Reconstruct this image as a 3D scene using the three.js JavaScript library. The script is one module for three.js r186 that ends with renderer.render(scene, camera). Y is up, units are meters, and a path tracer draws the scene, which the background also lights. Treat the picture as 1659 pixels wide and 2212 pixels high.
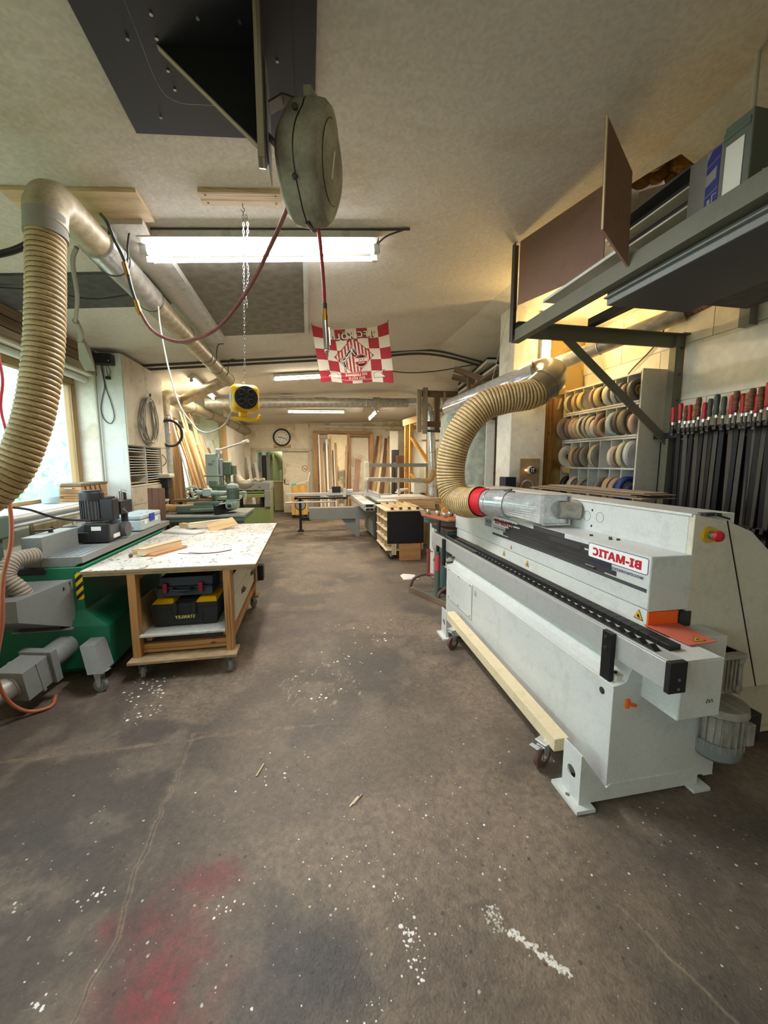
import * as THREE from 'three';
import { RoundedBoxGeometry } from 'three/addons/geometries/RoundedBoxGeometry.js';
import { mergeGeometries } from 'three/addons/utils/BufferGeometryUtils.js';
import { RectAreaLightUniformsLib } from 'three/addons/lights/RectAreaLightUniformsLib.js';

// ---------------------------------------------------------------- camera, sky, exposure
const scene = new THREE.Scene();
const renderer = new THREE.WebGLRenderer({ antialias: true });
renderer.toneMapping = THREE.LinearToneMapping;
renderer.toneMappingExposure = 1.0;
renderer.shadowMap.enabled = true;
const camera = new THREE.PerspectiveCamera(104.9, 1659 / 2212, 0.05, 120);
camera.position.set(0, 1.65, 0);
{ // looks a little to the right of the long axis of the hall and a little down
  const yaw = 0.1903, pitch = 0.1241;
  camera.lookAt(Math.sin(yaw) * Math.cos(pitch), 1.65 - Math.sin(pitch), -Math.cos(yaw) * Math.cos(pitch));
}
scene.background = new THREE.Color(0.84, 0.93, 1.0);      // bright overcast daylight
scene.backgroundIntensity = 9.0;
RectAreaLightUniformsLib.init();
const LAMP = { cool: new THREE.Color(0.985, 0.975, 1.0), warm: new THREE.Color(1.0, 0.875, 0.68), yellow: new THREE.Color(1.0, 0.68, 0.27), green: new THREE.Color(0.95, 1.0, 0.78) };
// lamp strength [area light, glow of the tube]
const POWER = { main: [104, 24], behind: [12, 6], rear: [270, 30], side: [95, 34], lobby: [110, 14] };

// ---------------------------------------------------------------- helpers
let seed = 12345;
const rnd = () => { seed = (seed * 1664525 + 1013904223) >>> 0; return seed / 4294967296; };
const rr = (a, b) => a + (b - a) * rnd();
const V = (x, y, z) => (Array.isArray(x) ? new THREE.Vector3(...x) : new THREE.Vector3(x, y, z));
const used = new Map(), offs = new WeakMap();
function numbered(n) { const k = used.get(n) ?? 0; used.set(n, k + 1); return k ? `${n}_${String(k).padStart(3, '0')}` : n; }
function fin(g) {
  if (g.index) g = g.toNonIndexed();
  for (const k of Object.keys(g.attributes)) if (!['position', 'normal', 'uv'].includes(k)) g.deleteAttribute(k);
  g.morphAttributes = {};
  return g;
}
// texture coordinates in metres from the three axes of the piece; the long axis runs along u
function uvm(g, long) {
  g = fin(g);
  const p = g.attributes.position, uv = new Float32Array(p.count * 2), a = V(0, 0, 0), b = V(0, 0, 0), c = V(0, 0, 0);
  for (let i = 0; i < p.count; i += 3) {
    a.fromBufferAttribute(p, i); b.fromBufferAttribute(p, i + 1); c.fromBufferAttribute(p, i + 2);
    const n = b.clone().sub(a).cross(c.clone().sub(a));
    const ax = Math.abs(n.x), ay = Math.abs(n.y), az = Math.abs(n.z);
    let k = ax >= ay && ax >= az ? ['z', 'y'] : ay >= az ? ['x', 'z'] : ['x', 'y'];
    if (long && k[1] === long) k = [k[1], k[0]];
    [a, b, c].forEach((q, j) => { uv[(i + j) * 2] = q[k[0]]; uv[(i + j) * 2 + 1] = q[k[1]]; });
  }
  g.setAttribute('uv', new THREE.BufferAttribute(uv, 2));
  g.userData.uvd = true;
  return g;
}
const shiftUV = (g) => { const u = g.attributes.uv, a = rnd() * 3, b = rnd() * 3; for (let i = 0; i < u.count; i++) u.setXY(i, u.getX(i) + a, u.getY(i) + b); return g; };
function place(g, x, y, z, r) {
  if (r) g.applyMatrix4(new THREE.Matrix4().makeRotationFromEuler(new THREE.Euler(...r)));
  return g.translate(x, y, z);
}
function bx(w, h, d, x = 0, y = 0, z = 0, r = null, b = 0.003) {
  const m = Math.min(w, h, d);
  let g = b > 0 && m > 0.004 ? new RoundedBoxGeometry(w, h, d, 1, Math.min(b, m * 0.3)) : new THREE.BoxGeometry(w, h, d);
  g = uvm(g, w >= h && w >= d ? 'x' : h >= d ? 'y' : 'z');
  return place(shiftUV(g), x, y, z, r);
}
const bb = (x0, x1, y0, y1, z0, z1, b = 0.003) => bx(Math.abs(x1 - x0), Math.abs(y1 - y0), Math.abs(z1 - z0), (x0 + x1) / 2, (y0 + y1) / 2, (z0 + z1) / 2, null, b);
function along(g, a, b, up = [0, 1, 0]) { // turns local +x to run a -> b, local y near up
  a = V(a); b = V(b);
  const X = b.clone().sub(a).normalize(); let U = V(up); if (Math.abs(X.dot(U)) > 0.98) U = V(0, 0, 1);
  const Z = X.clone().cross(U).normalize(), Y = Z.clone().cross(X);
  g.applyMatrix4(new THREE.Matrix4().makeBasis(X, Y, Z));
  return g.translate((a.x + b.x) / 2, (a.y + b.y) / 2, (a.z + b.z) / 2);
}
function bar(a, b, w, h, up, bev = 0.003) { const L = V(a).distanceTo(V(b)); return along(bx(L, h, w, 0, 0, 0, null, bev), a, b, up); }
function cy(a, b, r0, r1 = r0, seg = 20, open = false) {
  const L = V(a).distanceTo(V(b));
  const g = fin(new THREE.CylinderGeometry(r1, r0, L, seg, 1, open));
  const u = g.attributes.uv; for (let i = 0; i < u.count; i++) u.setXY(i, u.getY(i) * L, u.getX(i) * Math.PI * 2 * r0);
  g.userData.uvd = true; g.rotateZ(-Math.PI / 2);
  return along(g, a, b);
}
const curve = (pts, closed = false) => new THREE.CatmullRomCurve3(pts.map((p) => V(p)), closed, 'centripetal');
function tb(pts, r, seg = 40, rs = 8, closed = false) {
  const c = curve(pts, closed), g = fin(new THREE.TubeGeometry(c, seg, r, rs, closed)), L = c.getLength();
  const u = g.attributes.uv; for (let i = 0; i < u.count; i++) u.setXY(i, u.getX(i) * L, u.getY(i) * 6.28 * r);
  g.userData.uvd = true;
  if (closed) return g;
  const caps = [0, 1].map((t) => { const d = c.getTangent(t).multiplyScalar(t ? 0.0015 : -0.0015), p = c.getPoint(t); return cy(p.toArray(), p.clone().add(d).toArray(), r * 0.99, r * 0.9, rs); });
  return mg([g, ...caps]);
}
function poly(pts, r, rs = 8) { // straight-segment rod through points
  const gs = []; for (let i = 0; i + 1 < pts.length; i++) gs.push(cy(pts[i], pts[i + 1], r, r, rs)); for (let i = 1; i + 1 < pts.length; i++) gs.push(sp(pts[i], r, 8)); return mg(gs);
}
function sp(p, r, s = 16, sc = [1, 1, 1]) { const g = fin(new THREE.SphereGeometry(r, s, Math.max(6, s * 0.6 | 0))); g.scale(...sc); return uvm(g).translate(...p); }
function lathe(pts, p, dir = [0, 1, 0], seg = 32) {
  const g = uvm(new THREE.LatheGeometry(pts.map((q) => new THREE.Vector2(Math.max(q[0], 0.0002), q[1])), seg));
  g.applyQuaternion(new THREE.Quaternion().setFromUnitVectors(V(0, 1, 0), V(dir).normalize()));
  return g.translate(...p);
}
function torus(p, R, r, dir = [0, 1, 0], seg = 32, rs = 8, arc = 6.2832) {
  const g = uvm(new THREE.TorusGeometry(R, r, rs, seg, arc));
  g.applyQuaternion(new THREE.Quaternion().setFromUnitVectors(V(0, 0, 1), V(dir).normalize()));
  return g.translate(...p);
}
// polygon in the plane across an axis: 'x' takes [z, y], 'y' takes [x, z], 'z' takes [x, y]
function prism(axis, pts, a0, a1, bev = 0, holes = []) {
  const s = new THREE.Shape(pts.map((p) => new THREE.Vector2(...p)));
  for (const h of holes) s.holes.push(new THREE.Path(h.map((p) => new THREE.Vector2(...p))));
  const d = Math.abs(a1 - a0), lo = Math.min(a0, a1);
  let g = fin(new THREE.ExtrudeGeometry(s, { depth: d - 2 * bev, bevelEnabled: bev > 0, bevelThickness: bev, bevelSize: bev, bevelOffset: -bev, bevelSegments: 1, curveSegments: 12 }));
  g.translate(0, 0, bev + lo);
  const q = g.attributes.position, n = g.attributes.normal;
  const turn = axis === 'z' ? (x, y, z) => [x, y, z] : axis === 'x' ? (x, y, z) => [z, y, x] : (x, y, z) => [x, z, y];
  for (const t of [q, n]) for (let i = 0; i < t.count; i++) t.setXYZ(i, ...turn(t.getX(i), t.getY(i), t.getZ(i)));
  if (axis !== 'z') for (const t of Object.values(g.attributes)) for (let i = 0; i < t.count; i += 3) for (let k = 0; k < t.itemSize; k++) { const j = (i + 1) * t.itemSize + k, l = (i + 2) * t.itemSize + k, v = t.array[j]; t.array[j] = t.array[l]; t.array[l] = v; }
  return uvm(g);
}
const circ = (x, y, r, n = 20) => Array.from({ length: n }, (_, i) => [x + r * Math.cos(i / n * 6.2832), y + r * Math.sin(i / n * 6.2832)]);
function mg(gs) { const r = mergeGeometries(gs.flat(9).map((g) => fin(g)), false); r.userData.uvd = true; return r; }
// a swept tube whose radius follows a profile along its length (ribbed hoses)
function sweep(pts, rad, n, rs = 28) { // rad(length along, fraction, fraction around)
  const c = curve(pts), L = c.getLength(), fr = c.computeFrenetFrames(n, false), P = [], U = [], I = [];
  for (let i = 0; i <= n; i++) {
    const t = i / n, p = c.getPointAt(t);
    for (let j = 0; j <= rs; j++) { const r = rad(t * L, t, j / rs), a = j / rs * 6.2832, x = Math.cos(a) * r, y = Math.sin(a) * r, N = fr.normals[i], B = fr.binormals[i]; P.push(p.x + N.x * x + B.x * y, p.y + N.y * x + B.y * y, p.z + N.z * x + B.z * y); U.push(t * L, j / rs * 6.28 * 0.1); }
  }
  for (let i = 0; i < n; i++) for (let j = 0; j < rs; j++) { const a = i * (rs + 1) + j, b = a + rs + 1; I.push(a, a + 1, b, b, a + 1, b + 1); }
  const g = new THREE.BufferGeometry(); g.setAttribute('position', new THREE.Float32BufferAttribute(P, 3)); g.setAttribute('uv', new THREE.Float32BufferAttribute(U, 2)); g.setIndex(I); g.computeVertexNormals();
  return { g: fin(g), L, c, fr };
}
function hose(pts, r, pitch, amp, wire, rs = 28) { // [wall, wire spiral]
  const L0 = curve(pts).getLength(), turns = Math.round(L0 / pitch), n = turns * 8;
  const s = sweep(pts, (l, t0, w) => { const f = (l / L0 * turns + w) % 1; return r - amp * Math.pow(Math.abs(2 * f - 1), 2.2); }, n, rs);
  const W = [], m = turns * 20;
  for (let i = 0; i <= m; i++) { const t = i / m, p = s.c.getPointAt(t), a = -t * turns * 6.2832, k = Math.min(n, Math.round(t * n)), R = r - amp * 0.92; W.push(p.clone().addScaledVector(s.fr.normals[k], Math.cos(a) * R).addScaledVector(s.fr.binormals[k], Math.sin(a) * R)); }
  const wg = fin(new THREE.TubeGeometry(new THREE.CatmullRomCurve3(W), m, wire, 5)); wg.userData.uvd = true;
  return [s.g, wg];
}
function grid(nx, ny, f) { // open sheet through points f(u, v)
  const P = [], U = [], I = [];
  for (let j = 0; j <= ny; j++) for (let i = 0; i <= nx; i++) { P.push(...f(i / nx, j / ny)); U.push(i / nx, j / ny); }
  for (let j = 0; j < ny; j++) for (let i = 0; i < nx; i++) { const a = j * (nx + 1) + i, b = a + nx + 1; I.push(a, a + 1, b, b, a + 1, b + 1); }
  const g = new THREE.BufferGeometry(); g.setAttribute('position', new THREE.Float32BufferAttribute(P, 3)); g.setAttribute('uv', new THREE.Float32BufferAttribute(U, 2)); g.setIndex(I); g.computeVertexNormals();
  return fin(g);
}
const rootOf = (o) => { while (o.parent && o.parent !== scene) o = o.parent; return o; };
function put(name, geoms, m, parent) {
  let g = Array.isArray(geoms) ? mg(geoms) : geoms;
  if (!g.userData.uvd && !m.userData.ownUV) g = uvm(g);
  const o = new THREE.Mesh(g, m); o.castShadow = o.receiveShadow = true; o.name = numbered(name);
  (parent ?? scene).add(o);
  if (parent) { const f = offs.get(rootOf(parent)); if (f) g.translate(-f[0], -f[1], -f[2]); }
  return o;
}
function part(t, name, geoms, m, label) { const o = put(name, geoms, m, t); if (label) o.userData.label = label; return o; }
function stuff(o) { o.userData.kind = 'stuff'; return o; }
// a thing whose parts are given in the hall's own coordinates (inHall) or in the thing's own
function thing(name, label, category, pos, { group, ry = 0, inHall = true } = {}) {
  const o = new THREE.Group(); o.name = numbered(name); scene.add(o); o.position.set(...pos); o.rotation.y = ry;
  o.userData = { label, category }; if (group) o.userData.group = group;
  if (inHall) offs.set(o, pos);
  return o;
}
function solo(name, label, category, geoms, m, group) {
  let g = Array.isArray(geoms) ? mg(geoms) : geoms; if (!g.userData.uvd && !m.userData.ownUV) g = uvm(g);
  g.computeBoundingBox(); const b = g.boundingBox, c = [(b.min.x + b.max.x) / 2, b.min.y, (b.min.z + b.max.z) / 2];
  g.translate(-c[0], -c[1], -c[2]);
  const o = put(name, g, m); o.position.set(...c); o.userData = { label, category }; if (group) o.userData.group = group;
  return o;
}
function copy(o, pos, rot, label) { const c = o.clone(); c.name = numbered(o.name.replace(/_\d{3}$/, '')); scene.add(c); c.position.set(...pos); if (rot) c.rotation.set(...rot); c.userData = { ...o.userData, label }; return c; }
function struct(name, geoms, m, parent) { const o = put(name, geoms, m, parent); if (!parent) o.userData.kind = 'structure'; return o; }

// ---------------------------------------------------------------- textures
const hash = (x, y, s) => { let h = Math.imul(x, 374761393) ^ Math.imul(y, 668265263) ^ Math.imul(s, 2147483647 - 58); h = Math.imul(h ^ (h >>> 13), 1274126177); return ((h ^ (h >>> 16)) >>> 0) / 4294967296; };
function vn(x, y, s, px = 65536, py = px) {
  const xi = Math.floor(x), yi = Math.floor(y), fx = x - xi, fy = y - yi, u = fx * fx * (3 - 2 * fx), v = fy * fy * (3 - 2 * fy);
  const x0 = ((xi % px) + px) % px, x1 = (x0 + 1) % px, y0 = ((yi % py) + py) % py, y1 = (y0 + 1) % py;
  const a = hash(x0, y0, s), b = hash(x1, y0, s), c = hash(x0, y1, s), d = hash(x1, y1, s);
  return a + (b - a) * u + (c - a) * v + (a - b - c + d) * u * v;
}
function fbm(x, y, s, o = 4, px, py = px) { let t = 0, w = 0.5, n = 0; for (let i = 0; i < o; i++) { t += w * vn(x, y, s + i * 17, px, py); n += w; x *= 2; y *= 2; if (px) { px *= 2; py *= 2; } w *= 0.5; } return t / n; }
const cl = (x, a = 0, b = 1) => Math.min(b, Math.max(a, x)), sm = (a, b, x) => { const t = cl((x - a) / (b - a)); return t * t * (3 - 2 * t); };
const mix = (a, b, t) => a + (b - a) * t, mix3 = (a, b, t) => [mix(a[0], b[0], t), mix(a[1], b[1], t), mix(a[2], b[2], t)];
function tex(w, h, sx, sy, fn, srgb = true) { // fn(u, v) -> [r, g, b] 0..255, or a number
  const d = new Uint8Array(w * h * 4);
  for (let j = 0; j < h; j++) for (let i = 0; i < w; i++) { const c = fn((i + 0.5) / w, (j + 0.5) / h), k = (j * w + i) * 4; if (c.length) { d[k] = cl(c[0], 0, 255); d[k + 1] = cl(c[1], 0, 255); d[k + 2] = cl(c[2], 0, 255); d[k + 3] = c.length > 3 ? c[3] : 255; } else { d[k] = d[k + 1] = d[k + 2] = cl(c, 0, 255); d[k + 3] = 255; } }
  const t = new THREE.DataTexture(d, w, h); t.wrapS = t.wrapT = THREE.RepeatWrapping; t.magFilter = THREE.LinearFilter; t.minFilter = THREE.LinearMipmapLinearFilter; t.generateMipmaps = true;
  if (srgb) t.colorSpace = THREE.SRGBColorSpace; t.repeat.set(1 / sx, 1 / sy); t.needsUpdate = true; return t;
}
function ctex(w, h, draw) { const c = document.createElement('canvas'); c.width = w; c.height = h; const x = c.getContext('2d'); draw(x, w, h); const t = new THREE.CanvasTexture(c); t.colorSpace = THREE.SRGBColorSpace; t.anisotropy = 4; return t; }
function mat(color, roughness = 0.6, o = {}) { return new THREE.MeshStandardMaterial({ color, roughness, ...o }); }

// grain runs along u; the map is near white and tinted by each wood's colour
const grainTex = tex(1024, 256, 1.3, 0.22, (u, v) => {
  const w = v + 0.025 * fbm(u * 3, v * 3, 3, 3, 3); const r = fbm(u * 2, w * 22, 7, 3, 2, 22), f = fbm(u * 10, v * 170, 11, 2, 10, 170), k = sm(0.5, 0.72, r);
  let s = 1 - 0.22 * k - 0.16 * (1 - f); const kn = Math.hypot((((u * 2) % 1) - 0.5) * 6, (v - 0.4) * 5); if (kn < 0.28) s *= 0.62 + 0.38 * sm(0.1, 0.28, kn);
  return [252 * s, 248 * Math.pow(s, 1.2), 242 * Math.pow(s, 1.5)];
});
const plyTex = tex(512, 512, 0.9, 0.9, (u, v) => { const w = v + 0.12 * fbm(u * 2, v * 2, 5, 2, 2); const a = 0.5 + 0.5 * Math.sin(w * 44 + 5 * fbm(u * 3, v * 6, 2, 3, 3, 6)), f = fbm(u * 24, v * 160, 9, 2, 24, 160); const s = 1 - 0.06 * a * a - 0.09 * f; return [254 * s, 250 * Math.pow(s, 1.3), 242 * Math.pow(s, 1.6)]; });
const wearTex = tex(512, 512, 0.8, 0.8, (u, v) => { const a = fbm(u * 4, v * 4, 21, 5, 4), b = fbm(u * 90, v * 90, 5, 2, 90), c = sm(0.62, 0.74, fbm(u * 14, v * 14, 33, 3, 14)); const s = 240 - 14 * (a - 0.4) - 14 * b - 7 * c; return [s + 4, s + 3, s]; });
const dirtTex = tex(512, 512, 0.8, 0.8, (u, v) => { const a = fbm(u * 4, v * 4, 21, 5, 4), b = fbm(u * 90, v * 90, 5, 2, 90), c = sm(0.6, 0.76, fbm(u * 9, v * 9, 33, 4, 9)); const s = 236 - 26 * (a - 0.4) - 22 * b - 26 * c; return [s + 6, s + 2, s - 4]; });
const speckTex = tex(512, 512, 0.35, 0.35, (u, v) => { const b = vn(u * 150, v * 150, 5, 150), a = fbm(u * 6, v * 6, 2, 4, 6); return 205 + 45 * (b - 0.5) + 70 * (a - 0.5) - (b > 0.93 ? 60 : 0); });
const zincTex = tex(512, 512, 0.3, 0.3, (u, v) => { let best = 9, id = 0; const X = u * 14, Y = v * 14; for (let a = -1; a < 2; a++) for (let b = -1; b < 2; b++) { const cx = Math.floor(X) + a, cyy = Math.floor(Y) + b, wx = ((cx % 14) + 14) % 14, wy = ((cyy % 14) + 14) % 14, d = Math.hypot(cx + hash(wx, wy, 1) - X, cyy + hash(wx, wy, 2) - Y); if (d < best) { best = d; id = hash(wx, wy, 3); } } return 212 + 22 * id + 14 * (fbm(u * 30, v * 30, 8, 2, 30) - 0.5); });
const osbTex = tex(512, 512, 0.4, 0.4, (u, v) => { let c = [196, 158, 106]; for (let k = 0; k < 5; k++) { const a = hash(k, 3, 1) * 3, x = u * Math.cos(a) + v * Math.sin(a), q = vn(u * (9 + k * 3), v * (11 + k * 2), k + 40, 9 + k * 3, 11 + k * 2), l = vn(x * 60, (u - v) * 9, k); c = mix3(c, [[224, 190, 138], [168, 122, 76], [206, 164, 110], [150, 108, 66], [230, 200, 150]][k], q > 0.62 ? 0.6 * l : 0); } return c; });
// lime plaster, grubby with brown water marks and chips
const plasterTex = (tint, dirt, s, amount) => tex(1024, 1024, 3.1, 3.1, (u, v) => { const a = fbm(u * 5, v * 5, s, 5, 5), b = fbm(u * 60, v * 60, s + 2, 3, 60), c = sm(0.56, 0.72, fbm(u * 9, v * 7, s + 5, 5, 9, 7)), d = vn(u * 130, v * 130, s + 8, 130) > 0.965 && fbm(u * 8, v * 8, s + 1, 2, 8) > 0.5; const k = 1 + 0.12 * (a - 0.5) - 0.09 * (b - 0.5) - (d ? 0.3 : 0); return mix3(tint, dirt, cl(amount * c)).map((x) => x * k); });
const wallTex = plasterTex([226, 222, 208], [186, 168, 134], 51, 0.32), rearTex = plasterTex([224, 214, 190], [170, 142, 100], 77, 0.45), oldTex = plasterTex([214, 186, 122], [150, 104, 52], 91, 0.9);
const ceilTex = tex(1024, 1024, 2.6, 2.6, (u, v) => { const a = fbm(u * 3, v * 3, 61, 5, 3), b = fbm(u * 170, v * 170, 5, 2, 170), c = sm(0.55, 0.75, fbm(u * 4, v * 6, 66, 4, 4, 6)); const s = 214 + 14 * (a - 0.5) + 22 * (b - 0.5); return [s - 8 * c, s - 7 - 13 * c, s - 19 - 20 * c]; });

const floorFn = (() => { // stained workshop concrete in the hall's own coordinates (metres)
  const drops = [], S = (x, z, r, c, a) => drops.push([x, z, r, c, a ?? 1]);
  seed = 99;
  const W = [232, 230, 224];
  for (let i = 0; i < 900; i++) { const d = Math.pow(rnd(), 1.6); S(rr(-1.6, 1.9), -0.6 - 2.6 * d * rnd() - rnd() * 0.8, 0.0012 + 0.004 * Math.pow(rnd(), 3), W, 0.5 + 0.5 * rnd()); }
  const clus = (x, z, n, s, r, q = 1) => { for (let i = 0; i < n; i++) S(x + (rnd() + rnd() - 1) * s, z + (rnd() + rnd() - 1) * s * q, r * (0.2 + 0.75 * rnd() * rnd() + 0.2 * rnd()), W); };
  clus(0.30, -1.27, 7, 0.03, 0.008); clus(0.315, -1.16, 22, 0.035, 0.009, 1.8); clus(0.32, -1.08, 26, 0.05, 0.006, 1.6); clus(0.17, -0.98, 9, 0.05, 0.006); clus(-0.84, -1.48, 10, 0.05, 0.009); clus(-0.86, -1.2, 6, 0.03, 0.011); clus(-0.36, -1.4, 12, 0.09, 0.006); clus(0.1, -1.45, 14, 0.16, 0.006); clus(0.5, -1.6, 14, 0.3, 0.006); clus(0.05, -2.75, 16, 0.28, 0.009); clus(-1.19, -2.98, 46, 0.2, 0.012); clus(-1.1, -2.7, 16, 0.15, 0.012); clus(-0.2, -1.9, 26, 0.3, 0.006); clus(0.5, -3.6, 20, 0.5, 0.012); clus(0.25, -3.2, 20, 0.4, 0.01);
  for (let i = 0; i < 60; i++) { const t = rnd(); S(0.665 + 0.14 * t + rr(-0.012, 0.012), -1.10 + 0.16 * t + rr(-0.012, 0.012), 0.004 + 0.004 * rnd(), W, 0.8); S(0.63 + rr(-0.03, 0.03), -1.14 + rr(-0.05, 0.04), 0.004, W, 0.5); }
  for (let i = 0; i < 420; i++) S(rr(-1.6, 2), rr(-3.4, -0.6), 0.004 + 0.012 * rnd() * rnd(), [128, 112, 98], 0.35);
  for (let i = 0; i < 260; i++) S(rr(-1.6, 2), rr(-3.0, -0.6), 0.002 + 0.005 * rnd(), [44, 38, 34], 0.5);
  const cell = new Map(); for (const d of drops) { const R = d[2] + 0.004; for (let a = Math.floor((d[0] - R) * 20); a <= Math.floor((d[0] + R) * 20); a++) for (let b = Math.floor((d[1] - R) * 20); b <= Math.floor((d[1] + R) * 20); b++) { const k = a * 1000 + b; cell.has(k) ? cell.get(k).push(d) : cell.set(k, [d]); } }
  return (x, z) => {
    const a = fbm(x * 0.9 + 40, z * 0.9 + 40, 3, 4), b = fbm(x * 5 + 9, z * 5 + 70, 8, 4), f = fbm(x * 46, z * 46, 12, 3), m = vn(x * 190, z * 190, 19);
    let c = mix3([108, 95, 82], [82, 72, 63], sm(0.36, 0.62, a)); c = mix3(c, [122, 108, 92], 0.6 * sm(0.5, 0.72, b)); c = mix3(c, [72, 68, 64], 0.45 * sm(0.56, 0.74, fbm(x * 1.7 + 3, z * 1.7 + 5, 23, 4)));
    const dust = sm(0.5, 0.66, fbm(x * 1.3 + 17, z * 1.3 + 29, 47, 5)); c = mix3(c, [142, 124, 103], 0.55 * dust * (0.4 + 0.8 * f));
    // grey primer and red stain left by spray work
    const red = sm(0.50, 0.0, Math.hypot((x + 0.52) / 0.62, (z + 1.22) / 0.8) + 0.55 * (fbm(x * 8, z * 8, 31, 4) - 0.5)) ; c = mix3(c, [150, 40, 50], 0.62 * red * (0.5 + 0.7 * f));
    const red2 = sm(0.5, 0.1, Math.hypot((x + 0.40) / 0.26, (z + 1.5) / 0.22) + 0.6 * (fbm(x * 9, z * 9, 35, 4) - 0.5)); c = mix3(c, [128, 44, 50], 0.35 * red2);
    const grey = sm(0.8, 0.2, Math.hypot((x + 0.05) / 0.42, (z + 1.1) / 0.3) + 0.5 * (fbm(x * 7, z * 7, 36, 4) - 0.5)); c = mix3(c, [58, 58, 60], 0.5 * grey);
    const paleStreak = vn(x * 90 + z * 30, z * 14 - x * 6, 88); if (paleStreak > 0.8 && Math.hypot(x - 0.06, z + 2.8) < 0.3 + 0.2 * (b - 0.5) && f > 0.42) c = mix3(c, [158, 150, 136], 0.6);  // pale streaks inside a rough round patch of the aisle floor
    const wig = 0.05 * (fbm(x * 2.2, z * 2.2, 51, 4) - 0.5);
    const j1 = Math.abs(z + 2.36 + wig + 0.03 * (fbm(x * 11, 3, 5, 3) - 0.5)), j2 = z > -2.42 ? Math.abs(x + 0.72 + wig + 0.05 * (fbm(z * 9, 7, 6, 3) - 0.5)) : 9, j3 = Math.abs(z + 6.6 + wig);
    const jw = 0.008 + 0.012 * fbm(x * 6, z * 6, 57, 2);
    for (const [j, t] of [[j1, x < 0 ? 0.75 : 0.4], [j2, 0.6], [j3, 0.3]]) { const e = sm(jw, jw * 0.35, j); c = mix3(c, [142, 122, 102], t * e * (0.6 + 0.8 * f)); if (j < 0.004) c = mix3(c, [66, 58, 50], 0.5); const halo = sm(0.09, 0.0, j) * sm(0.45, 0.7, fbm(x * 14, z * 14, 71, 3)); c = mix3(c, [136, 112, 96], 0.4 * halo * t); }
    const cr = Math.abs(x - 1.125 - 0.3 * (z + 1.04) + 0.03 * (fbm(z * 14, 2, 9, 3) - 0.5)); if (z > -1.1 && cr < 0.006) c = mix3(c, [140, 124, 106], 0.6);
    const scr = vn(x * 11 + z * 2, z * 160, 81); if (scr > 0.93 && b > 0.52) c = mix3(c, [132, 118, 102], 0.35);
    let k = 0.86 + 0.22 * f + 0.12 * (m - 0.5);
    c = c.map((q) => q * k);
    const l = cell.get(Math.floor(x * 20) * 1000 + Math.floor(z * 20));
    if (l) for (const d of l) { const w = Math.hypot(x - d[0], z - d[1]) + d[2] * 0.7 * (vn(x * 260, z * 260, 3) - 0.5); if (w < d[2]) c = mix3(c, d[3], d[4]); }
    return c;
  };
})();
const floorTex = (x0, x1, z0, z1, w, h) => tex(w, h, 1, 1, (u, v) => floorFn(mix(x0, x1, u), mix(z0, z1, v)));
const floorBump = tex(512, 512, 0.7, 0.7, (u, v) => 255 * (0.5 * fbm(u * 10, v * 10, 4, 4, 10) + 0.5 * fbm(u * 90, v * 90, 14, 2, 90)), false);
const roughTex = tex(512, 512, 0.5, 0.5, (u, v) => 255 * fbm(u * 9, v * 9, 44, 5, 9), false);

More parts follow.
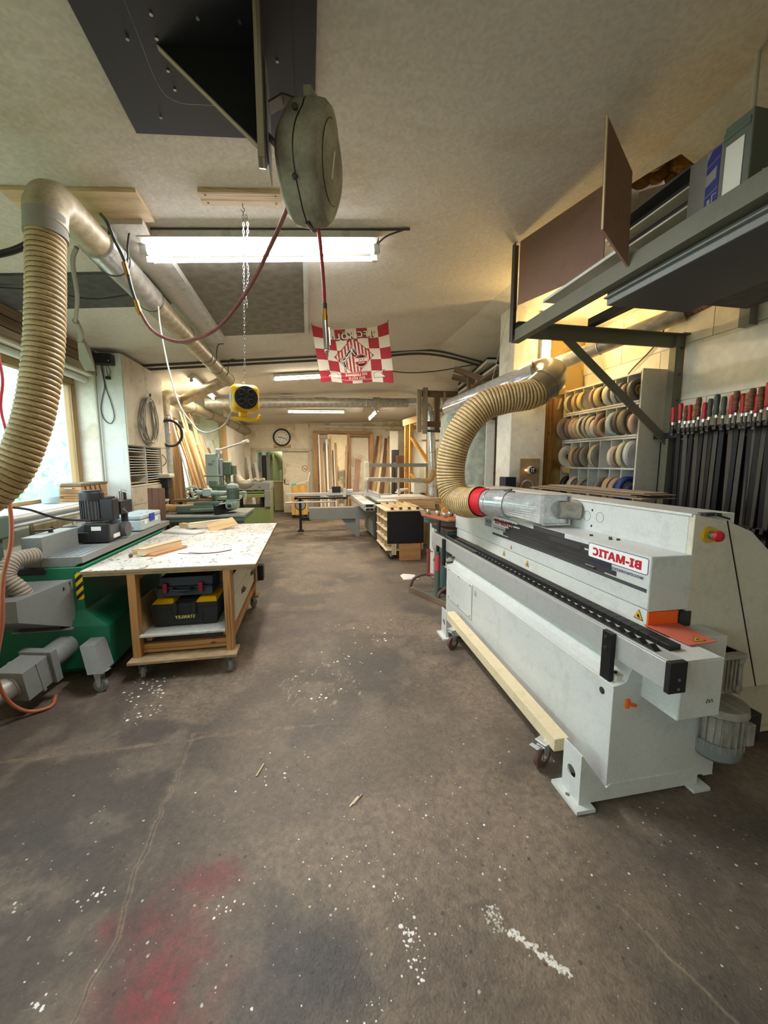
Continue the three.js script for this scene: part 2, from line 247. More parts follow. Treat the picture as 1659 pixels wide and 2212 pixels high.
// ---------------------------------------------------------------- materials
const M = {
  ceiling: mat(0xffffff, 0.95, { map: ceilTex, bumpMap: roughTex, bumpScale: 0.003 }),
  wall: mat(0xffffff, 0.95, { map: wallTex, bumpMap: roughTex, bumpScale: 0.004 }), wallRear: mat(0xffffff, 0.95, { map: rearTex, bumpMap: roughTex, bumpScale: 0.004 }), wallOld: mat(0xffffff, 0.97, { map: oldTex, bumpMap: roughTex, bumpScale: 0.012 }),
  white: mat(0xe6e8e4, 0.42, { map: wearTex }), whiteOld: mat(0xdfe3df, 0.6, { map: dirtTex }), cream: mat(0xdad3c0, 0.6, { map: dirtTex }), ivory: mat(0xe2dccb, 0.55, { map: wearTex }),
  machine: mat(0xe0e4e3, 0.36, { map: wearTex }), grey: mat(0x8b8f8c, 0.5, { map: wearTex }), greyMid: mat(0x858a89, 0.5, { map: wearTex }), greyBlue: mat(0x7e8b90, 0.5, { map: wearTex }), greyDark: mat(0x55585a, 0.5, { map: wearTex }), shelfPaint: mat(0x6f6f5e, 0.55, { map: wearTex }),
  green: mat(0x157a56, 0.45, { map: wearTex }), sage: mat(0x97ab9b, 0.5, { map: wearTex }), sea: mat(0xabc5c0, 0.5, { map: wearTex }), sageDark: mat(0x5c7162, 0.5, { map: wearTex }), olive: mat(0x7d8c56, 0.5, { map: wearTex }),
  alu: mat(0xd2d5d6, 0.4, { metalness: 0.4, map: wearTex }), aluPlain: mat(0xd4d6d6, 0.5, { metalness: 0.2, map: wearTex }), steel: mat(0xa2a3a2, 0.38, { metalness: 0.9 }), zinc: mat(0xe6eaec, 0.36, { metalness: 0.55, map: zincTex, roughnessMap: roughTex }), zincDull: mat(0xcac6ba, 0.45, { metalness: 0.45, map: speckTex }), chrome: mat(0xdcdcdc, 0.16, { metalness: 1 }), iron: mat(0x5c5b58, 0.5, { metalness: 0.7, map: wearTex }), elbowSteel: mat(0x8f8c84, 0.34, { metalness: 0.75, map: wearTex }), brass: mat(0xc79a4c, 0.3, { metalness: 1 }),
  duct: mat(0xcbbd9d, 0.42, { metalness: 0.35, map: speckTex }), elbow: mat(0xd8c8a4, 0.5, { metalness: 0.15, map: speckTex }),
  black: mat(0x1b1b1c, 0.5), blackSoft: mat(0x242424, 0.85), blackSteel: mat(0x2a2a2d, 0.42, { metalness: 0.6 }), blackFilm: mat(0x17171b, 0.5, { map: wearTex }), navy: mat(0x1a2233, 0.5), rubber: mat(0x2a2827, 0.8), filmDark: mat(0x24262e, 0.5, { map: wearTex }),
  hose: mat(0xe2c488, 0.45, { map: speckTex }), hoseWire: mat(0x5a3a16, 0.6), hoseGrey: mat(0x9a9080, 0.7), wireGrey: mat(0x5e564c, 0.7), hoseTan: mat(0xa98a5a, 0.7),
  red: mat(0xc8202e, 0.4), redHose: mat(0xb0303c, 0.45), pinkHose: mat(0xb06a66, 0.6, { map: speckTex }), orangeHose: mat(0xb26848, 0.55), orange: mat(0xf2620f, 0.5), coral: mat(0xe0745c, 0.55, { map: wearTex }), yellow: mat(0xf2b90f, 0.42), yellowDull: mat(0xcfa51a, 0.45), blue: mat(0x2c3f9c, 0.45), blueDark: mat(0x1f2c68, 0.4), drum: mat(0xe0862a, 0.5, { map: speckTex }), redPaint: mat(0xa04848, 0.55, { map: wearTex }), redBrown: mat(0x6e4f46, 0.6, { map: wearTex }), sky: mat(0x3aa6d0, 0.5),
  pine: mat(0xefdcb8, 0.65, { map: grainTex }), pineLight: mat(0xf7ecd4, 0.65, { map: grainTex }), spruce: mat(0xe4c59a, 0.65, { map: grainTex }), beech: mat(0xc99860, 0.6, { map: grainTex }), larch: mat(0xd8a878, 0.65, { map: grainTex }), oak: mat(0xb99c74, 0.65, { map: grainTex }), walnut: mat(0x6e4c36, 0.6, { map: grainTex }), weathered: mat(0xb6ac9e, 0.85, { map: grainTex }), dusty: mat(0x8c7a66, 0.85, { map: grainTex }), yellowWood: mat(0xdfb464, 0.6, { map: grainTex }),
  ply: mat(0xd9b98a, 0.65, { map: plyTex }), plyPale: mat(0xe6d3ae, 0.65, { map: plyTex }), plyRed: mat(0x8f6c5a, 0.6, { map: wearTex }), hardboard: mat(0x8d6a56, 0.7, { map: speckTex }), chip: mat(0xc3a67c, 0.8, { map: speckTex }), osb: mat(0xffffff, 0.8, { map: osbTex }),
  hatch: mat(0x968c7c, 0.8, { map: speckTex }), hatchGrey: mat(0x686664, 0.8, { map: speckTex }), paper: mat(0xe8e6de, 0.9), card: mat(0xb69a62, 0.9), bag: mat(0xdbe4d0, 0.85, { map: speckTex }), cloth: mat(0x9b968a, 0.9), cord: mat(0x4a4844, 0.7), cordPale: mat(0xb8b2a4, 0.7), wool: mat(0x8a6426, 1, { map: speckTex, bumpMap: roughTex, bumpScale: 0.05 }),
  reel: mat(0xb4b0a2, 0.85, { map: tex(512, 512, 0.5, 0.5, (u, v) => { const a = fbm(u * 5, v * 5, 3, 5, 5), b = fbm(u * 60, v * 60, 8, 2, 60); const s = 212 + 110 * (a - 0.45) + 30 * (b - 0.5); return [s + 4, s + 2, s - 5]; }) }), clearPlastic: new THREE.MeshPhysicalMaterial({ color: 0xeaf4f6, roughness: 0.35, transmission: 0.75, thickness: 0 }),
  glass: new THREE.MeshPhysicalMaterial({ color: 0xf2fbf8, roughness: 0.03, transmission: 1, thickness: 0, ior: 1.5 }),
};
for (const k of Object.keys(M)) M[k].name = k;
const glow = (c, k) => new THREE.MeshStandardMaterial({ color: 0xffffff, emissive: c, emissiveIntensity: k, roughness: 0.4 });
const print = (t, o = {}) => { const m = new THREE.MeshStandardMaterial({ map: t, roughness: 0.6, ...o }); m.userData.ownUV = true; return m; };
// a printed sheet: corner p, direction of u and of v in metres; thin but solid
function sheet(p, u, v, th = 0.0008) {
  const U = V(u), W = V(v), n = U.clone().cross(W).normalize(), w = U.length(), h = W.length();
  const g = fin(new THREE.BoxGeometry(w, h, th)); g.userData.uvd = true;
  g.applyMatrix4(new THREE.Matrix4().makeBasis(U.clone().normalize(), W.clone().normalize(), n));
  const c = V(p).addScaledVector(U, 0.5).addScaledVector(W, 0.5).addScaledVector(n, th / 2);
  return g.translate(c.x, c.y, c.z);
}

// ---------------------------------------------------------------- setting
const FOLD = 2.07, XL = -2.5, XR = 3.39, ZB = -13.2, ZN = 2.6, ZS = -6.35;
const frontY = (x) => (x < FOLD ? 3.25 + 0.1 * x : 3.457 - (x - FOLD) * 0.19);
const ceilY = (x, z) => { const t = cl((ZS - z) / 6.9); return mix(frontY(x), 2.91 + 0.041 * x, t); };
{ // floor: concrete slabs poured side by side
  const floor = new THREE.Group(); floor.name = 'floor'; floor.userData.kind = 'structure'; scene.add(floor);
  for (const [x0, x1, z0, z1, w, h] of [[-0.72, 1.9, -2.36, -0.62, 2048, 1360], [-2.9, -0.72, -2.36, -0.62, 1280, 1024], [1.9, 3.7, -2.36, -0.62, 512, 512], [-2.9, 3.7, -6.6, -2.36, 2048, 1330], [-2.9, 3.7, -15.6, -6.6, 1024, 1400], [-2.9, 3.7, -0.62, 2.7, 256, 128]]) {
    const m = new THREE.MeshStandardMaterial({ map: floorTex(x0, x1, z0, z1, w, h), roughness: 0.62, bumpMap: floorBump.clone(), bumpScale: 0.004 }); m.bumpMap.repeat.set((x1 - x0) / 0.7, (z1 - z0) / 0.7); m.userData.ownUV = true; m.name = 'stained concrete';
    const g = fin(new THREE.BoxGeometry(x1 - x0, 0.14, z1 - z0)).translate((x0 + x1) / 2, -0.07, (z0 + z1) / 2), p = g.attributes.position, u = g.attributes.uv;
    for (let i = 0; i < p.count; i++) u.setXY(i, (p.getX(i) - x0) / (x1 - x0), (p.getZ(i) - z0) / (z1 - z0));
    g.userData.uvd = true; put('slab', g, m, floor);
  }
}
{ // ceiling: two plaster slabs, a steeper strip over the shelf with two torn openings, insulation in them
  const ceil = new THREE.Group(); ceil.name = 'ceiling'; ceil.userData.kind = 'structure'; scene.add(ceil);
  const lift = (g) => { const p = g.attributes.position; for (let i = 0; i < p.count; i++) p.setY(i, p.getY(i) + frontY(p.getX(i))); g.computeVertexNormals(); return uvm(g); };
  put('slab', lift(prism('y', [[-2.9, ZN + 0.1], [FOLD, ZN + 0.1], [FOLD, ZS], [-2.9, ZS]], 0, 0.16)), M.ceiling, ceil);
  const tear = [[2.12, -2.64], [2.11, -2.44], [2.14, -2.30], [2.18, -2.16], [2.34, -2.19], [2.45, -2.26], [2.47, -2.5], [2.36, -2.66]];
  const ring = Array.from({ length: 14 }, (_, i) => { const a = i / 14 * 6.283, r = 0.15 * (0.85 + 0.3 * hash(i, 4, 2)); return [2.38 + Math.cos(a) * r * 1.25, -3.12 + Math.sin(a) * r]; });
  put('slab', lift(prism('y', [[FOLD, ZN + 0.1], [3.7, ZN + 0.1], [3.7, ZS], [FOLD, ZS]], 0, 0.16, 0, [tear, ring])), M.ceiling, ceil);
  put('insulation', lift(mg([...Array(16)].map(() => sp([rr(2.14, 2.46), rr(0.10, 0.24), rr(-2.62, -2.2)], rr(0.05, 0.1), 10, [1, 1, 1])))), M.wool, ceil);
  put('insulation', lift(mg([...Array(8)].map(() => sp([rr(2.3, 2.46), rr(0.12, 0.22), rr(-3.2, -3.02)], rr(0.05, 0.08), 8)))), M.paper, ceil);
  put('cover_board', bb(2.0, 2.7, 3.62, 3.66, -3.5, -2.0, 0), M.dusty, ceil);
  const top = grid(24, 24, (u, v) => { const x = mix(-2.9, 3.7, u), z = mix(ZS, -13.4, v); return [x, ceilY(x, z), z]; }), bot = top.clone().translate(0, 0.16, 0);
  put('slab', uvm(mg([top, bot])), M.ceiling, ceil);
}
// left wall with its long window, the step behind the tall cabinet and the narrow far window
struct('wall_left', [bb(-2.86, XL, 0, 1.2, -5.5, ZN, 0), bb(-2.86, XL, 2.68, 3.2, -5.5, ZN, 0), bb(-2.86, XL, 1.2, 2.68, 1.9, ZN, 0), bb(-2.86, XL, 1.2, 2.68, -1.0, -0.5, 0),
  bb(-2.86, XL, 0, 3.2, -8.6, -5.5, 0), bb(-2.86, XL, 0, 0.9, -10.2, -8.6, 0), bb(-2.86, XL, 2.55, 3.2, -10.2, -8.6, 0), bb(-2.86, -1.95, 0, 3.2, -13.4, -10.2, 0)], M.wall);
const wallR = struct('wall_right', [bb(XR + 0.012, XR + 0.25, 0, 3.75, -13.4, ZN, 0)], M.wall);
for (let r = 0; r < 7; r++) for (let k = 0; k < 8; k++) { // painted concrete blocks, joints recessed
  const y0 = 0.22 + r * 0.5 - (r ? 0 : 0.22), y1 = 0.72 + r * 0.5, z1 = 0.6 - k * 1.0 - (r % 2) * 0.5;
  if (y0 < 3.5 && z1 - 1 > -5.2) put('block', bb(XR, XR + 0.016, y0 + 0.003, Math.min(y1, 3.6) - 0.003, z1 - 0.997, z1 - 0.003, 0.002), M.wall, wallR);
}
struct('wall_back', [bb(-2.9, -1.6, 0, 3.3, -13.4, ZB, 0), bb(0.05, 3.7, 0, 3.3, -13.4, ZB, 0), bb(-1.6, 0.05, 2.02, 3.3, -13.4, ZB, 0)], M.wallRear);
struct('wall_front', [bb(-2.9, 3.7, 0, 3.9, ZN, ZN + 0.2, 0)], M.wall);
// the boiler lobby seen through the far doorway
struct('wall_lobby', [bb(-2.9, 0.6, 0, 3, -15.6, -15.5, 0), bb(-2.9, -2.8, 0, 3, -15.5, -13.4, 0), bb(0.5, 0.6, 0, 3, -15.5, -13.4, 0), bb(-2.9, 0.6, 2.9, 3.0, -15.6, -13.4, 0)], mat(0xd2d4b2, 0.8, { map: wearTex }));
// masonry pier in front of the right wall, rough yellowed plaster beside it
struct('wall_pier', [bb(2.32, 2.76, 0, 3.44, -4.63, -4.28, 0.01)], M.wall);
struct('wall_pier_side', [bb(2.76, XR, 0, 3.4, -4.9, -4.5, 0)], M.wallOld);
solo('timber_post', 'rough brown timber post standing between the pier and the tape rack', 'post', [bb(2.79, 2.93, 0, 2.42, -4.5, -4.36, 0.012)], mat(0x9a7440, 0.9, { map: grainTex, bumpMap: roughTex, bumpScale: 0.02 }));
// windows
function windowIn(z0, z1, y0, y1, mull, x = -2.78) {
  const w = new THREE.Group(); w.name = numbered('window_1').replace('window_1_00', 'window_'); w.userData.kind = 'structure'; scene.add(w);
  for (const g of [bb(x - 0.03, x + 0.05, y0, y0 + 0.075, z0, z1), bb(x - 0.03, x + 0.05, y1 - 0.115, y1, z0, z1), bb(x - 0.03, x + 0.05, y0 + 0.075, y1 - 0.115, z0, z0 + 0.09), bb(x - 0.03, x + 0.05, y0 + 0.075, y1 - 0.115, z1 - 0.09, z1), ...mull.map((z) => bb(x - 0.03, x + 0.05, y0 + 0.075, y1 - 0.115, z - 0.05, z + 0.05))]) put('window_frame', g, M.oak, w);
  const zs = [z0 + 0.09, ...mull.flatMap((z) => [z - 0.05, z + 0.05]), z1 - 0.09];
  for (let i = 0; i < zs.length; i += 2) put('pane', new THREE.PlaneGeometry(zs[i + 1] - zs[i], y1 - y0 - 0.19).rotateY(Math.PI / 2).translate(x + 0.01, (y0 + y1) / 2 - 0.02, (zs[i] + zs[i + 1]) / 2), M.glass, w);
  return w;
}
const win1 = windowIn(-5.5, -1.0, 1.2, 2.68, [-3.55, -2.3]);
put('roller_blind', cy([-2.60, 2.64, -5.46], [-2.60, 2.64, -1.02], 0.036), M.white, win1);
put('sill', bb(-2.86, -2.36, 1.205, 1.235, -5.49, -1.0, 0.006), M.white, win1);
windowIn(-0.5, 1.9, 1.2, 2.68, [0.7]); windowIn(-10.2, -8.6, 0.9, 2.55, [-9.4]);
for (let i = 0; i < 3; i++) struct('trim_1', bb(-2.5, -2.478, 2.69 + i * 0.1, 2.782 + i * 0.1, -5.5, ZN - 0.1, 0.004), i < 1 ? M.weathered : M.dusty).name = `trim_${i + 1}`;
struct('trim_4', poly([[-2.49, 1.24, -5.46], [-2.49, 2.95, -5.46]], 0.014), M.cordPale);
// door frame and sliding door
struct('trim_5', [bb(-1.72, -1.6, 0, 2.02, -13.199, -13.14), bb(0.05, 0.16, 0, 2.02, -13.199, -13.14), bb(-1.72, 0.16, 2.021, 2.12, -13.199, -13.14)], M.cream);
const door = new THREE.Group(); door.name = 'door_1'; door.userData.kind = 'structure'; scene.add(door);
put('panel', bb(-0.80, 0.05, 0.03, 2.02, -13.30, -13.25), mat(0xffffff, 0.8, { map: rearTex }), door); put('handle', [bb(-0.76, -0.73, 0.98, 1.12, -13.25, -13.22), bb(-0.74, -0.6, 0.95, 0.965, -13.25, -13.235)], M.black, door);
// strips, beams and flush panels on the ceiling
const onCeil = (x0, x1, z0, z1, th, m, name, drop = 0) => { const g = prism('y', [[x0, z0], [x1, z0], [x1, z1], [x0, z1]], -th - drop, -drop + 0.004), p = g.attributes.position; for (let i = 0; i < p.count; i++) p.setY(i, p.getY(i) + ceilY(p.getX(i), p.getZ(i))); g.computeVertexNormals(); return struct(name, uvm(g), m); };
onCeil(-2.48, -1.22, -3.56, -4.2, 0.02, M.hatchGrey, 'trim_6'); onCeil(-0.95, 0.0, -3.35, -5.14, 0.02, M.hatch, 'trim_7');
onCeil(-1.16, -0.96, -2.85, -5.3, 0.05, M.ceiling, 'trim_8'); onCeil(-0.99, -0.93, -3.28, -5.25, 0.07, M.whiteOld, 'trim_9'); onCeil(0.0, 0.045, -3.3, -5.2, 0.035, M.whiteOld, 'trim_10');
struct('trim_11', [prism('z', [[-0.74, 3.16], [0.07, 3.24], [0.07, 3.262], [-0.74, 3.182]], -2.2, -0.9)], M.filmDark);
struct('trim_12', [bb(3.2, 3.39, 2.72, 2.85, -13.2, -5.2), bb(0.2, 3.39, 2.78, 2.86, -13.2, -13.12)], M.wallRear);

// ---------------------------------------------------------------- lamps
function area(c, k, w, h, p, to) { const l = new THREE.RectAreaLight(c, k, w, h); l.position.set(...p); l.lookAt(...to); scene.add(l); return l; }
function tubeLamp(label, a, b, c, P, { tubes = 1, down = [0, -1, 0], w = 0.11, r = 0.015, group } = {}) { // batten fitting with bare tubes
  a = V(a); b = V(b); const d = V(down), mid = a.clone().add(b).multiplyScalar(0.5), L = a.distanceTo(b), X = b.clone().sub(a).normalize(), S = X.clone().cross(d).normalize();
  const t = thing('fluorescent_lamp', label, 'lamp', mid.toArray(), { group }), at = (q, dn, s) => q.clone().addScaledVector(d, dn).addScaledVector(S, s).toArray(), up = d.clone().negate().toArray();
  part(t, 'housing', bar(at(a, 0.022, tubes > 1 ? -0.075 : 0), at(b, 0.022, tubes > 1 ? -0.075 : 0), w, 0.044, up), M.whiteOld);
  const g = glow(c, P[1]); g.name = 'glowing tube';
  for (let i = 0; i < tubes; i++) {
    const s = tubes > 1 ? i * 0.115 - 0.02 : 0, e = X.clone().multiplyScalar(0.02);
    const tube = part(t, 'tube', cy(at(a.clone().add(e), 0.085, s), at(b.clone().sub(e), 0.085, s), r, r, 16), g);
    for (const q of [a, b]) part(t, 'lamp_holder', [bar(at(q, 0.0, s), at(q, 0.105, s), 0.045, 0.03)], M.white);
  }
  const l = mid.clone().addScaledVector(d, 0.115); area(c, P[0], L * 0.94, tubes > 1 ? 0.16 : 0.06, l.toArray(), l.clone().add(d).toArray());
  return t;
}
tubeLamp('twin-tube cool white fluorescent lamp on the near ceiling beside the pale batten', [-1.05, 3.135, -3.1], [0.53, 3.29, -3.1], LAMP.cool, POWER.main, { tubes: 2, down: [0.0985, -0.995, 0], w: 0.1 });
tubeLamp('fluorescent lamp outside the frame behind the viewer', [-0.6, 3.18, 0.9], [0.95, 3.33, 0.9], LAMP.warm, POWER.behind, { tubes: 2, down: [0.0985, -0.995, 0], w: 0.1 });
tubeLamp('warm fluorescent lamp across the ceiling behind the checkered flag', [-0.53, ceilY(-0.53, -7.2) - 0.012, -7.2], [1.0, ceilY(1.0, -7.2) - 0.012, -7.2], LAMP.warm, POWER.rear);
tubeLamp('warm fluorescent lamp running lengthwise left of the hanging yellow socket box', [-1.76, ceilY(-1.78, -7.5) - 0.015, -6.85], [-1.80, ceilY(-1.78, -8.4) - 0.01, -8.5], LAMP.warm, POWER.rear);
tubeLamp('farthest warm fluorescent lamp across the ceiling before the clock wall', [-0.46, 2.99, -10.3], [0.96, 3.01, -10.3], LAMP.warm, POWER.rear);
tubeLamp('small lengthwise fluorescent lamp at the far right of the ceiling', [1.72, 2.98, -9.9], [1.76, 2.96, -11.3], LAMP.warm, POWER.rear);
tubeLamp('glaring vertical fluorescent lamp fixed upright on the pier', [2.69, 2.38, -4.28], [2.69, 3.34, -4.28], LAMP.yellow, POWER.side, { down: [0, 0, 1], w: 0.1, r: 0.028 });
tubeLamp('fluorescent lamp in the lobby beyond the far doorway', [-1.4, 2.88, -14.4], [-0.2, 2.88, -14.4], LAMP.green, POWER.lobby);

// ---------------------------------------------------------------- outdoors past the window
struct('ground_outside', bb(-30, -2.9, -0.2, -0.05, -30, 14, 0), mat(0x6a7a4a, 1));
{
  const leaf = new THREE.BufferGeometry(); leaf.setAttribute('position', new THREE.Float32BufferAttribute([0, 0, 0, 0.05, 0.07, 0.01, 0, 0.16, 0, 0, 0, 0, 0, 0.16, 0, -0.05, 0.07, 0.01], 3)); leaf.computeVertexNormals();
  const lm = new THREE.MeshPhysicalMaterial({ color: 0xf0f6f2, roughness: 0.8, side: THREE.DoubleSide, transmission: 0.4, thickness: 0 });
  [[-7.2, -6.2, 1.9, 'leafy green tree outside the window, partly behind the ribbed hose'], [-7.6, -2.6, 2.0, 'leafy green tree outside, nearer end of the window'], [-7.8, -10.5, 2.2, 'leafy green tree outside the narrow far window']].forEach(([x, z, R, label]) => {
    const t = thing('tree', label, 'tree', [x, -0.05, z], { inHall: false });
    part(t, 'trunk', tb([[0, 0, 0], [0.05, 1.2, 0.02], [-0.06, 2.6, 0.05]], 0.12, 12, 8), M.dusty);
    const im = new THREE.InstancedMesh(leaf, lm, 3600), o = new THREE.Object3D(), c = new THREE.Color();
    for (let i = 0; i < 3600; i++) { const a = rnd() * 6.283, e = Math.acos(2 * rnd() - 1), r = R * (0.55 + 0.5 * Math.cbrt(rnd())) * (0.8 + 0.3 * vn(a * 2, e * 3, 5)); o.position.set(Math.sin(e) * Math.cos(a) * r, 2.2 + Math.cos(e) * r * 1.15, Math.sin(e) * Math.sin(a) * r * 1.25); o.rotation.set(rnd() * 6, rnd() * 6, rnd() * 6); o.scale.setScalar(rr(1.0, 2.2)); o.updateMatrix(); im.setMatrixAt(i, o.matrix); im.setColorAt(i, c.setHSL(0.38 + 0.1 * rnd(), 0.22, 0.5 + 0.35 * rnd())); }
    im.name = numbered('foliage'); stuff(im); t.add(im);
  });
}

// ---------------------------------------------------------------- left side
function frustum(a, b) { // solid between two quads given as four points each, same order
  const P = [...a, ...b].map((p) => V(p)), I = [0, 1, 2, 0, 2, 3, 6, 5, 4, 7, 6, 4]; for (let i = 0; i < 4; i++) { const j = (i + 1) % 4; I.push(i, i + 4, j + 4, i, j + 4, j); }
  const c = V(0, 0, 0); P.forEach((p) => c.addScaledVector(p, 0.125)); const out = [];
  for (let i = 0; i < I.length; i += 3) { let [x, y, z] = [P[I[i]], P[I[i + 1]], P[I[i + 2]]]; const n = y.clone().sub(x).cross(z.clone().sub(x)), m = x.clone().add(y).add(z).divideScalar(3).sub(c); if (n.dot(m) < 0) [y, z] = [z, y]; out.push(x, y, z); }
  const g = new THREE.BufferGeometry().setFromPoints(out); g.computeVertexNormals(); g.setAttribute('uv', new THREE.Float32BufferAttribute(new Float32Array(out.length * 2), 2)); return uvm(g);
}
const quadX = (x, y0, y1, z0, z1) => [[x, y0, z0], [x, y0, z1], [x, y1, z1], [x, y1, z0]], quadZ = (z, x0, x1, y0, y1) => [[x0, y0, z], [x1, y0, z], [x1, y1, z], [x0, y1, z]], quadY = (y, x0, x1, z0, z1) => [[x0, y, z0], [x1, y, z0], [x1, y, z1], [x0, y, z1]];
// swivel caster: fork with a wheel and a hub, standing on the floor below a plate at height top
function caster(t, x, z, top, r, w, turn = 0, wheel = M.rubber, fork = M.zinc, brake = false, tail = 1) {
  const R = (gs) => mg(gs).translate(-x, 0, -z).rotateY(turn).translate(x, 0, z), o = r * 0.45 * tail;
  const f = part(t, 'caster', R([bb(x - w * 1.1, x + w * 1.1, top - 0.008, top, z - w * 1.1, z + w * 1.1), cy([x, top - 0.03, z], [x, top - 0.006, z], w * 0.8), ...[-1, 1].map((s) => prism('x', [[z - r * 0.5, top - 0.025], [z + r * 0.5, top - 0.025], [z + o + r * 0.22, r * 0.8], [z + o - r * 0.22, r * 0.8]], x + s * w * 0.8, x + s * w * 0.72)), bb(x - w * 0.8, x + w * 0.8, top - 0.03, top - 0.02, z - r * 0.5, z + r * 0.5)]), fork);
  part(f, 'wheel', R([lathe([[r * 0.3, -w * 0.5], [r * 0.93, -w * 0.5], [r, -w * 0.3], [r, w * 0.3], [r * 0.93, w * 0.5], [r * 0.3, w * 0.5]], [x, r, z + o], [1, 0, 0], 28)]), wheel);
  part(f, 'hub', R([cy([x - w * 0.62, r, z + o], [x + w * 0.62, r, z + o], r * 0.42), cy([x - w * 0.95, r, z + o], [x + w * 0.95, r, z + o], r * 0.13)]), fork);
  if (brake) part(f, 'brake_lever', R([frustum(quadY(top - 0.035, x - w * 0.5, x + w * 0.5, z + r * 0.3, z + r * 0.5), quadY(top + 0.0, x - w * 0.8, x + w * 0.8, z + o + r * 0.9, z + o + r * 1.35))]), fork);
  return f;
}
{ // rolling workbench
  const t = thing('workbench', 'rolling wooden workbench with a large scuffed white top and toolboxes on its shelf', 'workbench', [-1.03, 0, -4.2]);
  const topTex = tex(1024, 1024, 2.2, 2.2, (u, v) => { const a = fbm(u * 6, v * 6, 3, 5, 6), f = vn(u * 180, v * 180, 9, 180), d = fbm(u * 84, v * 84, 71, 3, 84); let c = [214 - 60 * (a - 0.4), 211 - 60 * (a - 0.4), 203 - 64 * (a - 0.4)]; if (d > 0.68 && a > 0.4) c = mix3(c, [96, 80, 66], 0.75); if (f > 0.9 && a > 0.5) c = mix3(c, [130, 112, 92], 0.6); const sc = vn((u - v) * 300, (u + v) * 12, 4); if (sc > 0.95) c = mix3(c, [150, 140, 126], 0.5); return c; });
  part(t, 'tabletop', bb(-1.655, -0.42, 0.855, 0.862, -5.33, -3.17, 0.001), mat(0xffffff, 0.5, { map: topTex }), 'scuffed white laminate top');
  part(t, 'underlay', bb(-1.652, -0.423, 0.837, 0.8545, -5.327, -3.173, 0.001), M.oak); part(t, 'underlay', bb(-1.645, -0.43, 0.815, 0.8365, -5.32, -3.18, 0.002), M.chip);
  for (const [x, z] of [[-1.325, -3.22], [-0.645, -3.22], [-1.325, -4.56], [-0.645, -4.56]]) part(t, 'leg', bb(x - 0.029, x + 0.029, 0.158, 0.815, z - 0.04, z + 0.04), M.beech);
  for (const z of [-3.18, -4.58]) part(t, 'base_board', bb(-1.37, -0.585, 0.135, 0.158, z - 0.1, z + 0.08), M.chip);
  for (const z of [-3.24, -4.55]) part(t, 'rail', bb(-1.296, -0.674, 0.175, 0.245, z - 0.02, z + 0.02), M.beech);
  for (const x of [-1.335, -0.635]) { part(t, 'rail', bb(x - 0.02, x + 0.02, 0.235, 0.305, -4.52, -3.26), M.beech); part(t, 'rail', bb(x - 0.02, x + 0.02, 0.745, 0.815, -4.52, -3.26), M.beech); }
  for (const x of [-1.27, -0.69]) part(t, 'shelf_bearer', bb(x - 0.022, x + 0.022, 0.245, 0.318, -4.5, -3.28), M.spruce);
  part(t, 'shelf', bb(-1.295, -0.675, 0.318, 0.336, -4.5, -3.17), M.whiteOld);
  part(t, 'side_board', bx(0.016, 0.24, 0.42, -1.315, 0.445, -3.42, [0, 0, 0.26]), M.chip);
  part(t, 'drawer_cabinet', [bb(-1.15, -0.632, 0.345, 0.80, -4.46, -3.72)], M.whiteOld);
  part(t, 'side_panel', bb(-0.648, -0.632, 0.345, 0.80, -3.72, -3.27), M.whiteOld);
  for (const [z0, z1, y0, y1] of [[-3.98, -3.30, 0.58, 0.795], [-3.98, -3.30, 0.35, 0.575], [-4.44, -3.99, 0.58, 0.795], [-4.44, -3.99, 0.35, 0.575]]) { const d = part(t, 'drawer', bb(-0.631, -0.615, y0, y1, z0, z1), M.ivory); const zc = (z0 + z1) / 2 - 0.05; part(d, 'handle', [poly([[-0.616, (y0 + y1) / 2 + 0.03, zc - 0.05], [-0.592, (y0 + y1) / 2 + 0.03, zc - 0.05], [-0.592, (y0 + y1) / 2 + 0.03, zc + 0.05], [-0.616, (y0 + y1) / 2 + 0.03, zc + 0.05]], 0.006, 6), bb(-0.616, -0.606, (y0 + y1) / 2 + 0.012, (y0 + y1) / 2 + 0.05, zc - 0.06, zc + 0.06)], M.iron); }
  part(t, 'bracket_block', bb(-0.615, -0.585, 0.32, 0.6, -4.62, -4.5), M.pine);
  part(t, 'socket_box', bb(-0.585, -0.52, 0.33, 0.5, -4.62, -4.5, 0.008), M.black);
  for (const [x, z] of [[-1.30, -3.19], [-0.66, -3.17], [-1.30, -4.58], [-0.66, -4.58]]) caster(t, x, z, 0.135, 0.047, 0.028, z > -4 ? 0.5 : 2.6, M.greyMid, M.steel);
}
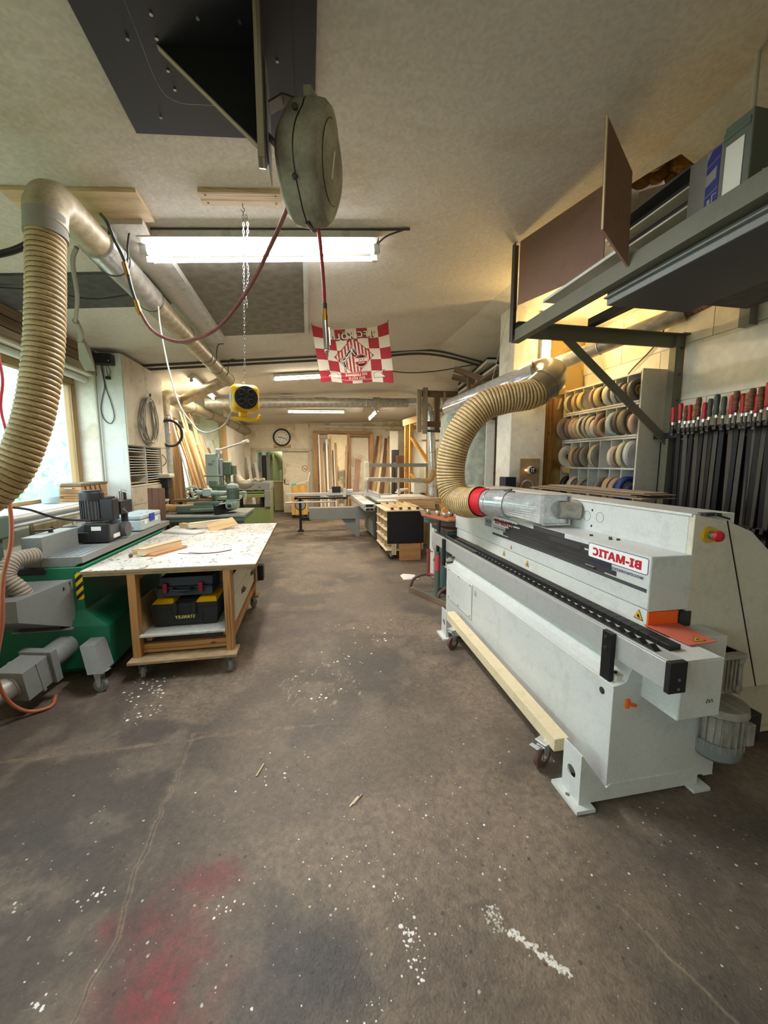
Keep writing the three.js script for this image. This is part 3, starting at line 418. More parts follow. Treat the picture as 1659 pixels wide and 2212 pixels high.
{ // toolboxes on the bench shelf
  const t = thing('toolbox', 'black toolbox with yellow lid corners and yellow lettering on the bench shelf', 'toolbox', [-1.0, 0.337, -3.46]);
  part(t, 'body', [frustum(quadY(0.345, -1.235, -0.765, -3.62, -3.315), quadY(0.49, -1.25, -0.75, -3.63, -3.30)), bb(-1.23, -1.13, 0.337, 0.36, -3.6, -3.32), bb(-0.87, -0.77, 0.337, 0.36, -3.6, -3.32), bb(-1.13, -0.87, 0.36, 0.47, -3.32, -3.302)], M.blackSoft);
  part(t, 'lid', [bb(-1.255, -0.745, 0.49, 0.53, -3.635, -3.296, 0.008)], M.blackSoft);
  for (const [x0, x1] of [[-1.245, -1.08], [-0.92, -0.755]]) part(t, 'corner_cover', frustum(quadY(0.528, x0, x1, -3.6, -3.30), quadY(0.553, x0 + 0.02, x1 - 0.02, -3.6, -3.36)), M.yellow);
  for (const x of [-1.07, -0.93]) part(t, 'latch', bb(x - 0.018, x + 0.018, 0.44, 0.54, -3.30, -3.283, 0.005), M.black);
  part(t, 'name_plate', sheet([-1.1, 0.385, -3.301], [0.2, 0, 0], [0, 0.065, 0], 0.003), print(ctex(256, 84, (x, w, h) => { x.fillStyle = '#0e0e0e'; x.fillRect(0, 0, w, h); x.translate(w, 0); x.scale(-1, 1); x.fillStyle = '#e8d27a'; x.font = 'bold 46px sans-serif'; x.textAlign = 'center'; x.fillText('STANLEY', w / 2, 58, 220); })));
  const c = thing('tool_case', 'dark navy power tool case with two red latches lying on the black toolbox', 'tool case', [-1.01, 0.576, -3.5]);
  part(c, 'body', [frustum(quadY(0.577, -1.22, -0.80, -3.66, -3.36), quadY(0.72, -1.2, -0.80, -3.64, -3.40)), bb(-1.22, -0.80, 0.64, 0.655, -3.665, -3.355)], M.navy);
  for (const x of [-1.155, -0.885]) part(c, 'latch', bb(x - 0.016, x + 0.016, 0.605, 0.685, -3.372, -3.345, 0.004), mat(0xa02038, 0.45));
  part(c, 'handle', tb([[-1.09, 0.64, -3.37], [-1.08, 0.635, -3.32], [-1.02, 0.632, -3.31], [-0.96, 0.635, -3.32], [-0.95, 0.64, -3.37]], 0.013, 20), M.navy);
}
{ // offcuts on the bench
  solo('beam_offcut', 'pale squared timber offcut lying nearest on the white bench top', 'offcut', [bar([-1.40, 0.902, -3.58], [-1.22, 0.902, -3.98], 0.07, 0.058, [0, 1, 0])], M.pine);
  solo('board_offcut', 'flat reddish offcut tucked beside the nearest squared timber on the bench', 'offcut', [bar([-1.33, 0.874, -3.58], [-1.17, 0.874, -3.92], 0.10, 0.022)], M.larch);
  solo('block_offcut', 'short offcut behind the nearest squared timber, left on the bench', 'offcut', [bar([-1.47, 0.888, -3.66], [-1.36, 0.888, -3.95], 0.07, 0.048)], M.spruce);
  solo('wooden_plug', 'small red-brown plug on the bench at the offcut end', 'plug', [sp([-1.475, 0.88, -3.575], 0.017, 12)], M.redBrown);
  solo('white_board', 'white coated board strip lying at the far end of the bench', 'board', [bar([-1.60, 0.874, -4.85], [-1.2, 0.874, -4.66], 0.16, 0.022)], M.white);
  solo('beam_offcut', 'longest pale timber offcut on the far end of the bench', 'offcut', [bar([-1.40, 0.91, -4.98], [-1.02, 0.915, -5.25], 0.08, 0.06)], M.pineLight);
  solo('plywood_offcut', 'tan plywood offcut leaning flat on the far bench end, rightmost there', 'offcut', [bx(0.32, 0.012, 0.2, -1.03, 0.91, -4.98, [0.4, 0.5, 0.02])], M.ply);
  solo('block_offcut', 'stubby offcut at the back of the far bench heap', 'offcut', [bar([-1.55, 0.89, -5.2], [-1.36, 0.89, -5.05], 0.07, 0.05)], M.spruce);
  for (const [i, z] of [[0, -3.62], [1, -3.5]]) solo('steel_strip', i ? 'thin curved steel strip on the bench, nearer one' : 'thin curved steel strip on the bench, farther one', 'strip', [tb([[-1.05 - 0.08 * i, 0.865, z - 0.05], [-0.93, 0.865, z], [-0.8, 0.865, z - 0.02], [-0.7, 0.865, z - 0.1]].map((p) => [p[0], p[1], p[2] - 0.1 * i]), 0.003, 20, 5)], M.walnut);
}
{ // green surface planer
  const t = thing('planing_machine', 'heavy green planing machine with a grey cast table left of the workbench', 'machine', [-1.95, 0, -4.1]);
  part(t, 'base', [frustum(quadY(0.03, -2.3, -1.58, -5.0, -3.30), quadY(0.1, -2.3, -1.51, -5.05, -3.2)), bb(-2.3, -1.51, 0.1, 0.43, -5.05, -3.2, 0.008), frustum(quadY(0.43, -2.3, -1.515, -5.05, -3.2), quadY(0.55, -2.3, -1.675, -5.05, -3.235))], M.green);
  part(t, 'body', [bb(-2.3, -1.675, 0.45, 0.88, -5.0, -3.235, 0.008)], M.green);
  part(t, 'table', [prism('z', [[-1.94, 0.955], [-1.67, 0.955], [-1.67, 0.905], [-1.70, 0.90], [-1.725, 0.882], [-1.94, 0.882]], -5.15, -3.25, 0.002)], M.grey);
  for (let i = 0; i < 5; i++) part(t, 'table_groove', bb(-1.915 + i * 0.045, -1.888 + i * 0.045, 0.9545, 0.9585, -3.66, -3.28, 0), M.greyBlue);
  part(t, 'slot', bb(-2.1, -1.90, 0.83, 0.885, -3.5, -3.226, 0.02), M.black);
  part(t, 'fence', [bb(-2.06, -1.925, 0.875, 1.108, -3.72, -3.255, 0.006)], M.grey, 'grey fence housing');
  part(t, 'clamp_lever', [bar([-2.07, 1.135, -3.42], [-2.0, 1.125, -3.5], 0.02, 0.014), cy([-2.0, 1.105, -3.5], [-2.0, 1.135, -3.5], 0.016)], M.black);
  part(t, 'warning_strip', sheet([-1.722, 0.63, -3.234], [0.05, 0, 0], [0, 0.21, 0], 0.002), print(ctex(64, 256, (x) => { x.fillStyle = '#e8c21a'; x.fillRect(0, 0, 64, 256); x.fillStyle = '#161616'; for (let i = -1; i < 5; i++) { x.beginPath(); x.moveTo(0, i * 80 + 60); x.lineTo(64, i * 80); x.lineTo(64, i * 80 + 40); x.lineTo(0, i * 80 + 100); x.fill(); } })));
  const h = part(t, 'dust_hood', [frustum(quadZ(-3.23, -2.12, -1.745, 0.42, 0.79), quadZ(-2.9, -2.08, -1.90, 0.60, 0.745)), bb(-2.13, -1.74, 0.42, 0.435, -3.235, -3.17), bb(-1.775, -1.74, 0.42, 0.79, -3.24, -3.215)], M.grey, 'grey pyramid dust hood');
  part(h, 'screw_hole', [cy([-1.79, 0.735, -3.20], [-1.785, 0.737, -3.168], 0.02), cy([-1.755, 0.765, -3.22], [-1.755, 0.765, -3.211], 0.008)], M.black);
  part(h, 'outlet_slot', bb(-2.06, -1.80, 0.437, 0.46, -3.2, -3.15), M.black);
  const [hw, hs] = hose([[-1.965, 0.98, -3.25], [-2.02, 0.97, -3.10], [-2.02, 0.88, -3.02], [-1.965, 0.80, -3.03], [-1.94, 0.73, -3.05]], 0.058, 0.022, 0.007, 0.0035);
  const fh = part(t, 'flexible_hose', hw, M.hoseGrey); part(fh, 'wire_spiral', hs, M.wireGrey);
  part(t, 'outlet_spout', [cy([-1.80, 0.30, -3.26], [-1.86, 0.25, -2.98], 0.085, 0.085, 24), bar([-1.87, 0.24, -2.99], [-1.915, 0.21, -2.8], 0.19, 0.21, [0, 1, 0]), bar([-1.856, 0.25, -3.03], [-1.868, 0.243, -2.98], 0.23, 0.24), bar([-1.89, 0.22, -2.92], [-1.895, 0.216, -2.90], 0.205, 0.225)], M.grey, 'grey blast gate');
  const d = part(t, 'outlet_pipe', [cy([-1.90, 0.215, -2.86], [-2.25, 0.05 + 0.06, -2.35], 0.075, 0.075, 28), torus([-1.925, 0.205, -2.825], 0.077, 0.008, [-0.55, -0.2, 0.8])], M.zincDull);
  part(t, 'caster_cover', frustum(quadY(0.34, -1.64, -1.545, -3.215, -3.05), quadY(0.165, -1.56, -1.46, -3.12, -2.96)), M.grey, 'grey slanted caster cover');
  caster(t, -1.52, -3.03, 0.165, 0.05, 0.03, 1.4, M.greyMid, M.zinc, true, 0.3);
  part(t, 'fence_rail', [cy([-2.26, 1.215, -4.75], [-2.26, 1.215, -2.2], 0.032), cy([-2.26, 1.16, -4.75], [-2.26, 1.16, -2.2], 0.018)], M.alu, 'bright steel fence rail');
  part(t, 'rail_casting', [bb(-2.33, -2.16, 1.1, 1.27, -3.35, -3.12, 0.02), bb(-2.3, -2.2, 0.87, 1.12, -3.3, -3.2)], M.sageDark);
  part(t, 'switch_casting', [bb(-2.16, -1.99, 0.80, 0.95, -2.98, -2.84, 0.02), cy([-2.14, 0.79, -2.80], [-1.94, 0.83, -2.84], 0.022), sp([-1.94, 0.83, -2.84], 0.022, 12)], M.sage);
  part(t, 'rail_bracket', [bb(-2.3, -2.22, 0.87, 1.15, -4.7, -4.62)], M.sageDark);
  part(t, 'fence_adjuster', [bb(-2.26, -2.10, 0.99, 1.07, -4.28, -4.12, 0.01), bb(-2.24, -2.12, 0.87, 0.99, -4.25, -4.15), cy([-2.19, 1.07, -4.18], [-2.19, 1.11, -4.18], 0.014), bar([-2.22, 1.115, -4.16], [-2.14, 1.12, -4.2], 0.02, 0.018)], M.aluPlain);
  part(t, 'fence_knob', [cy([-2.17, 0.9, -3.83], [-2.17, 1.05, -3.83], 0.02), bb(-2.24, -2.08, 0.95, 1.04, -3.9, -3.76, 0.01)], M.steel); part(t, 'knob_cap', lathe([[0, 0.06], [0.014, 0.055], [0.018, 0.03], [0.014, 0]], [-2.17, 1.05, -3.83]), M.walnut);
}
{ // power feeder
  const t = thing('power_feeder', 'dark power feeder with an upright black motor on the planing machine table', 'feeder', [-1.86, 0.96, -3.9]);
  part(t, 'gear_housing', [prism('z', [[-2.03, 0.962], [-1.72, 0.962], [-1.70, 1.0], [-1.72, 1.10], [-1.78, 1.125], [-1.93, 1.125], [-2.01, 1.07], [-2.04, 1.02]], -4.06, -3.78, 0.015), cy([-1.99, 1.03, -4.1], [-1.99, 1.03, -3.8], 0.065), cy([-1.70, 1.04, -4.02], [-1.66, 1.04, -4.02], 0.07)], M.greyDark);
  part(t, 'front_cover', [bb(-1.9, -1.71, 0.962, 1.13, -3.80, -3.755, 0.01), bb(-2.04, -1.86, 0.965, 1.06, -3.79, -3.75, 0.02)], M.black);
  part(t, 'label', sheet([-1.84, 1.07, -3.7545], [0.075, 0, 0], [0, 0.035, 0]), M.paper); part(t, 'label', sheet([-1.7, 0.99, -3.82], [0, 0, -0.12], [0, 0.035, 0]), M.paper);
  part(t, 'neck', [cy([-1.885, 1.11, -3.9], [-1.885, 1.15, -3.9], 0.06)], M.steel);
  part(t, 'motor', [cy([-1.885, 1.15, -3.9], [-1.885, 1.33, -3.9], 0.083, 0.083, 28), ...Array.from({ length: 26 }, (_, i) => { const a = i / 26 * 6.283; return bx(0.012, 0.165, 0.004, -1.885 + Math.cos(a) * 0.087, 1.24, -3.9 + Math.sin(a) * 0.087, [0, -a, 0], 0); })], M.greyDark);
  part(t, 'fan_cap', lathe([[0.093, 0], [0.093, 0.06], [0.082, 0.085], [0, 0.085]], [-1.885, 1.325, -3.9]), M.black);
  part(t, 'terminal_box', [bb(-1.81, -1.70, 1.14, 1.335, -3.97, -3.85, 0.01), bb(-1.77, -1.725, 1.335, 1.352, -3.96, -3.86)], M.black);
  part(t, 'clamp_handle', [cy([-1.735, 1.30, -4.12], [-1.735, 1.40, -4.12], 0.011), cy([-1.75, 1.395, -4.12], [-1.66, 1.365, -4.1], 0.006)], M.chrome); part(t, 'clamp_handle', [cy([-1.74, 1.22, -4.1], [-1.70, 1.235, -4.06], 0.011), cy([-1.73, 1.24, -4.05], [-1.64, 1.185, -4.0], 0.007)], M.chrome);
  part(t, 'column', [cy([-1.76, 0.962, -4.2], [-1.76, 1.38, -4.2], 0.03), bb(-1.84, -1.7, 1.18, 1.3, -4.24, -4.0)], M.black);
  solo('power_cable', 'black power cable running from the feeder motor toward the window', 'cable', [tb([[-1.80, 1.15, -3.86], [-1.9, 1.155, -3.8], [-2.03, 1.2, -3.65], [-2.12, 1.30, -3.45], [-2.2, 1.33, -3.3], [-2.28, 1.3, -3.1]], 0.009, 40)], M.black);
}
{ // case on the planer table and the loose board behind it
  const t = thing('tool_case', 'pale grey stacking tool case with a blue latch on the planer table', 'tool case', [-1.76, 0.96, -4.55]);
  part(t, 'body', [bb(-1.92, -1.675, 0.962, 1.07, -4.9, -4.35, 0.012), bb(-1.915, -1.68, 0.96, 0.975, -4.85, -4.4)], M.greyBlue.clone());
  t.children[0].material.color.set(0xc3d0d6);
  part(t, 'lid', [bb(-1.92, -1.675, 1.075, 1.118, -4.9, -4.35, 0.012), ...[-4.8, -4.65, -4.5].map((z) => bb(-1.88, -1.72, 1.115, 1.126, z - 0.04, z + 0.04))], t.children[0].material);
  part(t, 'latch', bb(-1.677, -1.66, 1.035, 1.115, -4.68, -4.56, 0.008), M.blue); for (const z of [-4.43, -4.72]) part(t, 'label', sheet([-1.674, 1.02, z], [0, 0, -0.08], [0, 0.04, 0]), M.paper);
  part(t, 'label_slot', bb(-1.84, -1.75, 0.985, 1.005, -4.352, -4.346), M.grey);
  solo('brown_board', 'upright dark brown board standing behind the grey tool case', 'board', [bx(0.19, 1.34, 0.02, -1.87, 0.67, -5.32, [0, 0.12, -0.03])], M.walnut);
}
{ // on the window sill and beneath it
  const t = thing('wooden_toolbox', 'wooden toolbox with a metal handle and slots on the window sill', 'toolbox', [-2.5, 1.235, -5.0]);
  part(t, 'body', [bb(-2.61, -2.385, 1.236, 1.40, -5.3, -4.75)], M.larch); part(t, 'lid', bb(-2.615, -2.38, 1.402, 1.43, -5.31, -4.74), M.dusty); part(t, 'groove', [bb(-2.611, -2.384, 1.295, 1.299, -4.752, -4.7475), bb(-2.611, -2.384, 1.35, 1.354, -4.752, -4.7475)], M.walnut);
  part(t, 'handle', poly([[-2.53, 1.38, -4.75], [-2.53, 1.38, -4.725], [-2.46, 1.38, -4.725], [-2.46, 1.38, -4.75]], 0.006, 6), M.steel); part(t, 'side_slot', [0, 1, 2, 3].map((i) => bar([-2.383, 1.30 + 0.03 * (i % 2), -4.85 - i * 0.1], [-2.383, 1.40, -4.82 - i * 0.1], 0.02, 0.004, [1, 0, 0])), M.black);
  const c = thing('plastic_bucket', 'translucent tapered plastic bucket on the window sill', 'bucket', [-2.6, 1.236, -4.6], { inHall: false });
  part(c, 'wall', lathe([[0, 0.002], [0.068, 0.002], [0.072, 0.006], [0.088, 0.19], [0.092, 0.19], [0.092, 0.196], [0.085, 0.196], [0.068, 0.01], [0, 0.008]], [0, 0, 0]), M.clearPlastic); part(c, 'contents', lathe([[0, 0.008], [0.068, 0.01], [0.073, 0.07], [0, 0.072]], [0, 0, 0]), M.paper);
  solo('wall_board', 'pale board standing against the wall below the sill at the left edge', 'board', [bb(-2.49, -2.46, 0.0, 1.14, -4.02, -2.8)], M.ivory); solo('plywood_sheet', 'tan plywood sheet with a dark edge below the sill', 'sheet', [bb(-2.48, -2.45, 0.0, 1.12, -4.75, -4.06)], M.plyPale);
}
solo('red_hose', 'thin red hose hanging before the window at the left edge', 'hose', [tb([[-1.84, 2.6, -2.9], [-1.835, 2.3, -2.9], [-1.829, 2.158, -2.9], [-1.856, 1.991, -2.9], [-1.838, 1.779, -2.9], [-1.862, 1.636, -2.9], [-1.93, 1.42, -2.95], [-2.1, 1.29, -3.1]], 0.008, 50)], M.redHose);
{ // tall shallow cabinet
  const t = thing('tall_cabinet', 'tall white cabinet with pigeonholes and drawers beside the window', 'cabinet', [-2.35, 0, -6.15]);
  part(t, 'carcass', [bb(-2.49, -2.205, 0.0, 2.97, -5.52, -5.5, 0.002), bb(-2.49, -2.205, 0.0, 2.97, -6.82, -6.80, 0.002), bb(-2.49, -2.475, 0.0, 2.97, -6.8, -5.52), bb(-2.49, -2.205, 2.95, 2.97, -6.8, -5.52), bb(-2.49, -2.205, 1.865, 1.885, -6.8, -5.52), bb(-2.49, -2.205, 1.34, 1.36, -6.8, -5.52), bb(-2.49, -2.205, 1.36, 1.865, -6.06, -6.045), bb(-2.49, -2.205, 1.36, 1.865, -6.6, -6.585), bb(-2.49, -2.205, 0, 0.08, -6.8, -5.52)], M.white);
  for (const [z0, z1] of [[-6.158, -5.505], [-6.815, -6.162]]) part(t, 'door', bb(-2.204, -2.186, 1.875, 2.965, z0, z1), M.cream);
  for (let c = 0; c < 2; c++) for (let i = 0; i < 14; i++) { const z0 = c ? -6.58 : -6.04, z1 = c ? -6.065 : -5.53, y = 1.385 + i * 0.034; if (!c && (i === 1 || i === 2 || i === 11)) continue; part(t, 'tray', bb(-2.47, -2.2 - 0.02 * hash(i, c, 4), y, y + 0.009, z0, z1, 0), i % 5 ? M.white : M.plyPale); }
  part(t, 'door', bb(-2.204, -2.186, 1.05, 1.87, -6.815, -6.59), M.cream); part(t, 'handle', tb([[-2.186, 1.60, -6.62], [-2.15, 1.65, -6.65], [-2.15, 1.72, -6.65], [-2.186, 1.78, -6.62]], 0.006, 16), M.iron);
  for (const [y0, y1] of [[1.11, 1.335], [0.86, 1.105], [0.61, 0.855], [0.1, 0.605]]) { const d = part(t, 'drawer', bb(-2.204, -2.186, y0, y1, -6.585, -5.505), M.cream); part(d, 'handle', poly([[-2.186, y1 - 0.07, -6.1], [-2.165, y1 - 0.07, -6.1], [-2.165, y1 - 0.07, -5.98], [-2.186, y1 - 0.07, -5.98]], 0.005, 6), M.steel); }
  const b = thing('wire_coil', 'big coil of grey wire hanging on the tall cabinet door', 'coil', [-2.15, 1.95, -6.1]);
  part(b, 'hook', tb([[-2.19, 2.52, -6.12], [-2.13, 2.52, -6.12], [-2.12, 2.6, -6.13]], 0.012, 12), M.iron);
  for (let i = 0; i < 11; i++) { const a = 0.24 + 0.012 * Math.sin(i * 2.3), h = 0.30 + 0.018 * Math.sin(i * 1.7), dz = 0.05 * Math.sin(i * 1.3) ; part(b, 'loop', tb(Array.from({ length: 16 }, (_, k) => { const q = k / 16 * 6.283; return [-2.172 + 0.006 * i + 0.012 * Math.sin(q * 2 + i), 2.225 + h * Math.cos(q) + 0.01 * Math.sin(i), -6.1 + dz * (1 - Math.cos(q)) * 0.4 + a * Math.sin(q) * (1 - 0.28 * Math.cos(q))]; }), 0.0065, 60, 6, true), M.zincDull); }
  const r = thing('radio_box', 'black box mounted high on the white cabinet side', 'box', [-2.37, 2.815, -5.45]);
  part(r, 'body', bb(-2.475, -2.265, 2.815, 2.945, -5.498, -5.40, 0.012), M.black); part(r, 'lamp', sp([-2.30, 2.86, -5.40], 0.006, 8), M.chrome); part(r, 'cable', [tb([[-2.35, 2.815, -5.45], [-2.36, 2.75, -5.48], [-2.35, 2.69, -5.48]], 0.004, 10), tb([[-2.33, 2.815, -5.45], [-2.32, 2.75, -5.48], [-2.34, 2.69, -5.48]], 0.004, 10)], M.cord); part(r, 'plug', bb(-2.375, -2.325, 2.655, 2.69, -5.495, -5.46), M.black);
  solo('cable_loop', 'thin grey cable hanging in a long loop on the cabinet side', 'cable', [tb([[-2.42, 2.83, -5.48], [-2.41, 2.7, -5.488], [-2.40, 2.58, -5.488], [-2.44, 2.42, -5.488], [-2.46, 2.28, -5.488], [-2.43, 2.17, -5.488], [-2.37, 2.13, -5.488], [-2.325, 2.2, -5.488], [-2.34, 2.36, -5.488], [-2.385, 2.54, -5.488], [-2.40, 2.64, -5.488], [-2.405, 2.82, -5.48]], 0.005, 70)], M.cord);
  solo('paper_note', 'faint pencilled paper sheet taped to the white cabinet side', 'note', [sheet([-2.40, 1.63, -5.4985], [0.15, 0, 0], [0, 0.2, 0])], print(ctex(128, 170, (x) => { x.fillStyle = '#d8dee0'; x.fillRect(0, 0, 128, 170); seed = 5; x.strokeStyle = 'rgba(80,90,95,.5)'; x.font = '11px sans-serif'; for (let i = 0; i < 90; i++) { x.beginPath(); const a = rr(16, 110), b = rr(24, 150); x.moveTo(a, b); x.lineTo(a + rr(-4, 14), b + rr(-2, 2)); x.stroke(); } x.strokeRect(4, 4, 120, 162); })));
  solo('wrapped_cord', 'cable bundle wrapped in grey cloth hanging from the duct to the cabinet', 'cable', [tb([[-1.38, 2.98, -2.95], [-1.44, 2.95, -3.02], [-1.616, 2.852, -3.4], [-1.835, 2.80, -3.8]], 0.014, 24), tb([[-1.835, 2.80, -3.8], [-1.95, 2.80, -4.1], [-2.105, 2.80, -4.4]], 0.024, 16), frustum(quadZ(-4.35, -2.10, -2.05, 2.775, 2.83), quadZ(-4.7, -2.27, -2.16, 2.70, 2.82)), frustum(quadZ(-4.7, -2.27, -2.16, 2.70, 2.82), quadZ(-5.05, -2.39, -2.29, 2.66, 2.75))], M.cloth);
  solo('orange_hose', 'orange air hose hanging down at the left edge of the picture', 'hose', [tb([[-1.72, 1.9, -2.55], [-1.70, 1.6, -2.6], [-1.69, 1.41, -2.62], [-1.71, 1.2, -2.63], [-1.765, 0.98, -2.62], [-1.80, 0.7, -2.62], [-1.86, 0.4, -2.62], [-1.88, 0.15, -2.72], [-1.83, 0.03, -2.8], [-1.75, 0.012, -2.86], [-1.79, 0.012, -3.0]], 0.011, 60)], M.orangeHose);
}

// ---------------------------------------------------------------- under the ceiling
{ // extraction hose and ducts
  const h = thing('extraction_hose', 'wide tan ribbed extraction hose curving down in front of the window', 'hose', [-1.1, 1.45, -1.95]);
  const [w, s] = hose([[-1.143, 2.731, -2.193], [-1.147, 2.559, -2.172], [-1.147, 2.367, -2.140], [-1.161, 2.089, -2.097], [-1.206, 1.800, -2.044], [-1.295, 1.575, -2.001], [-1.455, 1.447, -1.990], [-1.669, 1.382, -2.033], [-1.926, 1.340, -2.193]], 0.076, 0.0235, 0.0065, 0.003, 40);
  part(h, 'hose_wall', w, M.hose); part(h, 'wire_spiral', s, M.hoseWire);
  const d = thing('extraction_duct', 'long dusty round extraction duct running lengthwise under the ceiling', 'duct', [-1.2, 2.95, -4.6]);
  const el = sweep([[-1.2, 2.95, -2.80], [-1.2, 2.95, -2.62], [-1.19, 2.94, -2.46], [-1.165, 2.885, -2.30], [-1.148, 2.80, -2.215], [-1.143, 2.71, -2.194]], (l) => 0.083 + 0.0015 * Math.round(Math.sin(l * 60)), 40, 36).g;
  part(d, 'elbow', el, M.elbow); part(d, 'hose_cuff', cy([-1.145, 2.67, -2.19], [-1.144, 2.765, -2.198], 0.083, 0.081, 32), M.cloth); part(d, 'clamp_ring', [torus([-1.2, 2.95, -2.80], 0.085, 0.009, [0, 0, 1]), bb(-1.13, -1.10, 2.99, 3.03, -2.83, -2.78)], M.iron);
  const secs = [[-2.78, -3.0, 0.098, M.zinc], [-2.98, -3.62, 0.094, M.zincDull], [-3.60, -4.52, 0.09, M.duct], [-4.5, -5.3, 0.093, M.duct], [-5.28, -5.9, 0.091, M.duct], [-5.88, -6.75, 0.093, M.duct]];
  for (const [a, b, r, m] of secs) { part(d, 'pipe_section', cy([-1.2, 2.95, a], [-1.2, 2.95, b], r, r, 36), m); part(d, 'joint_ring', torus([-1.2, 2.95, b], r + 0.001, 0.005, [0, 0, 1], 36), M.iron); }
  for (const z of [-2.95, -5.45, -6.2]) part(d, 'hanger', [tb([[-1.34, 3.1, z], [-1.31, 3.0, z], [-1.30, 2.93, z], [-1.2, 2.86, z], [-1.10, 2.93, z], [-1.09, 3.02, z], [-1.06, 3.12, z], [-1.0, 3.14, z - 0.02]], 0.006, 30, 6)], M.iron);
  part(d, 'branch_pipe', [cy([-1.2, 2.93, -6.65], [-2.05, 2.72, -7.45], 0.085, 0.085, 28)], M.duct);
  // duct along the left wall with its riser
  const e = thing('wall_duct', 'dusty round duct along the left wall with an elbow and riser beside the tall cabinet', 'duct', [-2.15, 1.4, -9]);
  part(e, 'pipe', cy([-2.18, 2.70, -7.2], [-1.83, 2.64, -13.19], 0.105, 0.105, 32), M.duct);
  part(e, 'elbow', sweep([[-2.17, 2.70, -7.3], [-2.19, 2.71, -7.12], [-2.24, 2.65, -6.99], [-2.245, 2.5, -6.96], [-2.245, 2.4, -6.96]], () => 0.108, 30, 32).g, M.elbow);
  part(e, 'riser', cy([-2.245, 2.42, -6.96], [-2.245, 1.42, -6.96], 0.098, 0.098, 32), M.zinc); for (let i = 0; i < 3; i++) part(e, 'joint_ring', torus([-2.245, 2.40 - i * 0.04, -6.96], 0.1, 0.006, [0, 1, 0], 32), M.zincDull);
  for (const z of [-8.1, -9.2, -10.5, -11.6]) part(e, 'joint_ring', torus([-2.18 + (z + 7.2) * -0.0585, 2.70 + (z + 7.2) * 0.01, z], 0.108, 0.006, [-0.058, 0.01, 1], 32), M.iron);
  part(e, 'drop_pipe', cy([-1.98, 2.6, -10.1], [-1.92, 1.25, -9.9], 0.085, 0.085, 24), M.hoseTan);
  // cross duct to the right wall
  const c = thing('cross_duct', 'galvanised duct crossing the rear ceiling and turning down at the right wall', 'duct', [0.9, 0.75, -9.0]);
  part(c, 'pipe', cy([-1.98, 2.84, -8.6], [2.3, 3.02, -9.0], 0.1, 0.1, 32), M.zincDull); part(c, 'sleeve', [cy([1.45, 2.985, -8.92], [1.62, 2.992, -8.94], 0.118, 0.118, 32), cy([1.50, 2.86, -8.93], [1.58, 2.86, -8.93], 0.03)], M.zincDull);
  part(c, 'elbow', sweep([[2.28, 3.02, -9.0], [2.55, 3.02, -9.02], [2.76, 2.92, -9.03], [2.84, 2.70, -9.04], [2.85, 2.5, -9.04]], () => 0.103, 30, 32).g, M.zinc);
  part(c, 'down_pipe', cy([2.85, 2.52, -9.04], [2.96, 0.72, -9.04], 0.1, 0.1, 32), M.zinc); for (const y of [2.45, 1.9, 1.55, 1.1]) part(c, 'joint_ring', torus([2.85 + (2.52 - y) * 0.061, y, -9.04], 0.102, 0.007, [0.06, -1, 0], 32), M.zincDull);
  for (const x of [-0.4, 0.3, 1.3]) part(c, 'hanger', [cy([x, 2.9, -8.8], [x, 3.05, -8.8], 0.008), bb(x - 0.14, x + 0.14, 3.045, 3.06, -8.9, -8.7)], M.whiteOld);
}
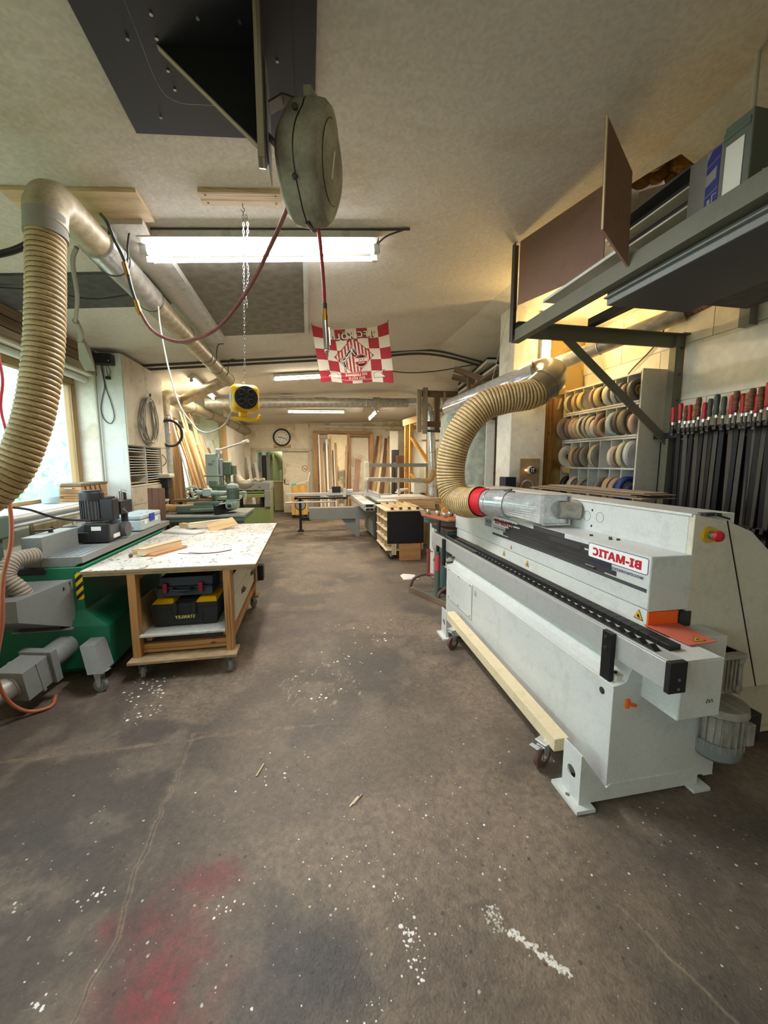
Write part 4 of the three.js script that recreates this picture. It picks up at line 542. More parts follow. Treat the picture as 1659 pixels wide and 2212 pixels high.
{ // boards fixed to the ceiling
  const flat = (x0, x1, z0, z1, th) => { const g = prism('y', [[x0, z0], [x1, z0], [x1, z1], [x0, z1]], -th, -0.001, 0.001), p = g.attributes.position; for (let i = 0; i < p.count; i++) p.setY(i, p.getY(i) + ceilY(p.getX(i), p.getZ(i))); g.computeVertexNormals(); return uvm(g); };
  solo('ceiling_board', 'wide pale plywood board screwed to the ceiling behind the duct elbow', 'board', flat(-1.56, -0.9, -2.60, -2.88, 0.022), M.plyPale);
  const p = thing('ceiling_plank', 'short pine plank on the ceiling that carries the hanging chain', 'plank', [-0.345, 3.18, -2.65]);
  part(p, 'plank', flat(-0.575, -0.12, -2.585, -2.705, 0.024), M.pine); part(p, 'screw', [[-0.54, -2.61], [-0.54, -2.68], [-0.15, -2.61], [-0.15, -2.68]].map(([x, z]) => cy([x, ceilY(x, z) - 0.0265, z], [x, ceilY(x, z) - 0.02, z], 0.006, 0.006, 8)), M.iron); part(p, 'hook', tb([[-0.345, 3.195, -2.68], [-0.345, 3.17, -2.68], [-0.335, 3.155, -2.68], [-0.345, 3.143, -2.68], [-0.356, 3.155, -2.68]], 0.003, 16, 6), M.steel);
  solo('ceiling_plate', 'small pale plate with bent wires on the ceiling beside the duct', 'plate', flat(-1.47, -1.06, -5.3, -5.58, 0.02), M.whiteOld);
  // black panel with screws, gusset bracket and hose reel
  const q = thing('ceiling_bracket', 'black plywood bracket hanging from the dark screwed ceiling panel', 'bracket', [-0.2, 2.69, -1.7]);
  const onP = (x) => 3.159 + 0.1 * (x + 0.74) - 0.001;
  part(q, 'inset_sheet', (() => { const g = prism('y', [[-0.56, -1.2], [-0.56, -1.93], [-0.545, -1.98], [-0.50, -2.015], [-0.2, -2.02], [-0.02, -2.02], [-0.02, -1.2]], -0.004, 0), a = g.attributes.position; for (let i = 0; i < a.count; i++) a.setY(i, a.getY(i) + onP(a.getX(i)) - 0.002); g.computeVertexNormals(); return uvm(g); })(), M.filmDark);
  part(q, 'sheet_edge', tb([[-0.56, onP(-0.56) - 0.004, -1.2], [-0.56, onP(-0.56) - 0.004, -1.7], [-0.56, onP(-0.56) - 0.004, -1.93], [-0.545, onP(-0.545) - 0.004, -1.985], [-0.50, onP(-0.5) - 0.004, -2.016], [-0.4, onP(-0.4) - 0.004, -2.02], [-0.18, onP(-0.18) - 0.004, -2.02]], 0.0018, 40, 5), M.grey);
  for (const [x, z] of [[-0.6, -1.76], [-0.5, -1.75], [-0.49, -1.67], [-0.34, -1.67], [-0.5, -1.87], [-0.5, -1.95], [-0.6, -2.09], [-0.2, -1.67], [-0.08, -1.8], [-0.06, -1.98]]) part(q, 'screw', cy([x, onP(x) - 0.012, z], [x, onP(x), z], 0.006, 0.006, 10), M.steel);
  part(q, 'gusset', prism('z', [[-0.505, 3.178], [-0.148, 3.213], [-0.148, 2.885]], -1.80, -1.775), M.blackFilm); part(q, 'gusset_edge', bar([-0.508, 3.176, -1.7875], [-0.15, 2.88, -1.7875], 0.0255, 0.004, [0.6, 0.8, 0], 0), M.weathered);
  part(q, 'side_board', prism('x', [[-1.58, 3.212], [-1.58, 2.715], [-1.60, 2.695], [-1.63, 2.71], [-1.83, 2.87], [-1.83, 3.212]], -0.146, -0.123, 0.001), M.blackFilm);
  part(q, 'side_board_edge', [bb(-0.146, -0.123, 2.715, 3.212, -1.579, -1.5755, 0), bar([-0.1345, 2.715, -1.579], [-0.1345, 2.694, -1.60], 0.023, 0.004, [0, 0, 1], 0)], M.weathered);
  const r = thing('hose_reel', 'dusty grey hose reel hanging from the black ceiling bracket', 'reel', [0.03, 2.63, -1.76]);
  part(r, 'mount_plate', bb(-0.122, -0.116, 2.80, 3.12, -1.86, -1.68), M.grey);
  part(r, 'upper_arm', [bar([-0.118, 3.02, -1.77], [-0.06, 3.06, -1.77], 0.06, 0.008, [0, 1, 0]), bar([-0.06, 3.06, -1.77], [0.0, 3.05, -1.77], 0.055, 0.008)], M.iron); part(r, 'lower_arm', [bar([-0.118, 2.90, -1.74], [-0.06, 2.835, -1.73], 0.05, 0.008), bar([-0.06, 2.835, -1.73], [-0.005, 2.835, -1.72], 0.05, 0.008), cy([-0.01, 2.835, -1.71], [-0.01, 2.84, -1.69], 0.022)], M.iron);
  const ax = V(0.92, -0.13, 0.36).normalize(), up = V(0, 1, 0).sub(ax.clone().multiplyScalar(ax.y)).normalize(), sd = up.clone().cross(ax), C = V(0.043, 2.85, -1.78);
  const tilt = 0.25, at = (a0, b0, c) => { const a = a0 * Math.cos(tilt) - b0 * Math.sin(tilt), b = a0 * Math.sin(tilt) + b0 * Math.cos(tilt); return at0(a, b, c); }, at0 = (a, b, c) => C.clone().addScaledVector(sd, a).addScaledVector(up, b).addScaledVector(ax, c).toArray();
  const outline = (k, w) => Array.from({ length: 48 }, (_, i) => { const q2 = i / 48 * 6.283, c = Math.cos(q2), s2 = Math.sin(q2), R = 0.182 * (1 + 0.05 * Math.cos(4 * q2)) * k * (1 - 0.12 * Math.max(0, s2)); return at(c * R * 0.95, s2 * R * 1.14 + (s2 > 0.8 ? 0.012 * k : 0), w); });
  const ringMesh = (rings) => { const P = [], I = [], n = 48; rings.forEach((R) => R.forEach((p) => P.push(...p))); for (let j = 0; j + 1 < rings.length; j++) for (let i = 0; i < n; i++) { const a = j * n + i, b = j * n + (i + 1) % n; I.push(a, b, a + n, b, b + n, a + n); } const g = new THREE.BufferGeometry(); g.setAttribute('position', new THREE.Float32BufferAttribute(P, 3)); g.setIndex(I); g.computeVertexNormals(); const q3 = fin(g); q3.setAttribute('uv', new THREE.Float32BufferAttribute(new Float32Array(q3.attributes.position.count * 2), 2)); return uvm(q3); };
  part(r, 'rear_shell', ringMesh([outline(0.01, -0.092), outline(0.72, -0.09), outline(0.88, -0.082), outline(0.965, -0.062), outline(0.99, -0.03), outline(1, -0.003)]), M.reel); part(r, 'front_shell', ringMesh([outline(1, 0.003), outline(0.99, 0.03), outline(0.965, 0.062), outline(0.88, 0.082), outline(0.72, 0.09), outline(0.01, 0.092)]), M.reel); part(r, 'seam', ringMesh([outline(0.985, -0.006), outline(0.985, 0.006)]), M.iron);
  part(r, 'badge', [tb(Array.from({ length: 22 }, (_, i) => { const q2 = 1.7 + i / 21 * 3.3; return at(Math.cos(q2) * 0.12, Math.sin(q2) * 0.135, 0.0915); }), 0.0022, 40, 5)], M.iron);
  part(r, 'badge_text', sheet(at(0.022, 0.045, 0.0925), sd.clone().multiplyScalar(-0.014).toArray(), up.clone().multiplyScalar(-0.10).toArray(), 0.0006), M.paper);
  part(r, 'hose_slot', [bar(at(-0.05, -0.205, 0.005), at(0.03, -0.215, 0.006), 0.02, 0.02, ax.toArray())], M.black); part(r, 'lug', [sp(at(0.0, 0.19, 0), 0.026, 12), bar(at(-0.05, 0.185, 0), at(0.05, 0.185, 0), 0.07, 0.03, ax.toArray())], M.reel);
  const screwRing = [0.3, 1.5, 2.6, 3.6, 5.0, 5.8]; for (const q2 of screwRing) part(r, 'shell_clip', sp(at(Math.cos(q2) * 0.182, Math.sin(q2) * 0.212, 0.0), 0.012, 8), M.iron);
}
{ // air hoses
  const h = thing('air_hose', 'dusty pink air hose swagging from the reel to the ceiling duct', 'hose', [-0.5, 2.28, -2.2]);
  part(h, 'pink_hose', tb([[-0.04, 2.78, -1.83], [-0.05, 2.74, -1.85], [-0.138, 2.613, -1.95], [-0.247, 2.471, -2.05], [-0.397, 2.328, -2.15], [-0.531, 2.285, -2.25], [-0.67, 2.288, -2.35], [-0.796, 2.35, -2.4], [-0.864, 2.458, -2.42]], 0.0085, 90, 10), M.pinkHose);
  part(h, 'grey_hose', tb([[-0.864, 2.458, -2.42], [-0.89, 2.56, -2.42], [-0.917, 2.706, -2.42], [-0.94, 2.78, -2.38], [-0.955, 2.84, -2.36], [-1.0, 2.90, -2.4]], 0.009, 50, 10), M.iron);
  for (const [a, b] of [[[-0.862, 2.45, -2.42], [-0.875, 2.505, -2.42]], [[-0.906, 2.64, -2.42], [-0.917, 2.69, -2.42]]]) part(h, 'fitting', [cy(a, b, 0.013, 0.013, 6), cy([a[0] + 0.003, a[1] - 0.012, a[2]], a, 0.0105)], M.brass);
  const g = thing('blow_gun', 'red air hose with a brass coupling and chrome blow gun hanging from the reel', 'air gun', [0.09, 2.12, -1.87]);
  part(g, 'hose', tb([[0.065, 2.66, -1.83], [0.075, 2.6, -1.85], [0.088, 2.45, -1.87], [0.092, 2.33, -1.87]], 0.0075, 30, 10), M.redHose); part(g, 'hose_ferrule', cy([0.092, 2.355, -1.87], [0.092, 2.33, -1.87], 0.0095), M.iron);
  part(g, 'coupling', [cy([0.092, 2.33, -1.87], [0.092, 2.305, -1.87], 0.012, 0.012, 6), cy([0.092, 2.305, -1.87], [0.092, 2.28, -1.87], 0.0135), cy([0.092, 2.335, -1.87], [0.092, 2.345, -1.87], 0.0085)], M.brass);
  part(g, 'body', [cy([0.092, 2.28, -1.87], [0.097, 2.16, -1.87], 0.0135, 0.0125), sp([0.098, 2.155, -1.87], 0.0125, 12), bar([0.108, 2.25, -1.865], [0.112, 2.175, -1.865], 0.012, 0.004, [1, 0, 0])], M.chrome); part(g, 'nozzle', [cy([0.098, 2.15, -1.87], [0.10, 2.125, -1.86], 0.006, 0.003)], M.steel);
}
{ // hanging socket box
  const c = thing('chain', 'thin steel chain hanging from the ceiling plank to the yellow socket box', 'chain', [-0.36, 2.14, -2.68]);
  const link = mg([tb(Array.from({ length: 12 }, (_, k) => { const q = k / 12 * 6.283; return [0.0052 * Math.cos(q), 0.0125 * Math.sin(q), 0]; }), 0.0019, 24, 5, true)]);
  const L = (x, y, i) => { const o = new THREE.Mesh(link, M.steel); o.name = numbered('link'); o.castShadow = true; o.position.set(x + 0.36, y - 2.14, 0); o.rotation.y = i % 2 ? 0.4 : 1.97; c.add(o); };
  for (let i = 0; i < 49; i++) L(mix(-0.345, -0.376, i / 48), 3.135 - i * 0.0203, i);
  for (let i = 0; i < 26; i++) L(-0.328 + 0.008 * Math.sin(i * 0.5) - 0.0006 * i, 3.12 - i * 0.0203, i + 1);
  const t = thing('socket_box', 'yellow hanging socket box with a round black face and a handle below', 'socket box', [-0.385, 1.93, -2.68], { inHall: false, ry: 0.32 });
  part(t, 'body', [bx(0.165, 0.165, 0.15, 0, 0.12, 0, null, 0.03)], M.yellow); part(t, 'body_ribs', [bx(0.168, 0.012, 0.10, 0, 0.12, -0.01, null, 0.005)], M.yellowDull);
  const f = part(t, 'socket_face', cy([0, 0.12, 0.07], [0, 0.12, 0.082], 0.07, 0.068, 36), M.black);
  for (const [x, y] of [[-1, -1], [1, -1], [-1, 1], [1, 1]]) part(f, 'socket', [lathe([[0.011, 0], [0.013, 0.005], [0.021, 0.006], [0.023, 0]], [x * 0.029, 0.12 + y * 0.029, 0.082], [0, 0, 1], 20)], M.blackSoft);
  part(t, 'label', sheet([-0.0835, 0.095, -0.045], [0, 0, 0.09], [0, 0.05, 0]), print(ctex(128, 72, (x) => { x.fillStyle = '#dfe8ec'; x.fillRect(0, 0, 128, 72); x.fillStyle = '#4a78b0'; x.fillRect(0, 0, 40, 72); x.fillStyle = '#444'; for (let i = 0; i < 5; i++) x.fillRect(48, 10 + i * 12, 70, 4); })));
  part(t, 'handle', [bx(0.05, 0.05, 0.05, -0.01, 0.03, 0, null, 0.012), tb([[-0.07, 0.0, 0.0], [-0.02, -0.005, 0.02], [0.04, -0.01, 0.035], [0.075, -0.005, 0.045], [0.085, 0.02, 0.048]], 0.013, 24, 10)], M.yellow); part(t, 'eye', torus([0, 0.21, 0], 0.012, 0.003, [0, 0, 1], 16, 6), M.steel);
  solo('power_cable', 'thin grey cable sagging from the yellow socket box up to the ceiling duct', 'cable', [tb([[-0.46, 2.0, -2.70], [-0.477, 1.977, -2.75], [-0.53, 1.91, -2.82], [-0.598, 1.876, -2.9], [-0.70, 1.862, -3.02], [-0.766, 1.885, -3.08], [-0.83, 1.95, -3.14], [-0.90, 2.05, -3.18], [-0.99, 2.32, -3.27], [-1.08, 2.69, -3.42], [-1.125, 2.87, -3.55]], 0.006, 90)], M.cordPale);
}
{ // flag
  const W = '#ece2cc', Rd = '#b3303a';
  const ft = ctex(1024, 820, (x, w, h) => {
    x.fillStyle = W; x.fillRect(0, 0, w, h); x.fillStyle = Rd; for (let i = 0; i < 7; i++) for (let j = 0; j < 5; j++) if ((i + j) % 2 === 0) x.fillRect(i * w / 7, j * h / 5, w / 7, h / 5);
    x.translate(w, 0); x.scale(-1, 1);                       // the photograph shows the cloth mirrored
    const D = () => { x.beginPath(); x.moveTo(512, 150); x.lineTo(780, 430); x.lineTo(512, 710); x.lineTo(244, 430); x.closePath(); };
    x.save(); D(); x.clip(); x.fillStyle = W; x.fillRect(0, 0, w, h); x.fillStyle = Rd; for (let i = 0; i < 12; i++) x.fillRect(244 + i * 46, 100, 24, 640); x.restore(); x.lineWidth = 10; x.strokeStyle = Rd; D(); x.stroke();
    // leaping goat above the round badge
    x.save(); x.translate(540, 440); x.scale(1.32, 1.32); x.rotate(0.06); x.lineJoin = 'round'; x.lineCap = 'round';
    const goat = () => { x.beginPath(); x.moveTo(88, 150); x.lineTo(78, 96); x.lineTo(92, 40); x.lineTo(70, 26); x.lineTo(30, -22); x.lineTo(-4, -56); x.lineTo(-26, -66); x.lineTo(-52, -60); x.lineTo(-38, -78); x.lineTo(-20, -84); x.lineTo(-6, -126); x.lineTo(4, -88); x.lineTo(26, -68); x.lineTo(62, -26); x.lineTo(100, 2); x.lineTo(122, -8); x.lineTo(112, 18); x.lineTo(112, 52); x.lineTo(94, 98); x.lineTo(104, 150); x.closePath(); };
    x.strokeStyle = W; x.lineWidth = 16; goat(); x.stroke(); x.fillStyle = '#efe6d2'; x.strokeStyle = '#20201f'; x.lineWidth = 6; goat(); x.fill(); x.stroke();
    x.lineWidth = 13; for (const [a, b, c, d] of [[-30, -50, -44, -10], [-6, -40, -30, 0], [10, -70, 30, -52], [40, -40, 60, -22], [72, 0, 96, 14], [96, 40, 86, 90], [-22, -76, -30, -56]]) { x.beginPath(); x.moveTo(a, b); x.lineTo(c, d); x.stroke(); } x.restore();
    x.fillStyle = Rd; x.beginPath(); x.arc(424, 500, 92, 0, 7); x.fill(); x.lineWidth = 9; x.strokeStyle = '#efe6d2'; x.stroke(); x.lineWidth = 4; x.strokeStyle = Rd; x.beginPath(); x.arc(424, 500, 98, 0, 7); x.stroke();
    x.fillStyle = '#2a2422'; x.beginPath(); x.moveTo(380, 462); x.lineTo(392, 440); x.lineTo(400, 420); x.lineTo(408, 440); x.lineTo(418, 440); x.lineTo(426, 418); x.lineTo(436, 442); x.lineTo(462, 448); x.lineTo(466, 462); x.fill(); x.beginPath(); x.moveTo(360, 548); x.lineTo(490, 548); x.quadraticCurveTo(424, 610, 360, 548); x.fill();
    x.fillStyle = '#efe6d2'; x.fillRect(334, 464, 180, 50); x.fillStyle = Rd; x.font = 'bold 50px sans-serif'; x.textAlign = 'center'; x.fillText('1.FC', 424, 507, 150); x.fillStyle = '#efe6d2'; x.font = 'bold 32px sans-serif'; x.fillText('KÖLN', 424, 545);
    x.save(); x.translate(500, 150); x.transform(1, 0.04, 0, 1, 0, 0); x.font = 'bold 132px sans-serif'; x.textAlign = 'center'; for (let k = 20; k >= 0; k -= 2) { x.fillStyle = k ? '#4a443c' : '#efe4cc'; x.fillText('1.FC KÖLN', k * 0.7, k, 800); } x.lineWidth = 5; x.strokeStyle = '#2a2622'; x.strokeText('1.FC KÖLN', 0, 0, 800); x.fillStyle = '#efe4cc'; x.fillText('1.FC KÖLN', 0, 0, 800); x.restore();
    x.strokeStyle = '#2e2a28'; x.lineWidth = 5; x.fillStyle = W; for (const s of [1, -1]) { x.beginPath(); x.moveTo(512 - s * 250, 690); x.lineTo(512 - s * 400, 640); x.lineTo(512 - s * 345, 690); x.lineTo(512 - s * 410, 740); x.lineTo(512 - s * 250, 760); x.closePath(); x.fill(); x.stroke(); }
    x.fillStyle = Rd; x.fillRect(290, 655, 450, 125); x.strokeStyle = W; x.strokeRect(298, 662, 434, 111); x.fillStyle = W; x.font = 'bold 50px sans-serif'; x.fillText('DIE LEGENDE', 512, 712, 380); x.fillText('AUS KÖLN', 512, 762, 300);
  });
  const g = grid(48, 36, (u, v) => { // v: 0 bottom, 1 top
    const t = 1 - v, x = mix(mix(0.08, 0.175, t), mix(0.985, 1.03, t), u), ye = mix(3.235, 3.33, u), sag = 0.075 * Math.sin(u * Math.PI) * (1 - t * 0.55) + 0.012 * Math.sin(u * 9);
    const y = mix(ye - sag, mix(2.565, 2.61, u) + 0.015 * Math.sin(u * 11), t), z = -4.86 + 0.10 * t + 0.02 * Math.sin(u * 13 + t * 2) * (0.3 + t) + 0.025 * Math.sin((u - t) * 6) * t;
    return [x, y, z];
  });
  const m = new THREE.MeshPhysicalMaterial({ map: ft, roughness: 0.95, side: THREE.DoubleSide, transmission: 0.35, thickness: 0 }); m.userData.ownUV = true;
  const t = thing('flag', 'red and white checkered club flag with a goat emblem pinned to the ceiling', 'flag', [0.55, 2.56, -4.8]);
  part(t, 'cloth', g, m); for (const x of [0.085, 0.985]) part(t, 'pin', cy([x, ceilY(x, -4.86) - 0.03, -4.86], [x, ceilY(x, -4.86), -4.86], 0.006), M.steel);
}
{ // cables on the ceiling and in the corners
  const cab = (label, pts, r = 0.012, m = M.cord, n = 40) => solo('ceiling_cable', label, 'cable', [tb(pts, r, n)], m);
  cab('upper of two dark conduits crossing the ceiling where the slabs meet', [-2.3, -1, 0, 1, 2, 3.2].map((x) => [x, ceilY(x, -6.3) - 0.018, -6.3]), 0.016);
  cab('lower of two dark conduits crossing the ceiling where the slabs meet', [-2.3, -1, 0, 1, 2, 3.2].map((x) => [x, ceilY(x, -6.4) - 0.045, -6.4]), 0.018);
  cab('thin cable drooping below the conduits toward the pier', [[0.2, 3.16, -6.5], [1.0, 3.17, -6.5], [1.6, 3.12, -6.5], [2.1, 3.16, -6.5], [2.8, 3.3, -6.5]], 0.009);
  cab('thin dark cable along the ceiling above the near lamp', [[-1.06, ceilY(-1.06, -2.98) - 0.01, -2.98], [-0.3, ceilY(-0.3, -2.98) - 0.009, -2.98], [0.4, ceilY(0.4, -2.98) - 0.01, -2.98], [0.76, ceilY(0.76, -2.97) - 0.009, -2.97]], 0.008);
  cab('short cable leaving the near lamp at its right end', [[0.55, 3.26, -3.08], [0.60, ceilY(0.6, -3.0) - 0.03, -3.02], [0.74, ceilY(0.74, -2.96) - 0.01, -2.96]], 0.006);
  cab('grey cable crossing the dark panel above the window', [[-2.4, 2.98, -3.7], [-2.0, 2.985, -3.72], [-1.7, 2.98, -3.8], [-1.4, 3.06, -3.85]], 0.007);
  cab('black cable entering the picture at the left edge beside the duct elbow', [[-1.5, 2.6, -2.3], [-1.35, 2.66, -2.32], [-1.2, 2.74, -2.3]], 0.016, M.black, 20);
}

// ---------------------------------------------------------------- right side
{ // edge banding machine
  const t = thing('edge_banding_machine', 'long white edge banding machine with a red and blue nameplate and black feed chain', 'machine', [1.85, 0, -2.9]);
  part(t, 'cabinet', [prism('z', [[1.39, 0.06], [2.02, 0.06], [2.02, 0.80], [1.53, 0.80], [1.49, 0.70], [1.455, 0.62], [1.39, 0.60]], -3.78, -1.5, 0.002)], M.machine);
  part(t, 'cabinet_lip', [bb(1.388, 1.46, 0.598, 0.606, -3.78, -1.5), bb(1.388, 1.42, 0.052, 0.06, -1.53, -1.498), bb(1.96, 2.02, 0.052, 0.06, -1.53, -1.498)], M.white);
  const ap = part(t, 'access_panel', bb(1.378, 1.391, 0.28, 0.59, -3.70, -3.12), M.machine);
  for (const [y, z] of [[0.30, -3.15], [0.58, -3.15], [0.30, -3.42], [0.58, -3.42], [0.30, -3.68], [0.58, -3.68]]) part(ap, 'screw', cy([1.3755, y, z], [1.379, y, z], 0.007, 0.007, 10), M.iron);
  part(t, 'emblem', [torus([1.389, 0.545, -3.06], 0.014, 0.0016, [1, 0, 0], 20, 5), torus([1.389, 0.525, -3.06], 0.014, 0.0016, [1, 0, 0], 20, 5)], M.greyMid);
  for (const z of [-1.56, -3.42]) { // cross feet with a round hole, on bolted plates
    const near = z > -2;
    part(t, 'foot', [prism('x', [[z - 0.065, 0.02], [z + 0.065, 0.02], [z + 0.065, 0.272], [z - 0.065, 0.272]], 1.24, 1.248, 0, [circ(z, 0.145, 0.03)]), prism('z', [[1.248, 0.02], [1.92, 0.02], [1.92, 0.10], [1.41, 0.10], [1.385, 0.085], [1.248, 0.27]], z + 0.058, z + 0.065), prism('z', [[1.248, 0.02], [1.92, 0.02], [1.92, 0.10], [1.41, 0.10], [1.385, 0.085], [1.248, 0.27]], z - 0.065, z - 0.058)], M.machine);
    for (const x of [1.25, 1.91]) part(t, 'foot_plate', prism('y', [[x - 0.045, z - 0.1], [x + 0.055, z - 0.1], [x + 0.055, z + 0.1], [x - 0.045, z + 0.1]], 0, 0.02, 0.001, near ? [circ(x - 0.02, z, 0.012, 12)] : []), M.machine);
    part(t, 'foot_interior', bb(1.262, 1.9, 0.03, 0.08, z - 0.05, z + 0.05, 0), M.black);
  }
  part(t, 'conveyor_beam', [prism('z', [[1.545, 0.54], [1.765, 0.54], [1.765, 0.805], [1.56, 0.805], [1.545, 0.80]], -4.05, -1.31, 0.004)], M.machine); part(t, 'beam_cover', bb(1.56, 1.75, 0.805, 0.812, -1.52, -1.313), M.white); part(t, 'scratch', sheet([1.68, 0.60, -1.3098], [0.05, 0, 0], [0, 0.03, 0], 0.0005), print(ctex(64, 40, (x) => { x.strokeStyle = '#555'; x.lineWidth = 3; for (const [a, b, c, d] of [[6, 30, 18, 6], [12, 34, 22, 8], [26, 30, 34, 10], [30, 30, 40, 14], [46, 18, 50, 10]]) { x.beginPath(); x.moveTo(a, b); x.lineTo(c, d); x.stroke(); } }), { transparent: true }));
  part(t, 'table_strip', bb(1.505, 1.545, 0.80, 0.825, -4.25, -1.31), M.aluPlain);
  for (let i = 0; i < 46; i++) part(t, 'feed_pad', bb(1.572, 1.634, 0.812, 0.838, -4.0 + i * 0.0565, -4.0 + i * 0.0565 + 0.0558, 0.003), M.black);
  part(t, 'feed_chain', [bb(1.575, 1.63, 0.805, 0.832, -4.0, -1.42, 0)], M.blackSoft);
  const zig = []; for (let i = 0; i <= 62; i++) { zig.push([-3.25 + i * 0.0305, 0.846 + (i % 2) * 0.018]); } zig.push([-1.36, 0.83], [-3.25, 0.83]);
  part(t, 'roller_strip', prism('x', zig, 1.45, 1.48), M.black); part(t, 'slide_strip', bb(1.445, 1.49, 0.842, 0.852, -4.36, -3.25), M.black);
  part(t, 'support_rail', [bb(1.42, 1.50, 0.722, 0.842, -4.38, -1.27, 0.004), bb(1.42, 1.426, 0.842, 0.852, -4.38, -1.27)], M.alu, 'brushed aluminium support rail'); const cap = part(t, 'rail_end_cap', bb(1.414, 1.498, 0.716, 0.85, -1.272, -1.247, 0.003), M.black); for (const y of [0.735, 0.775]) part(cap, 'screw', cy([1.46, y, -1.249], [1.46, y, -1.244], 0.006, 0.006, 10), M.steel);
  for (const z of [-1.57, -3.93]) { const b = part(t, 'rail_bracket', bb(1.396, 1.42, z > -2 ? 0.50 : 0.56, 0.845, z - 0.032, z + 0.032, 0.003), M.blackSteel); for (const [y, r] of z > -2 ? [[0.82, 0.009], [0.765, 0.009], [0.545, 0.017]] : [[0.82, 0.008], [0.6, 0.008]]) part(b, 'bolt', [cy([1.397, y, z], [1.388, y, z], r, r, 14), cy([1.39, y, z], [1.384, y, z], r * 0.5, r * 0.5, 6)], M.iron); }
  for (const z of [-1.57, -3.93]) { part(t, 'rail_arm', [bb(1.42, 1.62, 0.535, 0.60, z - 0.05, z + 0.05, 0.006), bb(1.425, 1.60, 0.605, 0.64, z - 0.045, z + 0.045)], M.ivory); part(t, 'arm_plate', [bb(1.42, 1.6, 0.598, 0.606, z - 0.055, z + 0.055), ...[1.44, 1.5].map((x) => cy([x, 0.64, z + 0.02], [x, 0.65, z + 0.02], 0.008, 0.008, 8))], M.black); }
  part(t, 'clamp_lever', [cy([1.47, 0.49, -1.50], [1.47, 0.535, -1.50], 0.011), bar([1.47, 0.51, -1.50], [1.515, 0.50, -1.49], 0.012, 0.014)], M.orange);
  // upper hood over the working units
  part(t, 'hood', [prism('z', [[1.69, 0.905], [1.705, 0.89], [1.94, 0.89], [1.94, 1.18], [1.69, 1.18]], -4.33, -1.645, 0.004)], M.machine); part(t, 'hood_skirt', [bb(1.698, 1.73, 0.80, 0.893, -4.30, -1.655)], M.white);
  part(t, 'rear_housing', [bb(1.93, 2.22, 0.80, 1.388, -4.20, -1.68, 0.004)], M.machine); part(t, 'housing_edge', bb(1.922, 1.934, 1.378, 1.392, -4.2, -1.66), M.white);
  for (const [z, y, r] of [[-2.435, 1.28, 0.034], [-2.31, 1.285, 0.034]]) part(t, 'knockout', torus([1.9295, y, z], r, 0.0016, [1, 0, 0], 28, 5), M.grey);
  for (const y of [1.325, 1.215]) part(t, 'screw_hole', cy([1.9285, y, -2.385], [1.935, y, -2.385], 0.008, 0.008, 12), M.black);
  const pf = part(t, 'end_panel', prism('z', [[1.93, 0.40], [1.93, 1.388], [2.13, 1.352], [2.45, 0.40]], -1.68, -1.648, 0.002), M.ivory); part(t, 'end_door', prism('z', [[2.137, 1.35], [2.30, 1.29], [2.72, 0.94], [2.72, 0.40], [2.457, 0.40]], -1.68, -1.648, 0.002), M.ivory); pf.material = part(t, 'end_door_gap_shade', [bar([2.1335, 1.352, -1.6485], [2.4535, 0.40, -1.6485], 0.005, 0.004, [1, 0, 0], 0)], M.black) && M.ivory;  // black strip paints the shade in the gap between panel and door
  part(t, 'end_hood', [bb(2.1, 2.72, 0.4, 0.94, -2.6, -1.68), prism('z', [[2.13, 1.35], [2.30, 1.29], [2.72, 0.94], [2.13, 0.94]], -2.6, -1.68)], M.ivory); part(t, 'lower_cabinet', [bb(2.05, 2.78, 0.09, 0.41, -4.0, -1.72), bb(2.05, 2.78, 0.07, 0.095, -4.0, -1.69)], M.ivory);
  part(t, 'hinge', [bb(2.0, 2.10, 1.378, 1.392, -1.70, -1.65, 0.003), cy([2.05, 1.386, -1.645], [2.14, 1.362, -1.645], 0.005)], M.black);
  const es = part(t, 'emergency_stop', cy([2.02, 1.283, -1.648], [2.02, 1.283, -1.635], 0.043, 0.041, 32), M.yellowDull, 'yellow disc with a red mushroom button'); part(es, 'button_stem', cy([2.02, 1.283, -1.635], [2.02, 1.283, -1.605], 0.02), M.steel); part(es, 'button', lathe([[0.014, 0], [0.026, 0.004], [0.029, 0.012], [0.024, 0.024], [0, 0.029]], [2.02, 1.283, -1.607], [0, 0, 1]), M.red);
  part(t, 'infeed_block', bb(1.70, 1.882, 0.79, 0.888, -1.654, -1.646, 0.002), M.orange, 'bright orange block'); part(t, 'infeed_opening', bb(1.885, 1.955, 0.70, 0.88, -1.80, -1.64, 0), M.black);
  part(t, 'infeed_plate', frustum([[1.692, 0.816, -1.66], [1.884, 0.816, -1.66], [1.86, 0.818, -1.425], [1.70, 0.818, -1.42]], [[1.692, 0.82, -1.66], [1.884, 0.82, -1.66], [1.86, 0.822, -1.425], [1.70, 0.822, -1.42]]), M.coral, 'dusty coral guide plate');
  const warn = print(ctex(128, 128, (x) => { x.fillStyle = '#d9b21c'; x.beginPath(); x.moveTo(64, 8); x.lineTo(122, 118); x.lineTo(6, 118); x.fill(); x.strokeStyle = '#111'; x.lineWidth = 9; x.stroke(); x.fillStyle = '#151515'; x.beginPath(); x.arc(60, 82, 17, 0, 7); x.fill(); x.beginPath(); x.moveTo(46, 72); x.lineTo(90, 96); x.lineTo(88, 104); x.lineTo(40, 92); x.fill(); x.fillRect(50, 56, 10, 20); }), { transparent: true });
  part(t, 'warning_sign', sheet([1.6975, 0.828, -1.735], [0, 0, 0.062], [0, 0.058, 0]), warn); for (const z of [-2.78, -3.16]) part(t, 'warning_sign', sheet([1.6975, 0.83, z - 0.03], [0, 0, 0.05], [0, 0.055, 0]), warn);
